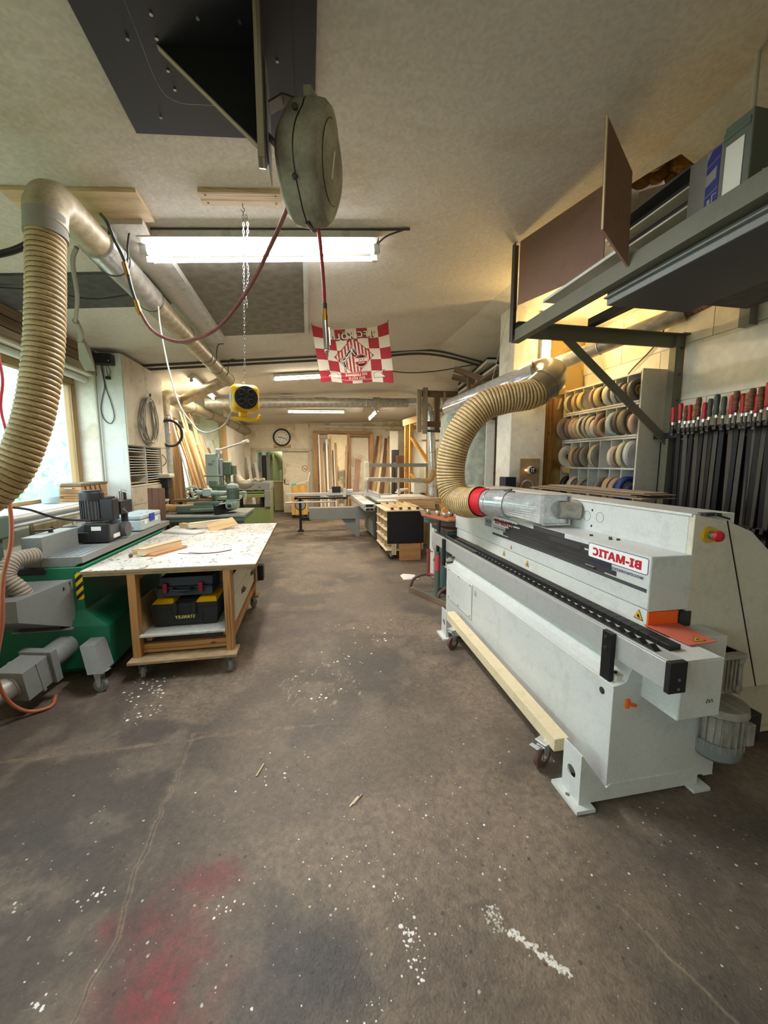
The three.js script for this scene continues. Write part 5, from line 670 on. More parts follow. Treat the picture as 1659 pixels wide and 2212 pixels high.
  part(t, 'warning_sign', sheet([1.755, 0.8222, -1.44], [0.06, 0, 0.004], [0.012, 0.0006, -0.05], 0.0006), warn); part(t, 'arrow_mark', sheet([1.6892, 0.915, -3.045], [0, 0, 0.03], [0, 0.035, 0]), print(ctex(32, 48, (x) => { x.fillStyle = '#c03a58'; x.fillRect(11, 0, 10, 26); x.beginPath(); x.moveTo(2, 24); x.lineTo(30, 24); x.lineTo(16, 46); x.fill(); }), { transparent: true }));
  // printed stripes and nameplate, mirrored as the photograph shows them
  part(t, 'stripe_print', sheet([1.6892, 0.98, -3.40], [0, 0, 1.755], [0, 0.2, 0], 0.0006), print(ctex(2048, 240, (x, W, H) => {
    const R = (z0, z1, y0, y1, c = '#2c2b2c', s = 0) => { const X = (z) => (z + 3.40) / 1.755 * W, Y = (y) => (1 - (y - 0.98) / 0.2) * H; x.fillStyle = c; x.beginPath(); x.moveTo(X(z0), Y(y0)); x.lineTo(X(z1), Y(y0 + s)); x.lineTo(X(z1), Y(y1 + s)); x.lineTo(X(z0), Y(y1)); x.fill(); };
    R(-3.37, -2.1, 1.118, 1.136, '#3a3838', 0.014); R(-2.71, -2.39, 1.137, 1.176); R(-2.91, -2.17, 1.104, 1.145, '#2f2d2e', -0.006); R(-3.03, -2.3, 1.098, 1.112); R(-3.09, -2.42, 1.066, 1.105, '#332f30'); R(-2.88, -2.42, 1.085, 1.108, '#2a2829'); R(-2.9, -2.3, 1.095, 1.12); R(-3.14, -2.49, 1.04, 1.085, '#302e2f', 0.002); R(-3.18, -2.40, 1.016, 1.045, '#353233', 0.006); R(-2.49, -2.33, 1.044, 1.058, '#2c2b2c'); R(-2.6, -2.37, 1.03, 1.06); R(-3.0, -1.66, 0.998, 1.018, '#454545', -0.01); R(-3.09, -2.4, 1.01, 1.03, '#39373a', 0.004); R(-2.29, -2.17, 1.096, 1.135, '#2c2b2c');
    for (const y of [1.148, 1.156, 1.165]) R(-2.7, -2.39, y, y + 0.0012, '#8f8c8c'); for (const y of [1.108, 1.118, 1.128]) R(-2.5, -2.18, y, y + 0.0012, '#7e7a7a'); for (const y of [1.045, 1.07]) R(-3.05, -2.5, y, y + 0.0012, '#6b6868');
    const b = (z) => (z + 3.40) / 1.755 * W, q = (y) => (1 - (y - 0.98) / 0.2) * H; x.fillStyle = '#eef0ef'; x.strokeStyle = '#22306a'; x.lineWidth = 4; x.beginPath(); x.roundRect(b(-2.098), q(1.165), b(-1.662) - b(-2.098), q(1.08) - q(1.165), 16); x.fill(); x.stroke();
    x.save(); x.translate(b(-1.88), 0); x.scale(-1, 1); x.textAlign = 'center'; x.fillStyle = '#b8142c'; x.strokeStyle = '#b8142c'; x.lineWidth = 5; x.font = 'bold 74px sans-serif'; x.save(); x.translate(0, q(1.0985)); x.scale(1.28, 1); x.strokeText('BI-MATIC', 0, 0, 355); x.fillText('BI-MATIC', 0, 0, 355); x.restore(); x.fillStyle = '#22306a'; x.font = 'bold 27px sans-serif'; x.save(); x.translate(0, q(1.049)); x.scale(1.2, 1); x.fillText('WOODWORKING MACHINERY', 0, 0, 415); x.restore(); x.restore();
  }), { transparent: true }));
  part(t, 'type_plate', sheet([1.6892, 1.045, -3.55], [0, 0, 0.14], [0, 0.075, 0]), print(ctex(128, 72, (x) => { x.fillStyle = '#8d9294'; x.fillRect(0, 0, 128, 72); x.fillStyle = '#5d6264'; x.fillRect(14, 14, 60, 26); x.fillRect(84, 14, 32, 26); for (let i = 0; i < 3; i++) x.fillRect(14, 48 + i * 7, 98, 3); })));
  part(t, 'maker_label', sheet([1.6892, 1.10, -4.31], [0, 0, 0.15], [0, 0.06, 0]), print(ctex(128, 52, (x) => { x.fillStyle = '#eef0f0'; x.fillRect(0, 0, 128, 52); x.fillStyle = '#c02038'; x.fillRect(8, 6, 40, 38); x.fillStyle = '#889'; x.fillRect(60, 14, 56, 5); x.fillRect(60, 28, 40, 5); })));
  part(t, 'slot', bb(1.687, 1.70, 1.12, 1.14, -3.95, -3.80, 0.002), M.black); part(t, 'hood_handle', poly([[1.69, 1.028, -2.1], [1.678, 1.028, -2.1], [1.678, 1.028, -2.03], [1.69, 1.028, -2.03]], 0.004, 6), M.steel);
  part(t, 'lid', bb(1.74, 1.97, 1.392, 1.405, -4.1, -3.55), M.white);
  // drive motor on the near end
  part(t, 'gearbox', [bb(1.95, 2.16, 0.46, 0.69, -1.66, -1.53, 0.01), bb(1.96, 2.17, 0.668, 0.69, -1.68, -1.50, 0.006), ...[-1.52, -1.545].map((z) => cy([2.15, 0.47, z], [2.15, 0.66, z], 0.012)), ...Array.from({ length: 7 }, (_, i) => bb(1.97 + i * 0.024, 1.98 + i * 0.024, 0.49, 0.66, -1.53, -1.515)), bb(2.12, 2.16, 0.64, 0.675, -1.53, -1.505), bb(2.12, 2.16, 0.49, 0.52, -1.53, -1.505)], M.zincDull);
  part(t, 'motor_flange', [cy([2.0, 0.435, -1.49], [2.0, 0.47, -1.49], 0.12, 0.115, 36)], M.zincDull); part(t, 'motor', [cy([2.0, 0.25, -1.49], [2.0, 0.44, -1.49], 0.096, 0.096, 32), ...Array.from({ length: 22 }, (_, i) => { const a = i / 22 * 6.283; return bx(0.022, 0.17, 0.004, 2.0 + Math.cos(a) * 0.102, 0.34, -1.49 + Math.sin(a) * 0.102, [0, -a, 0], 0); }), bb(2.05, 2.09, 0.29, 0.40, -1.42, -1.38)], M.zincDull);
  part(t, 'fan_cowl', lathe([[0, 0], [0.085, 0.0], [0.107, 0.025], [0.11, 0.10], [0.105, 0.10]], [2.0, 0.185, -1.49]), M.greyMid); part(t, 'terminal_box', bb(2.10, 2.18, 0.27, 0.42, -1.53, -1.42, 0.006), M.black);
  for (const [i, p] of [[0, [1.80, -2.22]], [1, [1.84, -2.10]], [2, [1.86, -2.06]]]) solo('plastic_scrap', ['small black scrap on the machine hood, leftmost', 'longest black scrap on the machine hood', 'small black scrap on the machine hood, rightmost'][i], 'scrap', [bx(0.03 + 0.03 * (i === 1), 0.006, 0.02, p[0], 1.184, p[1], [0, 0.9, 0.1])], M.black);
}
{ // dolly timber with casters in front of the machine
  const t = thing('timber_dolly', 'pale squared timber on swivel casters along the foot of the white machine', 'dolly', [1.285, 0, -2.55]);
  part(t, 'timber', bar([1.285, 0.228, -3.38], [1.283, 0.172, -1.70], 0.084, 0.072), mat(0xf0dfba, 0.65, { map: wearTex }));
  caster(t, 1.225, -3.16, 0.19, 0.062, 0.03, 2.0, M.redBrown, M.zinc, false, 0.4); caster(t, 1.235, -1.78, 0.148, 0.064, 0.032, -1.15, M.redBrown, M.zinc, true, 0.5);
}
{ // extraction on top of the machine and up to the elbow at the pier
  const t = thing('extraction_connector', 'galvanised square-to-round duct piece with a red taped collar on the white machine', 'duct', [1.7, 1.185, -2.95]);
  const ring = (z, r, cx, cyy, sq) => Array.from({ length: 40 }, (_, i) => { const a = i / 40 * 6.283 + 0.785, c = Math.cos(a), s = Math.sin(a), m = Math.max(Math.abs(c), Math.abs(s)), k = mix(1, 1 / m, sq); return [cx + c * r * k, cyy + s * r * k, z]; });
  const sweepRings = (R) => { const P = [], I = [], n = 40; R.forEach((q) => q.forEach((p) => P.push(...p))); for (let j = 0; j + 1 < R.length; j++) for (let i = 0; i < n; i++) { const a = j * n + i, b = j * n + (i + 1) % n; I.push(a, a + n, b, b, a + n, b + n); } const g = new THREE.BufferGeometry(); g.setAttribute('position', new THREE.Float32BufferAttribute(P, 3)); g.setIndex(I); g.computeVertexNormals(); const f = fin(g); f.computeVertexNormals(); f.setAttribute('uv', new THREE.Float32BufferAttribute(new Float32Array(f.attributes.position.count * 2), 2)); return uvm(f); };
  part(t, 'reducer', sweepRings([ring(-2.56, 0.104, 1.775, 1.308, 1), ring(-2.60, 0.104, 1.772, 1.308, 1), ring(-2.98, 0.107, 1.66, 1.305, 0), ring(-3.02, 0.107, 1.652, 1.305, 0)]), M.zinc);
  part(t, 'end_plate', bb(1.675, 1.875, 1.208, 1.408, -2.575, -2.57, 0), M.zinc); part(t, 'flange', prism('z', [[1.665, 1.198], [1.885, 1.198], [1.885, 1.418], [1.665, 1.418]], -2.565, -2.55, 0, [[[1.675, 1.208], [1.875, 1.208], [1.875, 1.408], [1.675, 1.408]]]), M.zinc);
  part(t, 'collar', [cy([1.652, 1.305, -3.02], [1.55, 1.305, -3.24], 0.112, 0.112, 36)], M.zinc); for (const k of [0, 0.8]) part(t, 'collar_ring', torus([mix(1.652, 1.55, k), 1.305, mix(-3.02, -3.24, k)], 0.113, 0.006, [0.42, 0, 0.9], 36), M.zinc);
  part(t, 'clamp', [bar([1.62, 1.42, -3.05], [1.66, 1.415, -2.96], 0.02, 0.012), cy([1.63, 1.415, -3.06], [1.655, 1.43, -3.0], 0.008)], M.iron); part(t, 'red_tape', [cy([1.556, 1.305, -3.225], [1.515, 1.30, -3.34], 0.122, 0.126, 36)], M.red);
  part(t, 'outlet_stub', cy([1.80, 1.31, -2.57], [1.93, 1.305, -2.52], 0.066, 0.066, 28), M.zincDull);
  const h = thing('extraction_hose', 'fat tan ribbed extraction hose rising in an S from the white machine to the pier', 'hose', [1.55, 1.2, -3.6]);
  const [w, s] = hose([[1.525, 1.30, -3.31], [1.475, 1.275, -3.5], [1.44, 1.30, -3.66], [1.41, 1.42, -3.74], [1.405, 1.62, -3.76], [1.445, 1.84, -3.74], [1.54, 2.04, -3.70], [1.70, 2.20, -3.66], [1.92, 2.27, -3.62], [2.14, 2.31, -3.60], [2.30, 2.40, -3.62]], 0.142, 0.030, 0.010, 0.0062, 40);
  part(h, 'hose_wall', w, M.hose); part(h, 'wire_spiral', s, M.hoseWire);
  const p = thing('steel_elbow', 'shiny steel duct elbow and pipe hanging before the glaring pier lamp', 'duct', [2.45, 2.35, -4.4]);
  part(p, 'elbow', sweep([[2.25, 2.37, -3.615], [2.36, 2.45, -3.64], [2.45, 2.54, -3.74], [2.475, 2.59, -3.86], [2.44, 2.595, -3.97]], () => 0.145, 30, 36).g, M.elbowSteel); part(p, 'cuff', [cy([2.20, 2.335, -3.61], [2.32, 2.42, -3.63], 0.149, 0.151, 36), torus([2.32, 2.42, -3.63], 0.152, 0.007, [0.75, 0.6, -0.1], 36)], M.elbowSteel);
  part(p, 'pipe', sweep([[2.44, 2.595, -3.97], [2.30, 2.535, -4.08], [2.13, 2.46, -4.24], [2.08, 2.44, -4.5], [2.08, 2.44, -5.6]], () => 0.137, 40, 36).g, M.zinc); part(p, 'seam_ring', torus([2.43, 2.59, -3.98], 0.145, 0.01, [0.75, 0.3, 0.6], 36), M.iron); part(p, 'wire', [cy([2.20, 2.62, -4.2], [2.30, 3.40, -4.2], 0.003, 0.003, 6), cy([2.12, 2.57, -4.4], [2.26, 3.4, -4.3], 0.003, 0.003, 6)], M.steel);
}
{ // steel shelf on brackets and what lies on it
  const t = thing('steel_shelf', 'grey green steel angle shelf bracketed high on the right wall', 'shelf', [2.5, 1.0, -2.0]);
  part(t, 'front_angle', [bb(1.705, 1.713, 2.65, 2.745, -3.2, 0.9), bb(1.713, 1.775, 2.65, 2.657, -3.2, 0.9)], M.shelfPaint); part(t, 'end_post', [bb(1.68, 1.688, 2.65, 3.41, -3.19, -3.14), bb(1.688, 1.735, 2.70, 3.41, -3.19, -3.183)], M.iron);
  part(t, 'cross_beam', [bb(1.72, 3.385, 2.69, 2.80, -3.19, -3.165), bb(1.72, 3.385, 2.795, 2.803, -3.19, -3.12)], M.shelfPaint); part(t, 'brace', bar([2.19, 2.72, -3.175], [3.32, 1.84, -3.175], 0.012, 0.075, [0.6, 0.8, 0]), M.shelfPaint);
  part(t, 'wall_post', [bb(3.29, 3.30, 0.9, 2.80, -3.21, -3.14), bb(3.30, 3.385, 0.9, 2.80, -3.15, -3.14), bb(3.32, 3.44, 2.79, 2.805, -3.2, -3.1)], M.shelfPaint); for (const y of [2.68, 2.45, 2.22]) part(t, 'bolt', cy([3.345, y, -3.14], [3.345, y, -3.128], 0.011, 0.011, 8), M.iron);
  part(t, 'rear_angle', [bb(2.36, 2.368, 2.80, 2.86, -3.12, 0.9), bb(2.36, 2.43, 2.80, 2.806, -3.12, 0.9)], M.blackSteel); part(t, 'near_post', [bb(3.30, 3.375, 2.69, 3.12, -2.63, -2.55)], M.greyMid); part(t, 'near_beam', bb(1.8, 3.385, 2.86, 2.93, -0.9, -0.85), M.shelfPaint);
  const quad = (a, th, nrm) => { const n = V(nrm).normalize().multiplyScalar(th); return frustum(a, a.map((p) => V(p).add(n).toArray())); };
  solo('hardboard_sheet', 'long brown sheet standing lengthwise at the far end of the high shelf', 'sheet', [quad([[1.705, 2.92, -3.11], [1.86, 2.87, -2.35], [1.86, 3.37, -2.35], [1.705, 3.40, -3.11]], 0.006, [1, 0, -0.2])], M.plyRed);
  { const b = thing('plywood_board', 'upright reddish plywood board leaning out over the shelf edge', 'board', [1.6, 2.7, -1.95]); part(b, 'panel', quad([[1.533, 2.855, -1.955], [1.66, 2.705, -1.955], [1.70, 2.72, -1.955], [1.682, 3.14, -1.95], [1.512, 3.375, -1.945]].slice(0, 1).concat([[1.70, 2.69, -1.955], [1.682, 3.14, -1.95], [1.512, 3.375, -1.945]]), 0.012, [-0.25, 0, -1]), M.plyRed); part(b, 'edge', bar([1.5335, 2.855, -1.957], [1.5115, 3.375, -1.947], 0.006, 0.011, [0, 0, 1], 0), M.pine); }
  solo('white_board', 'white edged board lying on the shelf under the brown sheet', 'panel', [bb(1.72, 1.98, 2.815, 2.835, -2.78, -2.05)], M.white);
  for (let i = 0; i < 5; i++) solo('stacked_board', ['lowest dark board with a pale edge in the shelf stack', 'second dark board from the bottom of the shelf stack', 'middle dark board of the shelf stack', 'fourth dark board from the bottom of the shelf stack', 'topmost dark board of the shelf stack'][i], 'board', [bb(1.875, 2.30, [2.79, 2.825, 2.905, 2.995, 3.085][i], [2.796, 2.837, 2.917, 3.005, 3.10][i], -2.34, -1.79)], i === 4 ? M.iron : M.ivory);
  solo('gap_shade_fill', 'black filler added behind the shelf stack to stand for the shade in its gaps', 'board', [bb(2.31, 2.33, 2.765, 3.10, -2.34, -1.79), bb(1.96, 1.97, 2.765, 3.084, -2.34, -1.79, 0), bb(1.95, 2.3, 2.765, 2.789, -2.34, -1.79, 0)], M.black);  // added black faces that put shade into the gaps between the boards
  { const c = thing('grey_carton', 'tall grey carton with blue block print standing on the shelf', 'carton', [2.0, 2.77, -1.7]); part(c, 'body', bb(1.855, 2.25, 2.77, 3.075, -1.78, -1.61), mat(0x8b8684, 0.8, { map: wearTex }));
    part(c, 'print', sheet([1.8542, 2.775, -1.69], [0, 0, 0.06], [0, 0.29, 0]), print(ctex(96, 532, (x, w, h) => { x.fillStyle = '#22287a'; x.fillRect(0, 0, w, h); x.fillStyle = '#8f8a88'; x.strokeStyle = '#8f8a88'; x.lineWidth = 6; x.beginPath(); x.moveTo(0, 60); x.lineTo(34, 0); x.lineTo(0, 0); x.fill(); for (const y of [96, 330, 452]) { x.beginPath(); x.moveTo(0, y + 20); x.lineTo(w, y - 20); x.stroke(); } x.beginPath(); x.moveTo(0, 176); x.lineTo(66, 146); x.lineTo(66, 236); x.lineTo(0, 266); x.fill(); x.fillRect(66, 140, 8, 96); x.fillRect(20, 376, 22, 44); x.fillRect(52, 352, 9, 90); x.fillRect(52, 352, 36, 9); }))); }
  { const c = thing('metal_box', 'grey green metal box with a white paper on its side, on the shelf', 'box', [2.05, 2.77, -1.54]); part(c, 'body', bb(1.83, 2.35, 2.76, 3.10, -1.60, -1.48, 0.006), mat(0x6c7268, 0.6, { map: wearTex })); part(c, 'paper', sheet([1.829, 2.765, -1.585], [0, 0, 0.075], [0, 0.25, 0], 0.002), M.paper); part(c, 'label', sheet([1.97, 2.93, -1.4795], [0.08, 0, 0], [0, 0.06, 0]), M.paper); part(c, 'screw', sp([1.90, 2.87, -1.479], 0.005, 8), M.chrome); part(c, 'trim', bb(1.826, 1.836, 3.045, 3.075, -1.6, -1.49), M.sageDark); }
  { const c = thing('steel_trough', 'long grey sheet metal trough under the shelf edge with a yellow sticker', 'trough', [1.95, 2.6, -1.0]); part(c, 'bottom', bb(1.79, 2.36, 2.585, 2.60, -2.20, 0.9), M.greyDark); part(c, 'side', [bb(1.783, 1.795, 2.585, 2.66, -2.20, 0.9), bb(1.76, 1.80, 2.62, 2.63, -2.20, 0.9)], M.greyMid); part(c, 'end', bb(1.79, 2.36, 2.59, 2.66, -2.20, -2.19), M.greyMid); part(c, 'sticker', sheet([1.7825, 2.635, -1.33], [0, 0, 0.05], [0, 0.03, 0]), M.yellowDull); part(c, 'label', sheet([1.7825, 2.60, -1.33], [0, 0, 0.055], [0, 0.028, 0]), M.paper); }
  solo('grey_board', 'big grey board lying flat on the shelf toward the wall', 'board', [bb(2.44, 3.30, 2.81, 2.83, -2.58, 0.9)], M.hatchGrey);
  solo('round_vent_pipe', 'thin grey vent pipe behind the shelf running into a torn wall hole', 'pipe', [cy([2.75, 2.74, -4.2], [3.36, 2.99, -3.15], 0.075, 0.075, 28), torus([3.0, 2.843, -3.77], 0.077, 0.007, [0.5, 0.2, 0.86])], M.zincDull); solo('wall_patch', 'dark ragged opening in the right wall where the vent pipe ends', 'opening', [frustum([[3.388, 2.93, -3.3], [3.388, 2.98, -2.75], [3.388, 3.12, -2.78], [3.388, 3.1, -3.3]], [[3.36, 2.95, -3.28], [3.36, 3.0, -2.78], [3.36, 3.1, -2.8], [3.36, 3.08, -3.26]])], M.dusty);
  solo('white_conduit', 'white conduit dropping from the ceiling into the shelf boxes at the upper right', 'conduit', [cy([2.0, 3.46, -1.63], [2.0, 3.08, -1.625], 0.010)], M.cordPale);
  solo('black_cable', 'black cable slanting down behind the metal box at the upper right', 'cable', [tb([[2.35, 3.34, -1.45], [2.2, 3.30, -1.5], [2.06, 3.22, -1.58], [2.0, 3.05, -1.62]], 0.008, 30)], M.black); solo('white_cable', 'thin white cable slanting beside the black one at the upper right', 'cable', [tb([[2.35, 3.33, -1.40], [2.2, 3.30, -1.46], [2.06, 3.18, -1.55], [2.0, 3.0, -1.60]], 0.005, 30)], M.cordPale);
  solo('wall_cable', 'dark cable running down the right wall behind the tape rack', 'cable', [tb([[3.35, 2.98, -3.3], [3.37, 2.8, -3.45], [3.37, 2.6, -3.75], [3.375, 2.45, -3.9]], 0.007, 20)], M.cord);
}
{ // edging tape rack
  const X0 = 3.10, X1 = 3.385, Z0 = -4.44, Z1 = -3.285, rows = [1.235, 1.60, 1.925, 2.245], top = 2.51;
  const t = thing('tape_rack', 'white pigeonhole rack full of edging tape rolls on the right wall', 'rack', [3.24, 1.2, -3.86]);
  part(t, 'end_panel', bb(X0, X1, 1.0, 2.53, Z1 - 0.02, Z1), M.ivory); part(t, 'end_panel', bb(X0, X1, 1.2, 2.53, Z0, Z0 + 0.018), M.ivory); part(t, 'back_panel', bb(X1 - 0.01, X1 + 0.003, 1.2, 2.53, Z0, Z1), M.whiteOld);
  for (const y of [...rows, top]) { part(t, 'shelf', bb(X0 - 0.004, X1 - 0.01, y - 0.018, y, Z0 + 0.018, Z1 - 0.02), M.white); if (y > 1.8 && y < 2.4) part(t, 'shelf', bb(X0 - 0.004, X1 - 0.01, y - 0.042, y - 0.022, Z0 + 0.018, Z1 - 0.02), M.ivory); }
  const cols = [7, 7, 8, 7];
  rows.forEach((y, r) => { for (let k = 1; k < cols[r]; k++) { const z = mix(Z0 + 0.018, Z1 - 0.02, k / cols[r]); part(t, 'divider', bb(X0 + 0.002, X1 - 0.01, y, (rows[r + 1] ?? top) - (r === 1 || r === 2 ? 0.042 : 0.018), z - 0.004, z + 0.004, 0), M.white); } });
  // rolls: row (0 lowest), place 0..1 from the far end, radius, core radius, width, colour, name of the look
  const C = { black: 0x25221f, cream: 0xe0d4b8, taupe: 0xaaa196, white: 0xe8e6df, grey: 0x8f8e88, tan: 0xcdb08c, rose: 0xb99a8a, blue: 0x24418c, navy: 0x1d2f66, mauve: 0x9a8680, ivory: 0xe2dcbb, pale: 0xccd4d6, brown: 0x84705f, umber: 0x655a4c, yellow: 0xdcc687, olive: 0x8a7e62, pink: 0xc3a592, silver: 0xc4c6c4 };
  const list = [[0, .10, .13, .09, .05, 'black'], [0, .22, .13, .10, .05, 'cream'], [0, .37, .125, .085, .04, 'taupe'], [0, .52, .075, .05, .035, 'white'], [0, .60, .13, .06, .045, 'grey'], [0, .70, .135, .11, .05, 'tan'], [0, .79, .135, .10, .05, 'rose'], [0, .88, .14, .10, .06, 'blue'], [0, .955, .10, .06, .04, 'navy'],
    [1, .05, .13, .05, .03, 'white'], [1, .21, .12, .09, .04, 'tan'], [1, .30, .115, .03, .03, 'mauve'], [1, .38, .12, .04, .03, 'taupe'], [1, .50, .125, .09, .04, 'cream'], [1, .545, .125, .05, .03, 'grey'], [1, .74, .11, .08, .035, 'white'], [1, .79, .115, .09, .03, 'pink'], [1, .84, .13, .09, .04, 'ivory'], [1, .92, .135, .10, .04, 'pale'], [1, .965, .13, .03, .025, 'silver'],
    [2, .05, .15, .055, .03, 'mauve'], [2, .12, .13, .04, .05, 'brown'], [2, .19, .13, .09, .045, 'pink'], [2, .25, .12, .06, .05, 'tan'], [2, .32, .13, .115, .035, 'ivory'], [2, .38, .13, .11, .03, 'silver'], [2, .44, .12, .10, .04, 'cream'], [2, .50, .10, .07, .04, 'white'], [2, .545, .13, .10, .035, 'rose'], [2, .61, .10, .07, .03, 'tan'], [2, .72, .125, .09, .05, 'pale'], [2, .785, .13, .10, .035, 'umber'], [2, .845, .13, .08, .06, 'olive'], [2, .96, .10, .04, .045, 'pink'],
    [3, .055, .15, .135, .045, 'cream'], [3, .19, .13, .10, .04, 'tan'], [3, .27, .135, .105, .05, 'yellow'], [3, .46, .115, .05, .04, 'pink'], [3, .505, .13, .11, .035, 'ivory'], [3, .555, .115, .09, .05, 'yellow'], [3, .63, .13, .10, .06, 'white'], [3, .70, .14, .11, .04, 'silver'], [3, .76, .145, .11, .03, 'grey'], [3, .865, .09, .05, .055, 'brown'], [3, .94, .10, .05, .05, 'umber']];
  const mats = {}, rowName = ['bottom row', 'second row up', 'third row up', 'top row'], n = [0, 0, 0, 0], ord = ['first', 'second', 'third', 'fourth', 'fifth', 'sixth', 'seventh', 'eighth', 'ninth', 'tenth', 'eleventh', 'twelfth', 'thirteenth', 'fourteenth'];
  for (const [r, f, R, c, w, col] of list) {
    const y = rows[r], x = X0 + R - 0.08 - (r === 2 && f < 0.06 ? 0.06 : 0), z = mix(Z0, Z1, f), hd = rows[r + 1] ?? top;
    const Rr = Math.min(R, (hd - y - 0.04) / 2 * 0.97) , rt = Rr / R;
    const o = thing('tape_roll', `${col} edging tape roll, ${ord[n[r]++]} from the left in the ${rowName[r]} of the rack`, 'tape roll', [x, y + 0.001 + Rr, z], { inHall: false, group: 'edging tape rolls in the white rack' });
    const m = (mats[col] ??= mat(C[col], 0.55, { map: wearTex }));
    o.rotation.y = (hash(n[r], r, 7) - 0.5) * 0.3 + 0.12; const a = w / 2, k = c * rt;
    part(o, 'tape', lathe([[k, -a], [Rr, -a], [Rr, a], [k, a], [k, -a]], [0, 0, 0], [0, 0, 1], 36), m);
    if (k < 0.07) part(o, 'core', lathe([[k * 0.55, -a * 0.9], [k * 0.98, -a * 0.9], [k * 0.98, a * 0.9], [k * 0.55, a * 0.9], [k * 0.55, -a * 0.9]], [0, 0, 0], [0, 0, 1], 20), M.card);
  }
  solo('loose_tape', 'loose end of pale edging tape curling out of the top left pigeonhole', 'tape', [frustum([[3.02, 2.30, -4.46], [3.02, 2.30, -4.42], [3.06, 2.43, -4.42], [3.06, 2.43, -4.46]], [[3.017, 2.30, -4.46], [3.017, 2.30, -4.42], [3.057, 2.432, -4.42], [3.057, 2.432, -4.46]])], mats.cream);
  solo('paper_tag', 'crumpled yellowish paper tag hanging from the lower left of the rack', 'tag', [frustum([[3.085, 1.53, -4.36], [3.085, 1.60, -4.42], [3.09, 1.59, -4.24], [3.09, 1.53, -4.24]], [[3.082, 1.53, -4.36], [3.082, 1.60, -4.42], [3.087, 1.59, -4.24], [3.087, 1.53, -4.24]])], M.card);
  solo('cardboard_sheet', 'brown cardboard sheet leaning on the wall above the tape rack', 'cardboard', [bx(0.34, 0.38, 0.006, 3.17, 2.68, -4.465, [-0.12, 0, 0.12])], M.card);
  for (let i = 0; i < 4; i++) solo('wood_strip', ['leftmost of the four pale strips fanned out beside the pier lamp', 'second from the left of the four pale strips beside the pier lamp', 'third from the left of the four pale strips beside the pier lamp', 'rightmost of the four pale strips beside the pier lamp'][i], 'strip', [bar([2.74 + i * 0.035, 2.86 - i * 0.02, -4.35 + i * 0.004], [2.86 + i * 0.05, 2.52 + i * 0.004, -4.33 + i * 0.004], 0.012, 0.032, [1, 0, 0])], M.pineLight);
  for (let i = 0; i < 5; i++) solo('veneer_strip', ['lowest brown veneer strip on the machine top', 'second brown veneer strip from the bottom on the machine top', 'middle brown veneer strip on the machine top', 'fourth brown veneer strip from the bottom on the machine top', 'topmost brown veneer strip on the machine top'][i], 'strip', [bb(2.24 + 0.02 * i, 2.52, 1.40 + i * 0.008, 1.406 + i * 0.008, -3.7 + 0.05 * i, -2.3 - 0.07 * (i % 3))], i % 2 ? M.dusty : M.weathered);
}
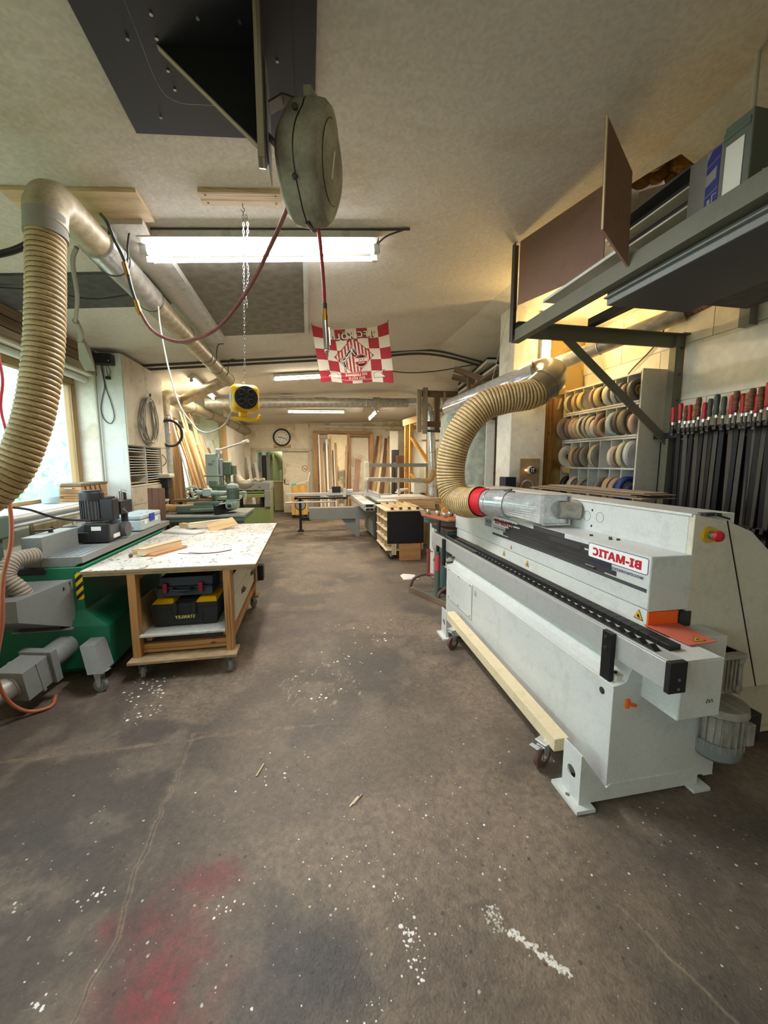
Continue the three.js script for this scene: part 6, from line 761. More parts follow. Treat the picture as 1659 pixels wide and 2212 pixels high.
{ // clamp rail: one clamp after another
  const t = thing('clamp_rail', 'black steel rail holding the long bar clamps on the right wall', 'rail', [3.3, 1.85, -2.4]); part(t, 'rail', [bb(3.27, 3.285, 1.875, 1.925, -3.31, -0.9), bb(3.285, 3.385, 1.875, 1.885, -3.31, -0.9)], M.black); part(t, 'rail', bb(3.36, 3.385, 0.9, 0.96, -3.31, -0.9), M.black);
  part(t, 'backboard', bb(3.372, 3.385, 0.5, 1.86, -3.25, -0.9), M.blackSoft);
  const zAt = (u, x) => -x / Math.tan(Math.atan2((u - 829.5), 850 * 0.992) + 0.1903);
  const hs = [[1434, 'red', 0], [1448, 'red', 1], [1460, 'brown', 0], [1471, 'red', 0], [1481, 'tan', 0], [1491, 'brown', 2], [1501, 'red', 0], [1511, 'green', 1], [1523, 'green', 2], [1541, 'green', 1], [1553, 'red', 1], [1566, 'brown', 2], [1581, 'red', 1], [1588, 'tan', 1], [1599, 'brown', 2], [1611, 'red', 0], [1620, 'brown', 2], [1633, 'red', 3], [1653, 'red', 3], [1672, 'red', 3], [1692, 'brown', 2]];
  const HM = { red: mat(0xb01e28, 0.42), brown: mat(0x7a4e32, 0.6, { map: grainTex }), tan: mat(0xa67c4c, 0.6, { map: grainTex }), green: mat(0x3c4a44, 0.5) };
  const ord = ['first', 'second', 'third', 'fourth', 'fifth', 'sixth', 'seventh', 'eighth', 'ninth', 'tenth', 'eleventh']; const cnt = {};
  const clamp = (len) => { const o = new THREE.Group(); o.name = 'bar_clamp'; const bm = len > 1.2 ? M.iron : M.blackSteel, P = (n, g, m) => { const q = put(n, g, m, o); return q; };
    P('bar', bb(-0.006, 0.006, -len, 0.015, -0.018, 0.018, 0.002), bm); P('fixed_jaw', [bb(-0.012, 0.012, -0.03, 0.022, -0.022, 0.022), bar([-0.005, -0.005, 0], [-0.10, -0.01, 0], 0.03, 0.03)], M.black); P('sliding_arm', [bb(-0.014, 0.014, -0.83, -0.76, -0.024, 0.024), bar([-0.005, -0.79, 0], [-0.105, -0.775, 0], 0.026, 0.035)], M.black);
    P('spindle', [cy([-0.085, -0.03, 0], [-0.085, 0.06, 0], 0.008), cy([-0.085, -0.045, 0], [-0.085, -0.03, 0], 0.016)], M.iron); P('ferrule', cy([-0.085, 0.045, 0], [-0.085, 0.068, 0], 0.015), M.chrome);
    P('handle', lathe([[0.012, 0], [0.0165, 0.008], [0.0175, 0.03], [0.0145, 0.05], [0.0175, 0.075], [0.0185, 0.115], [0.015, 0.132], [0, 0.135]], [-0.085, 0.066, 0], [0, 1, 0], 20), HM.red); return o; };
  const protos = [clamp(1.1), clamp(1.3)], kinds = { red: 'red', brown: 'brown wooden', tan: 'tan wooden', green: 'dark green' };
  hs.forEach(([u, k, s], i) => {
    const c = protos[i % 2].clone(); c.name = numbered('bar_clamp'); c.traverse((o) => { if (o.isMesh) { o.name = o.name.replace(/_\d{3}$/, ''); o.name = numbered(o.name); o.castShadow = o.receiveShadow = true; } });
    c.children[5].material = HM[k]; c.children[5].userData.label = `${k} handle`; const sc = 1 + 0.09 * s; c.children[5].scale.set(1 + 0.12 * (s > 1), sc, 1 + 0.12 * (s > 1)); c.children[5].position.y = -0.066 * (sc - 1) - 0.0; if (s > 0) for (const j of [3, 4, 5]) c.children[j].position.y += s * 0.012;
    c.position.set(3.256, 1.935, zAt(u, 3.17)); c.rotation.set((hash(i, 2, 3) - 0.5) * 0.05, 0.3 * (hash(i, 5, 9) - 0.5), 0); cnt[k] = (cnt[k] ?? 0);
    c.userData = { label: `bar clamp with a ${kinds[k]} handle, ${ord[cnt[k]]} such from the left on the rail`, category: 'clamp', group: 'bar clamps hanging on the wall rail' }; cnt[k]++; scene.add(c);
  });
  for (let i = 0; i < 9; i++) { const u = 1410 + i * 27.5, o = solo('clamp_bar', `bare black clamp bar without a visible handle, ${ord[i]} from the left on the rail`, 'clamp', [bb(-0.006, 0.006, -1.15, 0.02, -0.017, 0.017, 0.002), bb(-0.06, 0.012, -0.04, 0.01, -0.02, 0.02)], M.blackSteel, 'bare clamp bars on the wall rail'); o.position.set(3.335, 0.79, zAt(u, 3.335)); o.rotation.x = (hash(i, 8, 1) - 0.5) * 0.03; }
}
{ // on the pier
  solo('fuse_board', 'tan chipboard panel screwed low on the pier', 'board', [bb(2.45, 2.70, 1.28, 1.70, -4.278, -4.262)], M.chip);
  const t = thing('round_switch', 'round black and white switch knob on the chipboard panel', 'switch', [2.580, 1.53, -4.24]); part(t, 'housing', cy([2.580, 1.565, -4.262], [2.580, 1.565, -4.21], 0.05, 0.046, 28), M.ivory); part(t, 'dial', cy([2.580, 1.565, -4.21], [2.580, 1.565, -4.20], 0.042, 0.04, 28), M.black); part(t, 'marking', [bb(2.552, 2.564, 1.54, 1.59, -4.2, -4.197), bb(2.564, 2.600, 1.58, 1.59, -4.2, -4.197), bb(2.580, 2.590, 1.54, 1.58, -4.2, -4.197), bb(2.552, 2.570, 1.54, 1.55, -4.2, -4.197)], M.white);
  part(t, 'pilot_lamp', cy([2.518, 1.565, -4.262], [2.518, 1.565, -4.235], 0.012), glow(new THREE.Color(1, 0.25, 0.08), 2.5));
  solo('tape_ring', 'empty white tape ring hanging on the pier below the round switch', 'ring', [torus([2.540, 1.36, -4.245], 0.085, 0.010, [0.1, 0, 1], 40, 8)], M.cream);
  solo('white_board', 'tall white board standing behind the pier beside the ribbed hose', 'board', [bb(2.36, 2.48, 0.0, 2.22, -5.02, -5.0)], M.white);
  solo('blue_crate', 'dark blue crate on a ledge behind the white machine', 'crate', [bb(2.32, 2.45, 1.34, 1.47, -4.50, -4.35, 0.004)].map((g) => g.translate(-0.12, 0.02, 0.22)), M.navy);
}

// ---------------------------------------------------------------- rear of the hall, left
const ORD = ['first', 'second', 'third', 'fourth', 'fifth', 'sixth', 'seventh', 'eighth', 'ninth', 'tenth', 'eleventh', 'twelfth', 'thirteenth', 'fourteenth', 'fifteenth', 'sixteenth', 'seventeenth', 'eighteenth', 'nineteenth', 'twentieth', '21st', '22nd', '23rd', '24th', '25th', '26th', '27th', '28th', '29th', '30th'];
{ // boards leaning on the left wall
  seed = 4242;
  const woods = [M.pine, M.larch, M.spruce, M.pineLight, M.larch, M.oak, M.pine, M.spruce];
  for (let i = 0; i < 28; i++) {
    const z = -7.35 - i * 0.094, h = i < 12 ? rr(1.9, 2.62) : rr(1.5, 2.3), w = rr(0.05, 0.15), sh = rr(-0.06, 0.06), front = (i % 3) * 0.06;
    const m = i === 0 ? M.white : woods[i % 8];
    solo(i === 0 ? 'white_board' : 'wood_board', i === 0 ? 'white board leaning beside the duct riser, first of the leaning boards' : `wooden board leaning on the left wall, ${ORD[i]} behind the duct riser`, 'board', [bar([-1.66 + front + sh, 0.01, z + 0.25], [-2.30 + front + sh * 0.4, h, z - 0.12], w, 0.024, [1, 0.3, 0])], m, i ? 'boards leaning on the left wall' : undefined);
  }
  solo('wall_board', 'wide brown board behind the leaning boards on the left wall', 'board', [bx(0.02, 2.5, 0.9, -2.40, 1.26, -7.95, [0, 0, 0.06])], M.oak);
  for (const [i, x, h] of [[0, -1.72, 1.5], [1, -1.64, 1.15], [2, -1.50, 1.3], [3, -1.40, 1.0]]) solo('white_strip', ['tall white strip leaning in the far left corner', 'short reddish strip leaning in the far left corner', 'pointed white strip leaning beside the far doorway', 'tan strip leaning beside the far doorway'][i], 'strip', [bar([x + 0.12, 0.01, -12.6 - i * 0.1], [x - 0.12, h + 0.35, -13.1], 0.09, 0.02, [0, 0, 1])], [M.white, M.plyRed, M.white, M.oak][i]);
  solo('black_hoop', 'black hoop hanging on the wall behind the tall cabinet', 'hoop', [torus([-2.13, 2.12, -6.87], 0.20, 0.022, [0.75, 0, 0.66], 36, 8)], M.black);
}
{ // spindle moulder
  const t = thing('spindle_moulder', 'old sage green spindle moulder with a power feeder behind the workbench', 'machine', [-1.5, 0, -6.6]);
  part(t, 'base', [bb(-1.95, -1.1, 0, 0.79, -7.1, -6.3, 0.02)], M.sageDark);
  part(t, 'table', [prism('y', [[-2.15, -6.15], [-0.96, -6.15], [-0.93, -7.15], [-2.15, -7.15]], 0.845, 0.872, 0.002)], M.grey); part(t, 'table_edge', bb(-2.14, -0.955, 0.78, 0.845, -7.1, -6.17, 0.01), M.sageDark); part(t, 'table_opening', cy([-1.22, 0.872, -6.5], [-1.22, 0.8735, -6.5], 0.10), M.black);
  part(t, 'fence', [bb(-2.0, -1.45, 0.875, 1.0, -6.75, -6.45, 0.04), bb(-1.75, -1.35, 0.99, 1.04, -6.7, -6.5, 0.02), cy([-1.75, 0.93, -6.35], [-1.42, 0.94, -6.35], 0.03)], M.sageDark); part(t, 'fence_jaw', [bar([-1.38, 0.94, -6.25], [-1.18, 0.97, -6.7], 0.05, 0.14)], M.blackSteel);
  part(t, 'dust_hose', sweep([[-2.2, 0.96, -6.55], [-2.05, 0.95, -6.55], [-1.9, 0.945, -6.58], [-1.78, 0.945, -6.6]], (l) => 0.062 + 0.004 * Math.sin(l * 260), 90, 20).g, M.hoseTan);
  part(t, 'column', [cy([-1.52, 0.87, -6.85], [-1.52, 1.34, -6.85], 0.045), bb(-1.58, -1.46, 1.26, 1.36, -6.91, -6.79, 0.01), cy([-1.66, 1.44, -6.85], [-1.38, 1.44, -6.85], 0.012)], M.sageDark); part(t, 'arm', [cy([-1.72, 1.19, -6.6], [-1.12, 1.17, -6.6], 0.034), bb(-1.62, -1.50, 1.13, 1.25, -6.68, -6.52, 0.02), cy([-0.98, 1.185, -6.6], [-1.12, 1.17, -6.6], 0.02), bar([-0.98, 1.19, -6.6], [-0.99, 1.06, -6.58], 0.025, 0.018)], M.sea);
  const hw = part(t, 'handwheel', [torus([-1.77, 1.19, -6.58], 0.095, 0.012, [0.55, 0, 0.83], 32, 8)], M.sea); part(hw, 'spoke', [0, 1, 2].map((k) => cy([-1.77, 1.19, -6.58], [-1.77 + 0.08 * Math.cos(k * 2.09 + 0.5), 1.19 + 0.095 * Math.sin(k * 2.09 + 0.5), -6.58 - 0.05 * Math.cos(k * 2.09 + 0.5)], 0.009)), M.sea);
  part(t, 'feeder_motor', [cy([-1.16, 1.06, -6.5], [-1.16, 1.27, -6.5], 0.085, 0.085, 28), ...Array.from({ length: 18 }, (_, i) => { const a = i / 18 * 6.283; return bx(0.012, 0.16, 0.006, -1.16 + Math.cos(a) * 0.088, 1.15, -6.5 + Math.sin(a) * 0.088, [0, -a, 0], 0); })], M.sageDark); part(t, 'motor_cap', lathe([[0.092, 0], [0.092, 0.03], [0.07, 0.065], [0, 0.075]], [-1.16, 1.26, -6.5]), M.sage);
  part(t, 'feeder_body', [bb(-1.27, -1.08, 0.93, 1.07, -6.62, -6.38, 0.05), cy([-1.19, 1.0, -6.38], [-1.19, 1.0, -6.32], 0.04), torus([-1.16, 1.075, -6.5], 0.09, 0.012, [0, 1, 0], 28)], M.sage); part(t, 'knob', sp([-1.19, 1.0, -6.31], 0.03, 12), M.black);
  part(t, 'cross_rod', [cy([-1.45, 1.1, -6.7], [-1.15, 1.22, -6.4], 0.01), cy([-1.35, 1.02, -6.4], [-1.05, 1.05, -6.45], 0.01)], M.steel);
  solo('side_bench', 'low white bench top left of the green spindle moulder', 'bench', [bb(-2.45, -2.17, 0.80, 0.83, -7.0, -5.75), bb(-2.44, -2.41, 0, 0.80, -6.98, -5.78), bb(-2.2, -2.17, 0, 0.80, -6.98, -6.94)], M.white);
  solo('cable_heap', 'tangle of dark cables on the bench below the leaning boards', 'cables', [0, 1, 2, 3, 4].map((k) => tb(Array.from({ length: 8 }, (_, i) => [-2.05 + 0.05 * i + 0.06 * Math.sin(i * 2 + k), 1.06 + 0.03 * k + 0.03 * Math.sin(i * 1.7 + k * 2), -7.35 + 0.1 * Math.sin(i + k * 1.3)]), 0.014, 40, 6)), M.rubber);
  solo('tool_stand', 'small stand carrying the cable tangle behind the moulder', 'stand', [bb(-2.25, -1.6, 0.99, 1.03, -7.5, -7.2), bb(-2.22, -2.18, 0, 0.99, -7.45, -7.25), bb(-1.68, -1.64, 0, 0.99, -7.45, -7.25)], M.dusty);
  const g = thing('bench_drill', 'small dark bench drill with a pale hood beside the duct riser', 'drill', [-2.22, 0, -6.62], { }); part(g, 'stand', bb(-2.4, -2.08, 0.831, 0.86, -6.75, -6.5), M.iron); part(g, 'column', cy([-2.24, 0.86, -6.66], [-2.24, 1.46, -6.66], 0.03), M.iron); part(g, 'head', [bb(-2.32, -2.10, 1.26, 1.42, -6.72, -6.52, 0.02), cy([-2.15, 1.10, -6.6], [-2.15, 1.27, -6.6], 0.03)], M.blackSoft); part(g, 'hood', [bb(-2.34, -2.06, 1.42, 1.485, -6.74, -6.5, 0.025)], M.ivory);
}
{ // mortiser with the blue box
  const t = thing('mortising_machine', 'tall mortising machine with a pale blue box and a long white lever', 'machine', [-1.55, 0, -7.6]);
  part(t, 'base', [bb(-1.75, -1.35, 0, 0.12, -7.85, -7.3, 0.02), bb(-1.70, -1.46, 0.12, 1.25, -7.75, -7.5, 0.02)], M.sageDark); part(t, 'switch_box', bb(-1.775, -1.575, 1.25, 1.81, -7.72, -7.47, 0.012), M.sea); part(t, 'badge', bb(-1.73, -1.65, 1.60, 1.645, -7.47, -7.467), M.greyBlue); part(t, 'lock', cy([-1.64, 1.68, -7.47], [-1.64, 1.68, -7.462], 0.01), M.black);
  part(t, 'column', [cy([-1.53, 0.9, -7.6], [-1.53, 1.8, -7.6], 0.03), bb(-1.56, -1.5, 1.42, 1.72, -7.64, -7.56, 0.01), cy([-1.44, 1.05, -7.6], [-1.44, 1.62, -7.6], 0.014)], M.steel);
  part(t, 'spindle_head', [bb(-1.50, -1.36, 1.42, 1.68, -7.68, -7.52, 0.03), cy([-1.43, 1.30, -7.6], [-1.43, 1.45, -7.6], 0.045), cy([-1.33, 1.60, -7.6], [-1.33, 1.44, -7.6], 0.055, 0.06, 24), cy([-1.43, 1.12, -7.6], [-1.43, 1.3, -7.6], 0.012)], M.sageDark);
  part(t, 'lever', [cy([-1.56, 1.87, -7.5], [-1.06, 1.99, -7.05], 0.017), cy([-1.06, 1.99, -7.05], [-0.97, 2.015, -6.95], 0.03), bb(-1.6, -1.5, 1.80, 1.9, -7.55, -7.45, 0.02)], M.whiteOld); part(t, 'work_table', [bb(-1.6, -1.2, 1.0, 1.06, -7.6, -7.3, 0.01), bb(-1.5, -1.3, 0.8, 1.0, -7.6, -7.4), cy([-1.2, 1.33, -7.4], [-1.02, 1.335, -7.35], 0.008)], M.sage);
  solo('dust_bag_hose', 'fat grey brown dust hose sagging behind the moulder', 'hose', sweep([[-1.30, 1.50, -7.75], [-1.28, 1.36, -7.7], [-1.2, 1.27, -7.62], [-1.1, 1.26, -7.6], [-1.02, 1.31, -7.62]], (l) => 0.062 + 0.03 * sm(0, 0.25, l) * sm(0.55, 0.3, l), 40, 24).g, M.hoseGrey);
  solo('rag', 'crumpled pale rag on the planer behind the moulder', 'rag', [0, 1, 2, 3, 4, 5].map((i) => sp([-1.45 + i * 0.07, 1.205 + 0.014 * (i % 3), -10.4 + 0.05 * (i % 2)], 0.045, 10, [1, 1, 1]).translate(0, 0, 0)), M.cloth);
}
{ // thicknesser
  const t = thing('thickness_planer', 'olive green thickness planer with a grey top before the far doorway', 'machine', [-1.45, 0, -10.8]);
  part(t, 'base', [bb(-1.93, -0.96, 0, 0.52, -11.3, -10.3, 0.015), bb(-1.93, -1.78, 0.5, 0.98, -11.3, -10.3), bb(-1.10, -0.96, 0.5, 0.98, -11.3, -10.3)], M.olive); part(t, 'head', [bb(-1.94, -0.94, 0.98, 1.17, -11.35, -10.25, 0.015)], M.grey); part(t, 'bed', [bb(-1.80, -1.08, 0.80, 0.88, -11.5, -10.15, 0.01), bb(-1.78, -1.10, 0.90, 0.95, -10.6, -10.32)], M.olive); part(t, 'bed_screw', [cy([-1.70, 0.52, -10.6], [-1.70, 0.8, -10.6], 0.05), cy([-1.18, 0.52, -10.6], [-1.18, 0.8, -10.6], 0.05)], M.iron); part(t, 'side_guard', [bb(-1.08, -0.93, 0.55, 0.98, -10.35, -10.22, 0.01)], M.grey); part(t, 'knob', [cy([-1.2, 1.08, -10.25], [-1.2, 1.08, -10.2], 0.025)], M.steel);
}
{ // far wall: clock, sign, crate, doorway
  const t = thing('wall_clock', 'round black framed wall clock above the far doorway', 'clock', [-0.79, 2.18, -13.19]);
  part(t, 'frame', lathe([[0.225, 0], [0.275, 0.0], [0.278, 0.03], [0.25, 0.045], [0.228, 0.03]], [-0.79, 2.46, -13.2], [0, 0, 1], 48), M.black);
  part(t, 'face', sheet([-1.03, 2.22, -13.195], [0.48, 0, 0], [0, 0.48, 0], 0.004), print(ctex(256, 256, (x) => { x.clearRect(0, 0, 256, 256); x.beginPath(); x.arc(128, 128, 122, 0, 7); x.fillStyle = '#e9e7e0'; x.fill(); x.translate(256, 0); x.scale(-1, 1); x.fillStyle = '#222'; x.font = 'bold 30px sans-serif'; x.textAlign = 'center'; x.textBaseline = 'middle'; for (let i = 1; i <= 12; i++) { const a = i / 12 * 6.283; x.fillText(String(i), 128 + Math.sin(a) * 92, 128 - Math.cos(a) * 92); } }), { transparent: true }));
  part(t, 'hand', [bar([-0.79, 2.46, -13.184], [-0.64, 2.40, -13.184], 0.016, 0.004, [0, 0, 1], 0), bar([-0.79, 2.46, -13.18], [-0.91, 2.475, -13.18], 0.02, 0.004, [0, 0, 1], 0)], M.black);
  solo('exit_sign', 'small pale bordered exit sign under the far wall clock', 'sign', [sheet([-1.05, 2.10, -13.198], [0.53, 0, 0], [0, 0.13, 0], 0.004)], print(ctex(256, 64, (x) => { x.fillStyle = '#d9c294'; x.fillRect(0, 0, 256, 64); x.strokeStyle = '#7a2a1c'; x.lineWidth = 7; x.strokeRect(3, 3, 250, 58); x.translate(256, 0); x.scale(-1, 1); x.fillStyle = '#3a2c22'; x.font = 'bold 40px sans-serif'; x.textAlign = 'center'; x.fillText('Notausstieg', 128, 46, 230); })));
  solo('no_smoking_sign', 'round no smoking sign on the far sliding door', 'sign', [sheet([-0.19, 1.38, -13.248], [0.18, 0, 0], [0, 0.18, 0], 0.002)], print(ctex(96, 96, (x) => { x.fillStyle = '#efeae0'; x.beginPath(); x.arc(48, 48, 44, 0, 7); x.fill(); x.lineWidth = 9; x.strokeStyle = '#b02a2a'; x.stroke(); x.fillStyle = '#222'; x.fillRect(22, 50, 52, 9); x.beginPath(); x.moveTo(18, 22); x.lineTo(78, 74); x.lineWidth = 8; x.stroke(); }), { transparent: true }));
  const c = thing('plywood_crate', 'orange plywood crate with a round fan opening on casters before the far door', 'crate', [-0.27, 0, -12.2]); part(c, 'body', [bb(-0.5, -0.03, 0.1, 0.98, -12.5, -12.0)], M.yellowWood); part(c, 'fan_ring', torus([-0.24, 0.40, -12.0], 0.15, 0.014, [0, 0, 1], 32), M.iron); part(c, 'fan_grille', cy([-0.24, 0.40, -12.01], [-0.24, 0.40, -11.995], 0.145, 0.145, 32), M.greyMid); part(c, 'skid', [bb(-0.48, -0.40, 0, 0.1, -12.45, -12.05), bb(-0.12, -0.05, 0, 0.1, -12.45, -12.05)], M.black);
  solo('blue_pad', 'small bright blue pad on the orange plywood crate', 'pad', [bb(-0.48, -0.36, 0.981, 1.04, -12.3, -12.1, 0.01)], M.sky); solo('bent_bracket', 'pale bent strip leaning on the crate before the far door', 'strip', [bar([-0.34, 1.0, -12.15], [-0.02, 1.12, -12.1], 0.04, 0.02), bar([-0.02, 1.10, -12.1], [0.05, 1.38, -12.15], 0.05, 0.02)], M.white);
  const v = thing('lobby_duct', 'greenish round duct bending through the lobby beyond the doorway', 'duct', [-1.0, 1.4, -14.6]); part(v, 'pipe', sweep([[-1.3, 1.95, -15.3], [-1.15, 1.95, -14.9], [-0.95, 1.9, -14.6], [-0.85, 1.7, -14.5], [-0.85, 1.4, -14.5]], () => 0.17, 24, 24).g, mat(0xa8ae86, 0.6, { map: wearTex })); part(v, 'support', bb(-0.9, -0.8, 0, 1.42, -14.55, -14.45), M.greyMid);
  solo('lobby_cabinet', 'pale cabinet in the lobby beyond the doorway', 'cabinet', [bb(-1.15, -0.72, 0.02, 0.98, -14.3, -13.95), bb(-1.15, -0.72, 0.985, 1.02, -14.32, -13.93)], mat(0xb7aa80, 0.7, { map: wearTex })); for (let i = 0; i < 3; i++) solo('lobby_board', ['bluish upright board nearest the left door jamb in the lobby', 'dark upright board in the middle of the three in the lobby', 'grey upright board rightmost of the three in the lobby'][i], 'board', [bb(-1.58 + i * 0.12, -1.48 + i * 0.12, 0, 2.0 - 0.1 * (i % 2), -13.9 + i * 0.05, -13.6)], [M.greyBlue, M.blackFilm, M.greyMid][i]);
  solo('lobby_box', 'tall yellow green locker in the lobby beyond the doorway', 'locker', [bb(-1.22, -1.0, 0, 1.95, -14.9, -14.6)], mat(0xc4cc94, 0.6));
}
{ // timber rack along the far wall
  seed = 777;
  const rack = thing('timber_rack', 'orange brown post rack holding sheet stock on the far wall', 'rack', [1.1, 0, -12.95]);
  for (const x of [0.26, 1.32, 2.06]) part(rack, 'post', bb(x - 0.055, x + 0.055, 0, 2.58, -13.0, -12.88), M.larch); part(rack, 'rail', bb(0.2, 2.12, 2.58, 2.68, -13.1, -13.0), M.oak); part(rack, 'rail', bb(1.38, 2.0, 2.50, 2.56, -13.0, -12.9), M.oak);
  const oldPanel = mat(0xffffff, 0.85, { map: rearTex });
  solo('stained_board', 'wide stained board with grey blotches leaning in the far timber rack', 'board', [bx(0.62, 2.54, 0.03, 0.92, 1.275, -12.66, [-0.06, 0, -0.02])], mat(0xffffff, 0.85, { map: plasterTex([222, 204, 166], [124, 114, 98], 13, 0.9) })); solo('cream_board', 'flat cream board standing right of the stained one in the far rack', 'board', [bb(1.40, 1.99, 0.01, 2.48, -13.1, -13.06)], oldPanel);
  for (let i = 0; i < 12; i++) { const x = 0.36 + i * 0.047, h = i === 0 ? 2.55 : rr(1.9, 2.58); solo('rack_board', `upright board in the far timber rack, ${ORD[i]} from the left`, 'board', [bar([x + 0.03, 0.01, -12.35], [x, h, -12.72 + 0.02 * (i % 3)], 0.036 + 0.02 * (i % 2), 0.02, [0, 0, 1])], [M.white, M.oak, M.weathered, M.spruce, M.dusty][i % 5], 'boards in the far timber rack'); }
  for (let i = 0; i < 4; i++) solo('leaning_board', `dark board leaning right of the stained panel, ${ORD[i]} from the left`, 'board', [bar([1.12 + i * 0.03, 0.01, -12.3], [1.24 + i * 0.02, 2.2 - i * 0.2, -12.7], 0.06, 0.02, [0, 0, 1])], [M.oak, M.walnut, M.dusty, M.larch][i], 'dark boards leaning right of the stained panel');
  for (let i = 0; i < 9; i++) solo('slanted_board', `board slanting against the far right corner, ${ORD[i]} from the left`, 'board', [bar([1.55 + i * 0.095, 0.01, -11.4 - 0.03 * i], [2.15 + i * 0.05, rr(2.0, 2.55), -12.4], 0.09, 0.022, [0.3, 0, 1])], [M.dusty, M.walnut, M.weathered, M.oak, M.pineLight][i % 5], 'boards slanting against the far right corner');
  solo('short_board', 'short brown board leaning before the far timber rack', 'board', [bar([1.32, 0.6, -11.2], [1.5, 1.75, -11.9], 0.16, 0.02, [0, 0, 1])], M.walnut);
  const y = thing('timber_stand', 'yellow timber frame rack with diagonal braces on the right wall', 'rack', [2.85, 0, -10]); for (const [x, z] of [[2.64, -10.5], [2.72, -10.3], [3.0, -9.5], [3.25, -10.5]]) part(y, 'post', bb(x - 0.045, x + 0.045, 0, 2.72, z - 0.05, z + 0.05), M.yellowWood); part(y, 'top_beam', [bar([2.60, 2.72, -10.6], [3.06, 2.84, -9.4], 0.10, 0.17)], M.yellowWood); part(y, 'top_beam', bar([2.64, 2.6, -10.5], [3.25, 2.6, -10.5], 0.08, 0.1), M.yellowWood); part(y, 'brace', bar([2.72, 2.35, -10.3], [3.0, 1.62, -9.55], 0.05, 0.1, [1, 0, 0]), M.yellowWood); part(y, 'brace', bar([2.72, 1.4, -10.3], [3.0, 0.6, -9.55], 0.05, 0.1, [1, 0, 0]), M.yellowWood); part(y, 'shelf', bb(2.72, 3.3, 1.58, 1.62, -10.4, -9.5), M.yellowWood); part(y, 'shelf', bb(2.72, 3.3, 2.18, 2.21, -9.6, -9.3), M.pine);
  solo('dark_speaker', 'dark box standing behind the yellow frame', 'box', [bb(2.40, 2.55, 0.01, 2.02, -11.3, -11.0)], M.blackSoft); solo('brown_sheet', 'brown wood sheet standing before the dark box', 'sheet', [bb(2.44, 2.72, 0.01, 1.86, -10.94, -10.9)], M.walnut); solo('white_slab', 'tall white slab standing in the far right corner', 'slab', [bb(2.50, 2.76, 0.01, 2.62, -12.1, -12.02)], M.ivory);
  solo('pine_cabinet', 'pale plywood cupboard against the right wall behind the saw', 'cupboard', [bb(3.05, 3.37, 0.01, 2.0, -9.4, -8.5), bb(3.03, 3.05, 1.0, 1.9, -9.3, -8.9)], M.plyPale);
  solo('white_tool_box', 'white box with tools behind the saw column', 'box', [bb(2.62, 2.95, 0.9, 1.22, -9.9, -9.6)], M.white); solo('grinder', 'pale hand grinder lying on the saw extension', 'grinder', [cy([2.25, 0.95, -9.7], [2.5, 0.98, -9.75], 0.05, 0.035), sp([2.25, 0.95, -9.7], 0.06, 12), cy([2.22, 0.9, -9.66], [2.22, 0.93, -9.66], 0.075)], M.ivory);
}
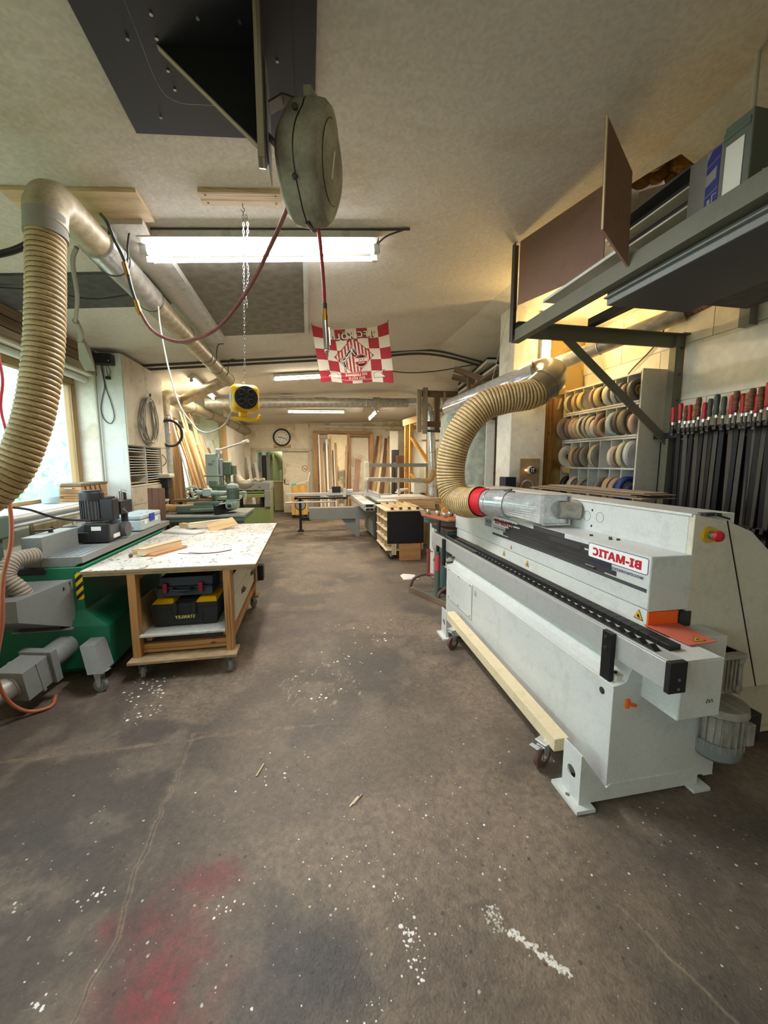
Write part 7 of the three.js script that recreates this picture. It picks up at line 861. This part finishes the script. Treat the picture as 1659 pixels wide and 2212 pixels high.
{ // panel saw
  const t = thing('panel_saw', 'grey sliding panel saw with a long aluminium crosscut fence', 'saw', [1.3, 0, -9.0]);
  part(t, 'body', [bb(1.36, 2.06, 0.06, 0.82, -9.5, -8.15, 0.01)], M.greyDark); part(t, 'body_panel', bb(1.33, 1.36, 0.1, 0.4, -9.4, -8.2), M.greyMid); part(t, 'foot_opening', bb(1.5, 1.8, 0.06, 0.16, -8.15, -8.13), M.black);
  part(t, 'table', bb(1.41, 2.12, 0.835, 0.872, -9.6, -7.9, 0.004), M.aluPlain); part(t, 'extension_table', bb(2.12, 2.75, 0.845, 0.872, -9.6, -8.6, 0.004), M.aluPlain); part(t, 'rip_fence', [bb(1.50, 2.0, 0.873, 0.90, -9.45, -9.38), bb(1.55, 1.6, 0.873, 0.96, -9.6, -8.7)], M.alu);
  part(t, 'sliding_carriage', [bb(1.04, 1.28, 0.79, 0.86, -10.6, -7.5, 0.008), bb(1.06, 1.26, 0.72, 0.79, -10.6, -7.48, 0.02)], M.alu); part(t, 'carriage_end', [bb(1.085, 1.155, 0.735, 0.78, -7.482, -7.47), bb(1.165, 1.235, 0.735, 0.78, -7.482, -7.47), bb(1.085, 1.235, 0.80, 0.85, -7.502, -7.495)], M.black);
  part(t, 'crosscut_fence', [bb(-0.5, 1.42, 0.885, 0.955, -9.36, -9.29, 0.004)], M.alu); part(t, 'fence_stop', [bb(0.55, 0.75, 0.955, 1.10, -9.36, -9.28, 0.01)], M.blackSoft); for (const q of [bb(0.80, 0.87, 0.80, 1.06, -9.27, -9.22), bb(0.45, 0.55, 0.955, 1.02, -9.4, -9.3), bb(0.9, 1.05, 0.955, 1.03, -9.4, -9.3, 0.02)]) part(t, 'fence_stop', q, M.aluPlain);
  part(t, 'outrigger_table', [bb(-0.30, 1.05, 0.82, 0.87, -9.9, -9.82), bb(-0.32, 0.9, 0.82, 0.86, -9.22, -9.15), bb(-0.32, -0.26, 0.82, 0.86, -9.9, -9.15)], M.blackSteel); part(t, 'outrigger_rail', [cy([-0.52, 0.745, -9.2], [0.62, 0.76, -9.2], 0.02), cy([-0.5, 0.74, -9.25], [-0.5, 0.95, -9.25], 0.012), bar([0.3, 0.86, -9.6], [0.62, 0.80, -9.2], 0.05, 0.04)], M.alu); part(t, 'outrigger_leg', [bb(-0.22, -0.16, 0.06, 0.82, -9.3, -9.22), bar([-0.2, 0.36, -9.26], [0.05, 0.36, -9.2], 0.06, 0.08), bb(-0.26, -0.12, 0.06, 0.1, -9.34, -9.2)], M.blackSteel);
  part(t, 'swing_arm', [bb(0.01, 1.27, 0.40, 0.665, -8.95, -8.75, 0.006)], M.greyMid); part(t, 'arm_gusset', prism('z', [[0.72, 0.40], [1.06, 0.40], [1.06, 0.02], [1.0, 0.02]], -8.90, -8.8), M.greyMid); part(t, 'arm_leg', bb(1.03, 1.12, 0, 0.40, -8.82, -8.72), M.grey);
  part(t, 'guard_column', [bb(2.86, 2.99, 0, 1.64, -9.25, -9.12, 0.006)], M.greyMid); part(t, 'guard_arm', [bb(1.42, 2.96, 1.555, 1.64, -9.22, -9.15, 0.004), bb(2.02, 2.06, 1.54, 1.66, -9.23, -9.14)], M.grey); part(t, 'guard_head', [bb(1.30, 1.42, 1.22, 1.68, -9.24, -9.13, 0.03)], M.ivory); part(t, 'guard_pipe', [cy([1.45, 1.275, -9.0], [2.7, 1.23, -9.0], 0.045, 0.05), ...sweepPipe([[1.47, 1.275, -9.0], [1.36, 1.27, -9.0], [1.33, 1.2, -9.0], [1.335, 0.99, -9.0]], 0.045), cy([1.65, 1.268, -9.0], [2.1, 1.252, -9.0], 0.056), cy([2.5, 1.24, -9.0], [2.62, 1.233, -9.0], 0.06)], M.zincDull); part(t, 'guard_hood', [prism('z', [[1.27, 0.89], [1.62, 0.89], [1.40, 1.04], [1.30, 1.06]], -9.05, -8.96)], M.aluPlain); part(t, 'guard_hose', sweepPipe([[2.7, 1.23, -9.0], [2.82, 1.24, -8.98], [2.9, 1.35, -8.97], [2.9, 1.5, -9.0], [2.93, 1.6, -9.05]], 0.06), M.hoseTan); part(t, 'support_strut', cy([2.12, 0.87, -9.18], [2.12, 1.56, -9.18], 0.025), M.aluPlain);
}
function sweepPipe(pts, r) { return [sweep(pts, () => r, 24, 20).g]; }

// ---------------------------------------------------------------- rear of the hall, right
{ // shelf cart with a black end
  const t = thing('shelf_cart', 'pine shelf cart with a black end board and slotted holders on top', 'cart', [1.6, 0, -6.95]);
  part(t, 'end_board', bb(1.30, 1.94, 0.28, 0.835, -6.47, -6.45), M.blackFilm); part(t, 'back_board', bb(1.92, 1.94, 0.16, 0.835, -7.46, -6.47), M.pine); part(t, 'end_board', bb(1.30, 1.94, 0.16, 0.835, -7.46, -7.44), M.pine); part(t, 'top', bb(1.27, 1.95, 0.835, 0.855, -7.48, -6.44), M.pineLight);
  for (const y of [0.15, 0.33, 0.50, 0.67]) part(t, 'shelf', bb(1.28, 1.92, y, y + 0.016, -7.44, -6.47), M.pineLight); for (const z of [-6.82, -7.14]) part(t, 'divider', bb(1.31, 1.92, 0.166, 0.835, z - 0.008, z + 0.008), M.pine);
  for (let i = 0; i < 4; i++) part(t, 'holder_rail', [bb(1.36 + i * 0.15, 1.375 + i * 0.15, 0.855, 0.905, -7.4, -6.5), bb(1.41 + i * 0.15, 1.425 + i * 0.15, 0.855, 0.905, -7.4, -6.5), bb(1.375 + i * 0.15, 1.41 + i * 0.15, 0.855, 0.87, -7.4, -6.5)], M.pine); part(t, 'holder_end', [0, 1, 2, 3].map((i) => bb(1.375 + i * 0.15, 1.41 + i * 0.15, 0.857, 0.90, -6.51, -6.49)), M.walnut);
  part(t, 'base_block', bb(1.38, 1.46, 0.08, 0.28, -6.5, -6.46), M.pine); for (const [x, z] of [[1.37, -6.55], [1.37, -7.36], [1.86, -7.36], [1.86, -6.58]]) caster(t, x, z, 0.15, 0.062, 0.035, 0.9, M.black, M.greyMid);
  solo('plywood_offcut', 'square wavy grained plywood leaning on the black end of the cart', 'plywood', [bx(0.38, 0.285, 0.014, 1.68, 0.143, -6.38, [-0.12, 0, 0])], mat(0xb98a5c, 0.65, { map: plyTex })); solo('blue_roll', 'small dark blue roll in the side of the shelf cart', 'roll', [cy([1.36, 0.585, -6.62], [1.5, 0.585, -6.62], 0.055)], M.navy);
}
{ // dust collector
  const t = thing('dust_collector', 'dust collector with a pale green cloth bag over an orange drum', 'dust collector', [2.36, 0, -5.65]);
  const bag = grid(64, 28, (u, v) => { const a = u * 6.2832, y = 1.2 + v * 1.2, r = mix(0.43, 0.40, v) * (1 + 0.035 * Math.sin(a * 5 + v * 3) * (0.3 + v * (1 - v) * 3) + 0.02 * Math.sin(a * 11 - v * 7)) * (v < 0.12 ? mix(0.90, 1.04, v / 0.12) : 1.04 - 0.05 * v) * (v > 0.93 ? mix(1, 0.82, (v - 0.93) / 0.07) : 1); return [2.36 + Math.cos(a) * r, y + 0.02 * Math.sin(a * 2), -5.65 - Math.sin(a) * r]; });
  part(t, 'bag', [uvm(bag)], M.bag); part(t, 'bag_top', cy([2.36, 2.36, -5.65], [2.36, 2.41, -5.65], 0.36, 0.30, 40), M.bag); part(t, 'drum', lathe([[0, 0.62], [0.36, 0.62], [0.37, 0.65], [0.37, 1.18], [0.385, 1.19], [0.385, 1.22], [0.3, 1.24]], [2.36, 0, -5.65], [0, 1, 0], 48), M.drum); part(t, 'stand', [0, 1, 2, 3].map((i) => { const a = i * 1.571 + 0.785; return bar([2.36 + Math.cos(a) * 0.3, 0, -5.65 + Math.sin(a) * 0.3], [2.36 + Math.cos(a) * 0.3, 0.64, -5.65 + Math.sin(a) * 0.3], 0.04, 0.04, [1, 0, 0]); }), M.greyDark);
}
{ // table of green steel, beams, roller stand
  solo('beam_stack', 'yellowish squared beam lying behind the green steel table', 'beam', [bb(1.78, 2.75, 0.80, 0.93, -7.9, -7.72), bb(1.9, 1.96, 0, 0.8, -7.86, -7.76), bb(2.6, 2.66, 0, 0.8, -7.86, -7.76)], M.spruce); solo('shaped_board', 'tan board with a cut corner before the squared beam', 'board', [prism('z', [[1.75, 0.72], [2.5, 0.72], [2.5, 0.87], [1.92, 0.87], [1.86, 0.83], [1.75, 0.80]], -7.60, -7.54)], M.spruce); solo('pine_board', 'dark pine board filling the space below the tan shaped board', 'board', [bb(1.97, 2.5, 0.01, 0.715, -7.6, -7.54)], M.oak);
  const g = thing('steel_table', 'green edged steel table between the cart and the dust drum', 'table', [2.05, 0, -5.9]); part(g, 'top', bb(1.74, 1.965, 0.865, 0.89, -6.0, -5.1), M.grey); part(g, 'apron', bb(1.76, 1.955, 0.81, 0.865, -5.98, -5.12), M.greyDark); for (const [x, z] of [[1.93, -5.95], [1.93, -5.15]]) part(g, 'leg', bb(x - 0.02, x + 0.02, 0, 0.79, z - 0.02, z + 0.02), M.sageDark); part(g, 'bracket', [bb(1.80, 1.83, 0.89, 0.98, -5.35, -5.3), bb(1.82, 1.95, 0.89, 0.915, -5.35, -5.3)], M.black);
  const r = thing('roller_stand', 'red tubular roller stand with a grey roller beside the white machine', 'stand', [1.52, 0, -4.75]);
  part(r, 'roller', cy([1.49, 0.945, -4.90], [1.84, 0.945, -4.46], 0.032, 0.032, 20), M.greyMid); part(r, 'roller_frame', [bar([1.485, 0.90, -4.905], [1.845, 0.90, -4.455], 0.03, 0.035)], M.sageDark); part(r, 'inner_post', cy([1.525, 0.5, -4.84], [1.525, 0.89, -4.84], 0.013), M.iron); part(r, 'outer_post', [cy([1.525, 0.17, -4.84], [1.525, 0.52, -4.84], 0.022), cy([1.525, 0.5, -4.84], [1.525, 0.53, -4.84], 0.027), cy([1.53, 0.51, -4.82], [1.56, 0.51, -4.78], 0.008)], M.redPaint); part(r, 'cross_bar', cy([1.525, 0.20, -4.84], [1.86, 0.20, -4.38], 0.018), M.redPaint);
  part(r, 'leg', tb([[1.525, 0.20, -4.84], [1.44, 0.19, -4.86], [1.34, 0.13, -4.88], [1.305, 0.06, -4.885], [1.30, 0.005, -4.885]], 0.02, 24, 12), M.redBrown); part(r, 'leg', tb([[1.86, 0.20, -4.38], [1.74, 0.20, -4.36], [1.60, 0.17, -4.33], [1.505, 0.12, -4.31], [1.48, 0.05, -4.305], [1.475, 0.005, -4.305]], 0.02, 24, 12), M.redBrown);
  const q = thing('ball_stand', 'green post stand with an orange board of chrome transfer balls', 'stand', [1.58, 0, -4.5]);
  part(q, 'post', [cy([1.49, 0.03, -4.38], [1.50, 0.60, -4.40], 0.034, 0.032)], M.sageDark); part(q, 'post_sticker', cy([1.4955, 0.37, -4.3895], [1.4995, 0.56, -4.3985], 0.0345, 0.0345, 20, true), mat(0xb8474c, 0.5)); part(q, 'rod', cy([1.50, 0.6, -4.40], [1.52, 0.97, -4.42], 0.02), M.black); part(q, 'foot_plate', prism('y', [[1.27, -4.72], [1.46, -4.43], [1.53, -4.36], [1.62, -4.15], [1.57, -4.12], [1.44, -4.36]], 0.055, 0.065), M.sageDark); part(q, 'foot_timber', bar([1.27, 0.03, -4.78], [1.58, 0.03, -4.08], 0.06, 0.055), M.dusty); part(q, 'foot_timber', bar([1.45, 0.03, -4.45], [1.62, 0.03, -4.16], 0.05, 0.05), M.sageDark);
  const b = part(q, 'board', prism('y', [[1.44, -4.92], [1.50, -4.55], [1.58, -4.28], [1.92, -4.40], [1.90, -4.80]], 0.972, 0.998, 0.002), mat(0xb8683a, 0.5)); for (const [x, z] of [[1.50, -4.80], [1.58, -4.66], [1.60, -4.46], [1.70, -4.55], [1.72, -4.40]]) { const o = part(b, 'ball_socket', cy([x, 0.998, z], [x, 1.018, z], 0.03, 0.033), M.steel); o.userData = {}; part(b, 'ball', sp([x, 1.035, z], 0.031, 18), M.chrome); }
  solo('black_gloves', 'black work gloves lying on the orange ball board', 'gloves', [sp([1.80, 1.03, -4.62], 0.05, 12, [1, 1, 1]), bar([1.74, 1.03, -4.7], [1.88, 1.04, -4.5], 0.07, 0.05, [0, 1, 0], 0.02)], M.rubber); solo('curved_handle', 'curved wooden handle standing on the orange ball board', 'handle', [tb([[1.66, 1.0, -4.74], [1.68, 1.05, -4.76], [1.73, 1.09, -4.78]], 0.012, 14)], M.pine);
  const k = thing('small_machine', 'dark topped machine with a teal drum behind the ball stand', 'machine', [1.75, 0, -4.75]); part(k, 'table', bb(1.60, 1.89, 0.84, 0.86, -4.98, -4.36), M.redBrown); part(k, 'table_edge', bb(1.605, 1.885, 0.80, 0.84, -4.97, -4.37), mat(0x2f4a4a, 0.5)); part(k, 'drum', cy([1.73, 0.08, -4.66], [1.73, 0.80, -4.66], 0.13, 0.13, 36), mat(0x54706e, 0.5, { map: wearTex })); part(k, 'foot', cy([1.73, 0, -4.66], [1.73, 0.08, -4.66], 0.1), M.black);
  const w = thing('white_locker', 'narrow white box with hanging cords behind the red stand', 'locker', [1.80, 0, -5.4]); part(w, 'body', bb(1.72, 1.95, 0.02, 0.80, -5.5, -5.22), M.white); part(w, 'cord', [tb([[1.72, 0.66, -5.25], [1.70, 0.5, -5.22], [1.74, 0.38, -5.21], [1.71, 0.28, -5.21]], 0.007, 20), tb([[1.76, 0.66, -5.21], [1.79, 0.5, -5.2], [1.75, 0.35, -5.2], [1.77, 0.2, -5.2]], 0.007, 20)], M.cordPale);
  solo('paper_scrap', 'crumpled white paper scrap on the floor left of the red stand', 'paper', [frustum(quadY(0.003, 1.30, 1.52, -5.5, -5.28), [[1.34, 0.035, -5.47], [1.47, 0.02, -5.47], [1.49, 0.03, -5.33], [1.36, 0.015, -5.32]])], M.paper); solo('wood_chip', 'thin wood chip on the floor near the middle of the aisle', 'chip', [bx(0.01, 0.006, 0.09, -0.29, 0.004, -2.03, [0, -0.35, 0])], M.pineLight); for (const i of [0, 1]) solo('wood_chip', i ? 'right one of two pale slivers on the aisle floor' : 'left one of two pale slivers on the aisle floor', 'chip', [bx(0.008, 0.005, 0.07, 0.185 + i * 0.02, 0.003, -1.735 - i * 0.01, [0, -0.75, 0])], M.pineLight);
}
{ // timber stored high along the right wall
  const h = thing('timber_hanger', 'grey weathered timber hanger frame below the rear ceiling', 'frame', [2.4, 2.2, -7.6]);
  for (const [x, y0, y1] of [[2.16, 2.25, 3.06], [2.28, 2.22, 3.10]]) part(h, 'upright', bb(x - 0.045, x + 0.045, y0, y1, -7.62, -7.56), M.weathered); part(h, 'upright', bb(2.50, 2.60, 2.3, 3.04, -7.72, -7.64), M.dusty); part(h, 'upright', bb(2.66, 2.72, 2.3, 3.04, -7.66, -7.6), M.weathered); part(h, 'cross_piece', bb(2.22, 3.36, 2.94, 3.06, -7.70, -7.63), M.dusty); part(h, 'cross_piece', bb(2.30, 3.36, 2.36, 2.47, -7.70, -7.63), M.dusty); part(h, 'pole', cy([2.3, 2.28, -7.6], [2.75, 2.24, -7.3], 0.025), M.black);
  const s = thing('wall_shelf', 'narrow timber shelf with brackets high on the rear right wall', 'shelf', [3.2, 2.9, -7.2]); part(s, 'board', bb(3.02, 3.385, 2.86, 2.885, -9.2, -5.9), M.dusty); for (const z of [-8.6, -7.6, -6.7]) part(s, 'bracket', bb(3.05, 3.38, 2.72, 2.86, z - 0.03, z + 0.03), M.dusty);
  for (let i = 0; i < 5; i++) solo('shelf_box', `pale box on the rear wall shelf, ${ORD[i]} from the far end`, 'box', [bb(3.05, 3.36, 2.886, 3.06 + 0.02 * (i % 2), -8.9 + i * 0.5, -8.5 + i * 0.5)], i % 2 ? M.ivory : M.white, 'pale boxes on the rear wall shelf');
  const a = thing('timber_rack', 'wooden pole rack with two slanting arms left of the pier', 'rack', [2.7, 0, -6.0]); part(a, 'arm', bar([2.40, 3.16, -6.3], [2.86, 2.82, -5.7], 0.08, 0.09), M.dusty); part(a, 'arm', bar([2.45, 3.09, -6.55], [3.0, 2.86, -6.1], 0.08, 0.09), M.dusty); for (const [x, z, y0] of [[2.56, -6.12, 0], [2.72, -5.92, 0], [2.82, -5.80, 0]]) part(a, 'post', bb(x - 0.025, x + 0.025, y0, mix(3.1, 2.86, (x - 2.4) / 0.46), z - 0.03, z + 0.03), M.dusty);
  for (let i = 0; i < 5; i++) solo('stored_plank', `plank end stored above the slanting rack arms, ${ORD[i]} from below`, 'plank', [bar([2.62 + 0.05 * (i % 3), 2.93 + i * 0.055, -5.15 - 0.1 * i], [2.95, 2.93 + i * 0.055, -7.4], 0.14, 0.045)], [M.dusty, M.white, M.blackSoft, M.ivory, M.blackSoft][i], 'planks stored above the rack arms');
  for (let i = 0; i < 3; i++) solo('leaning_pole', `long grey wooden pole leaning behind the dust bag, ${ORD[i]} from the left`, 'pole', [bar([2.56 + i * 0.05, 0.01, -5.1 - 0.03 * i], [2.66 + i * 0.05, 2.75, -5.42], 0.035, 0.03, [0, 0, 1])], i === 1 ? M.weathered : M.dusty, 'poles leaning behind the dust bag');
}
renderer.render(scene, camera);
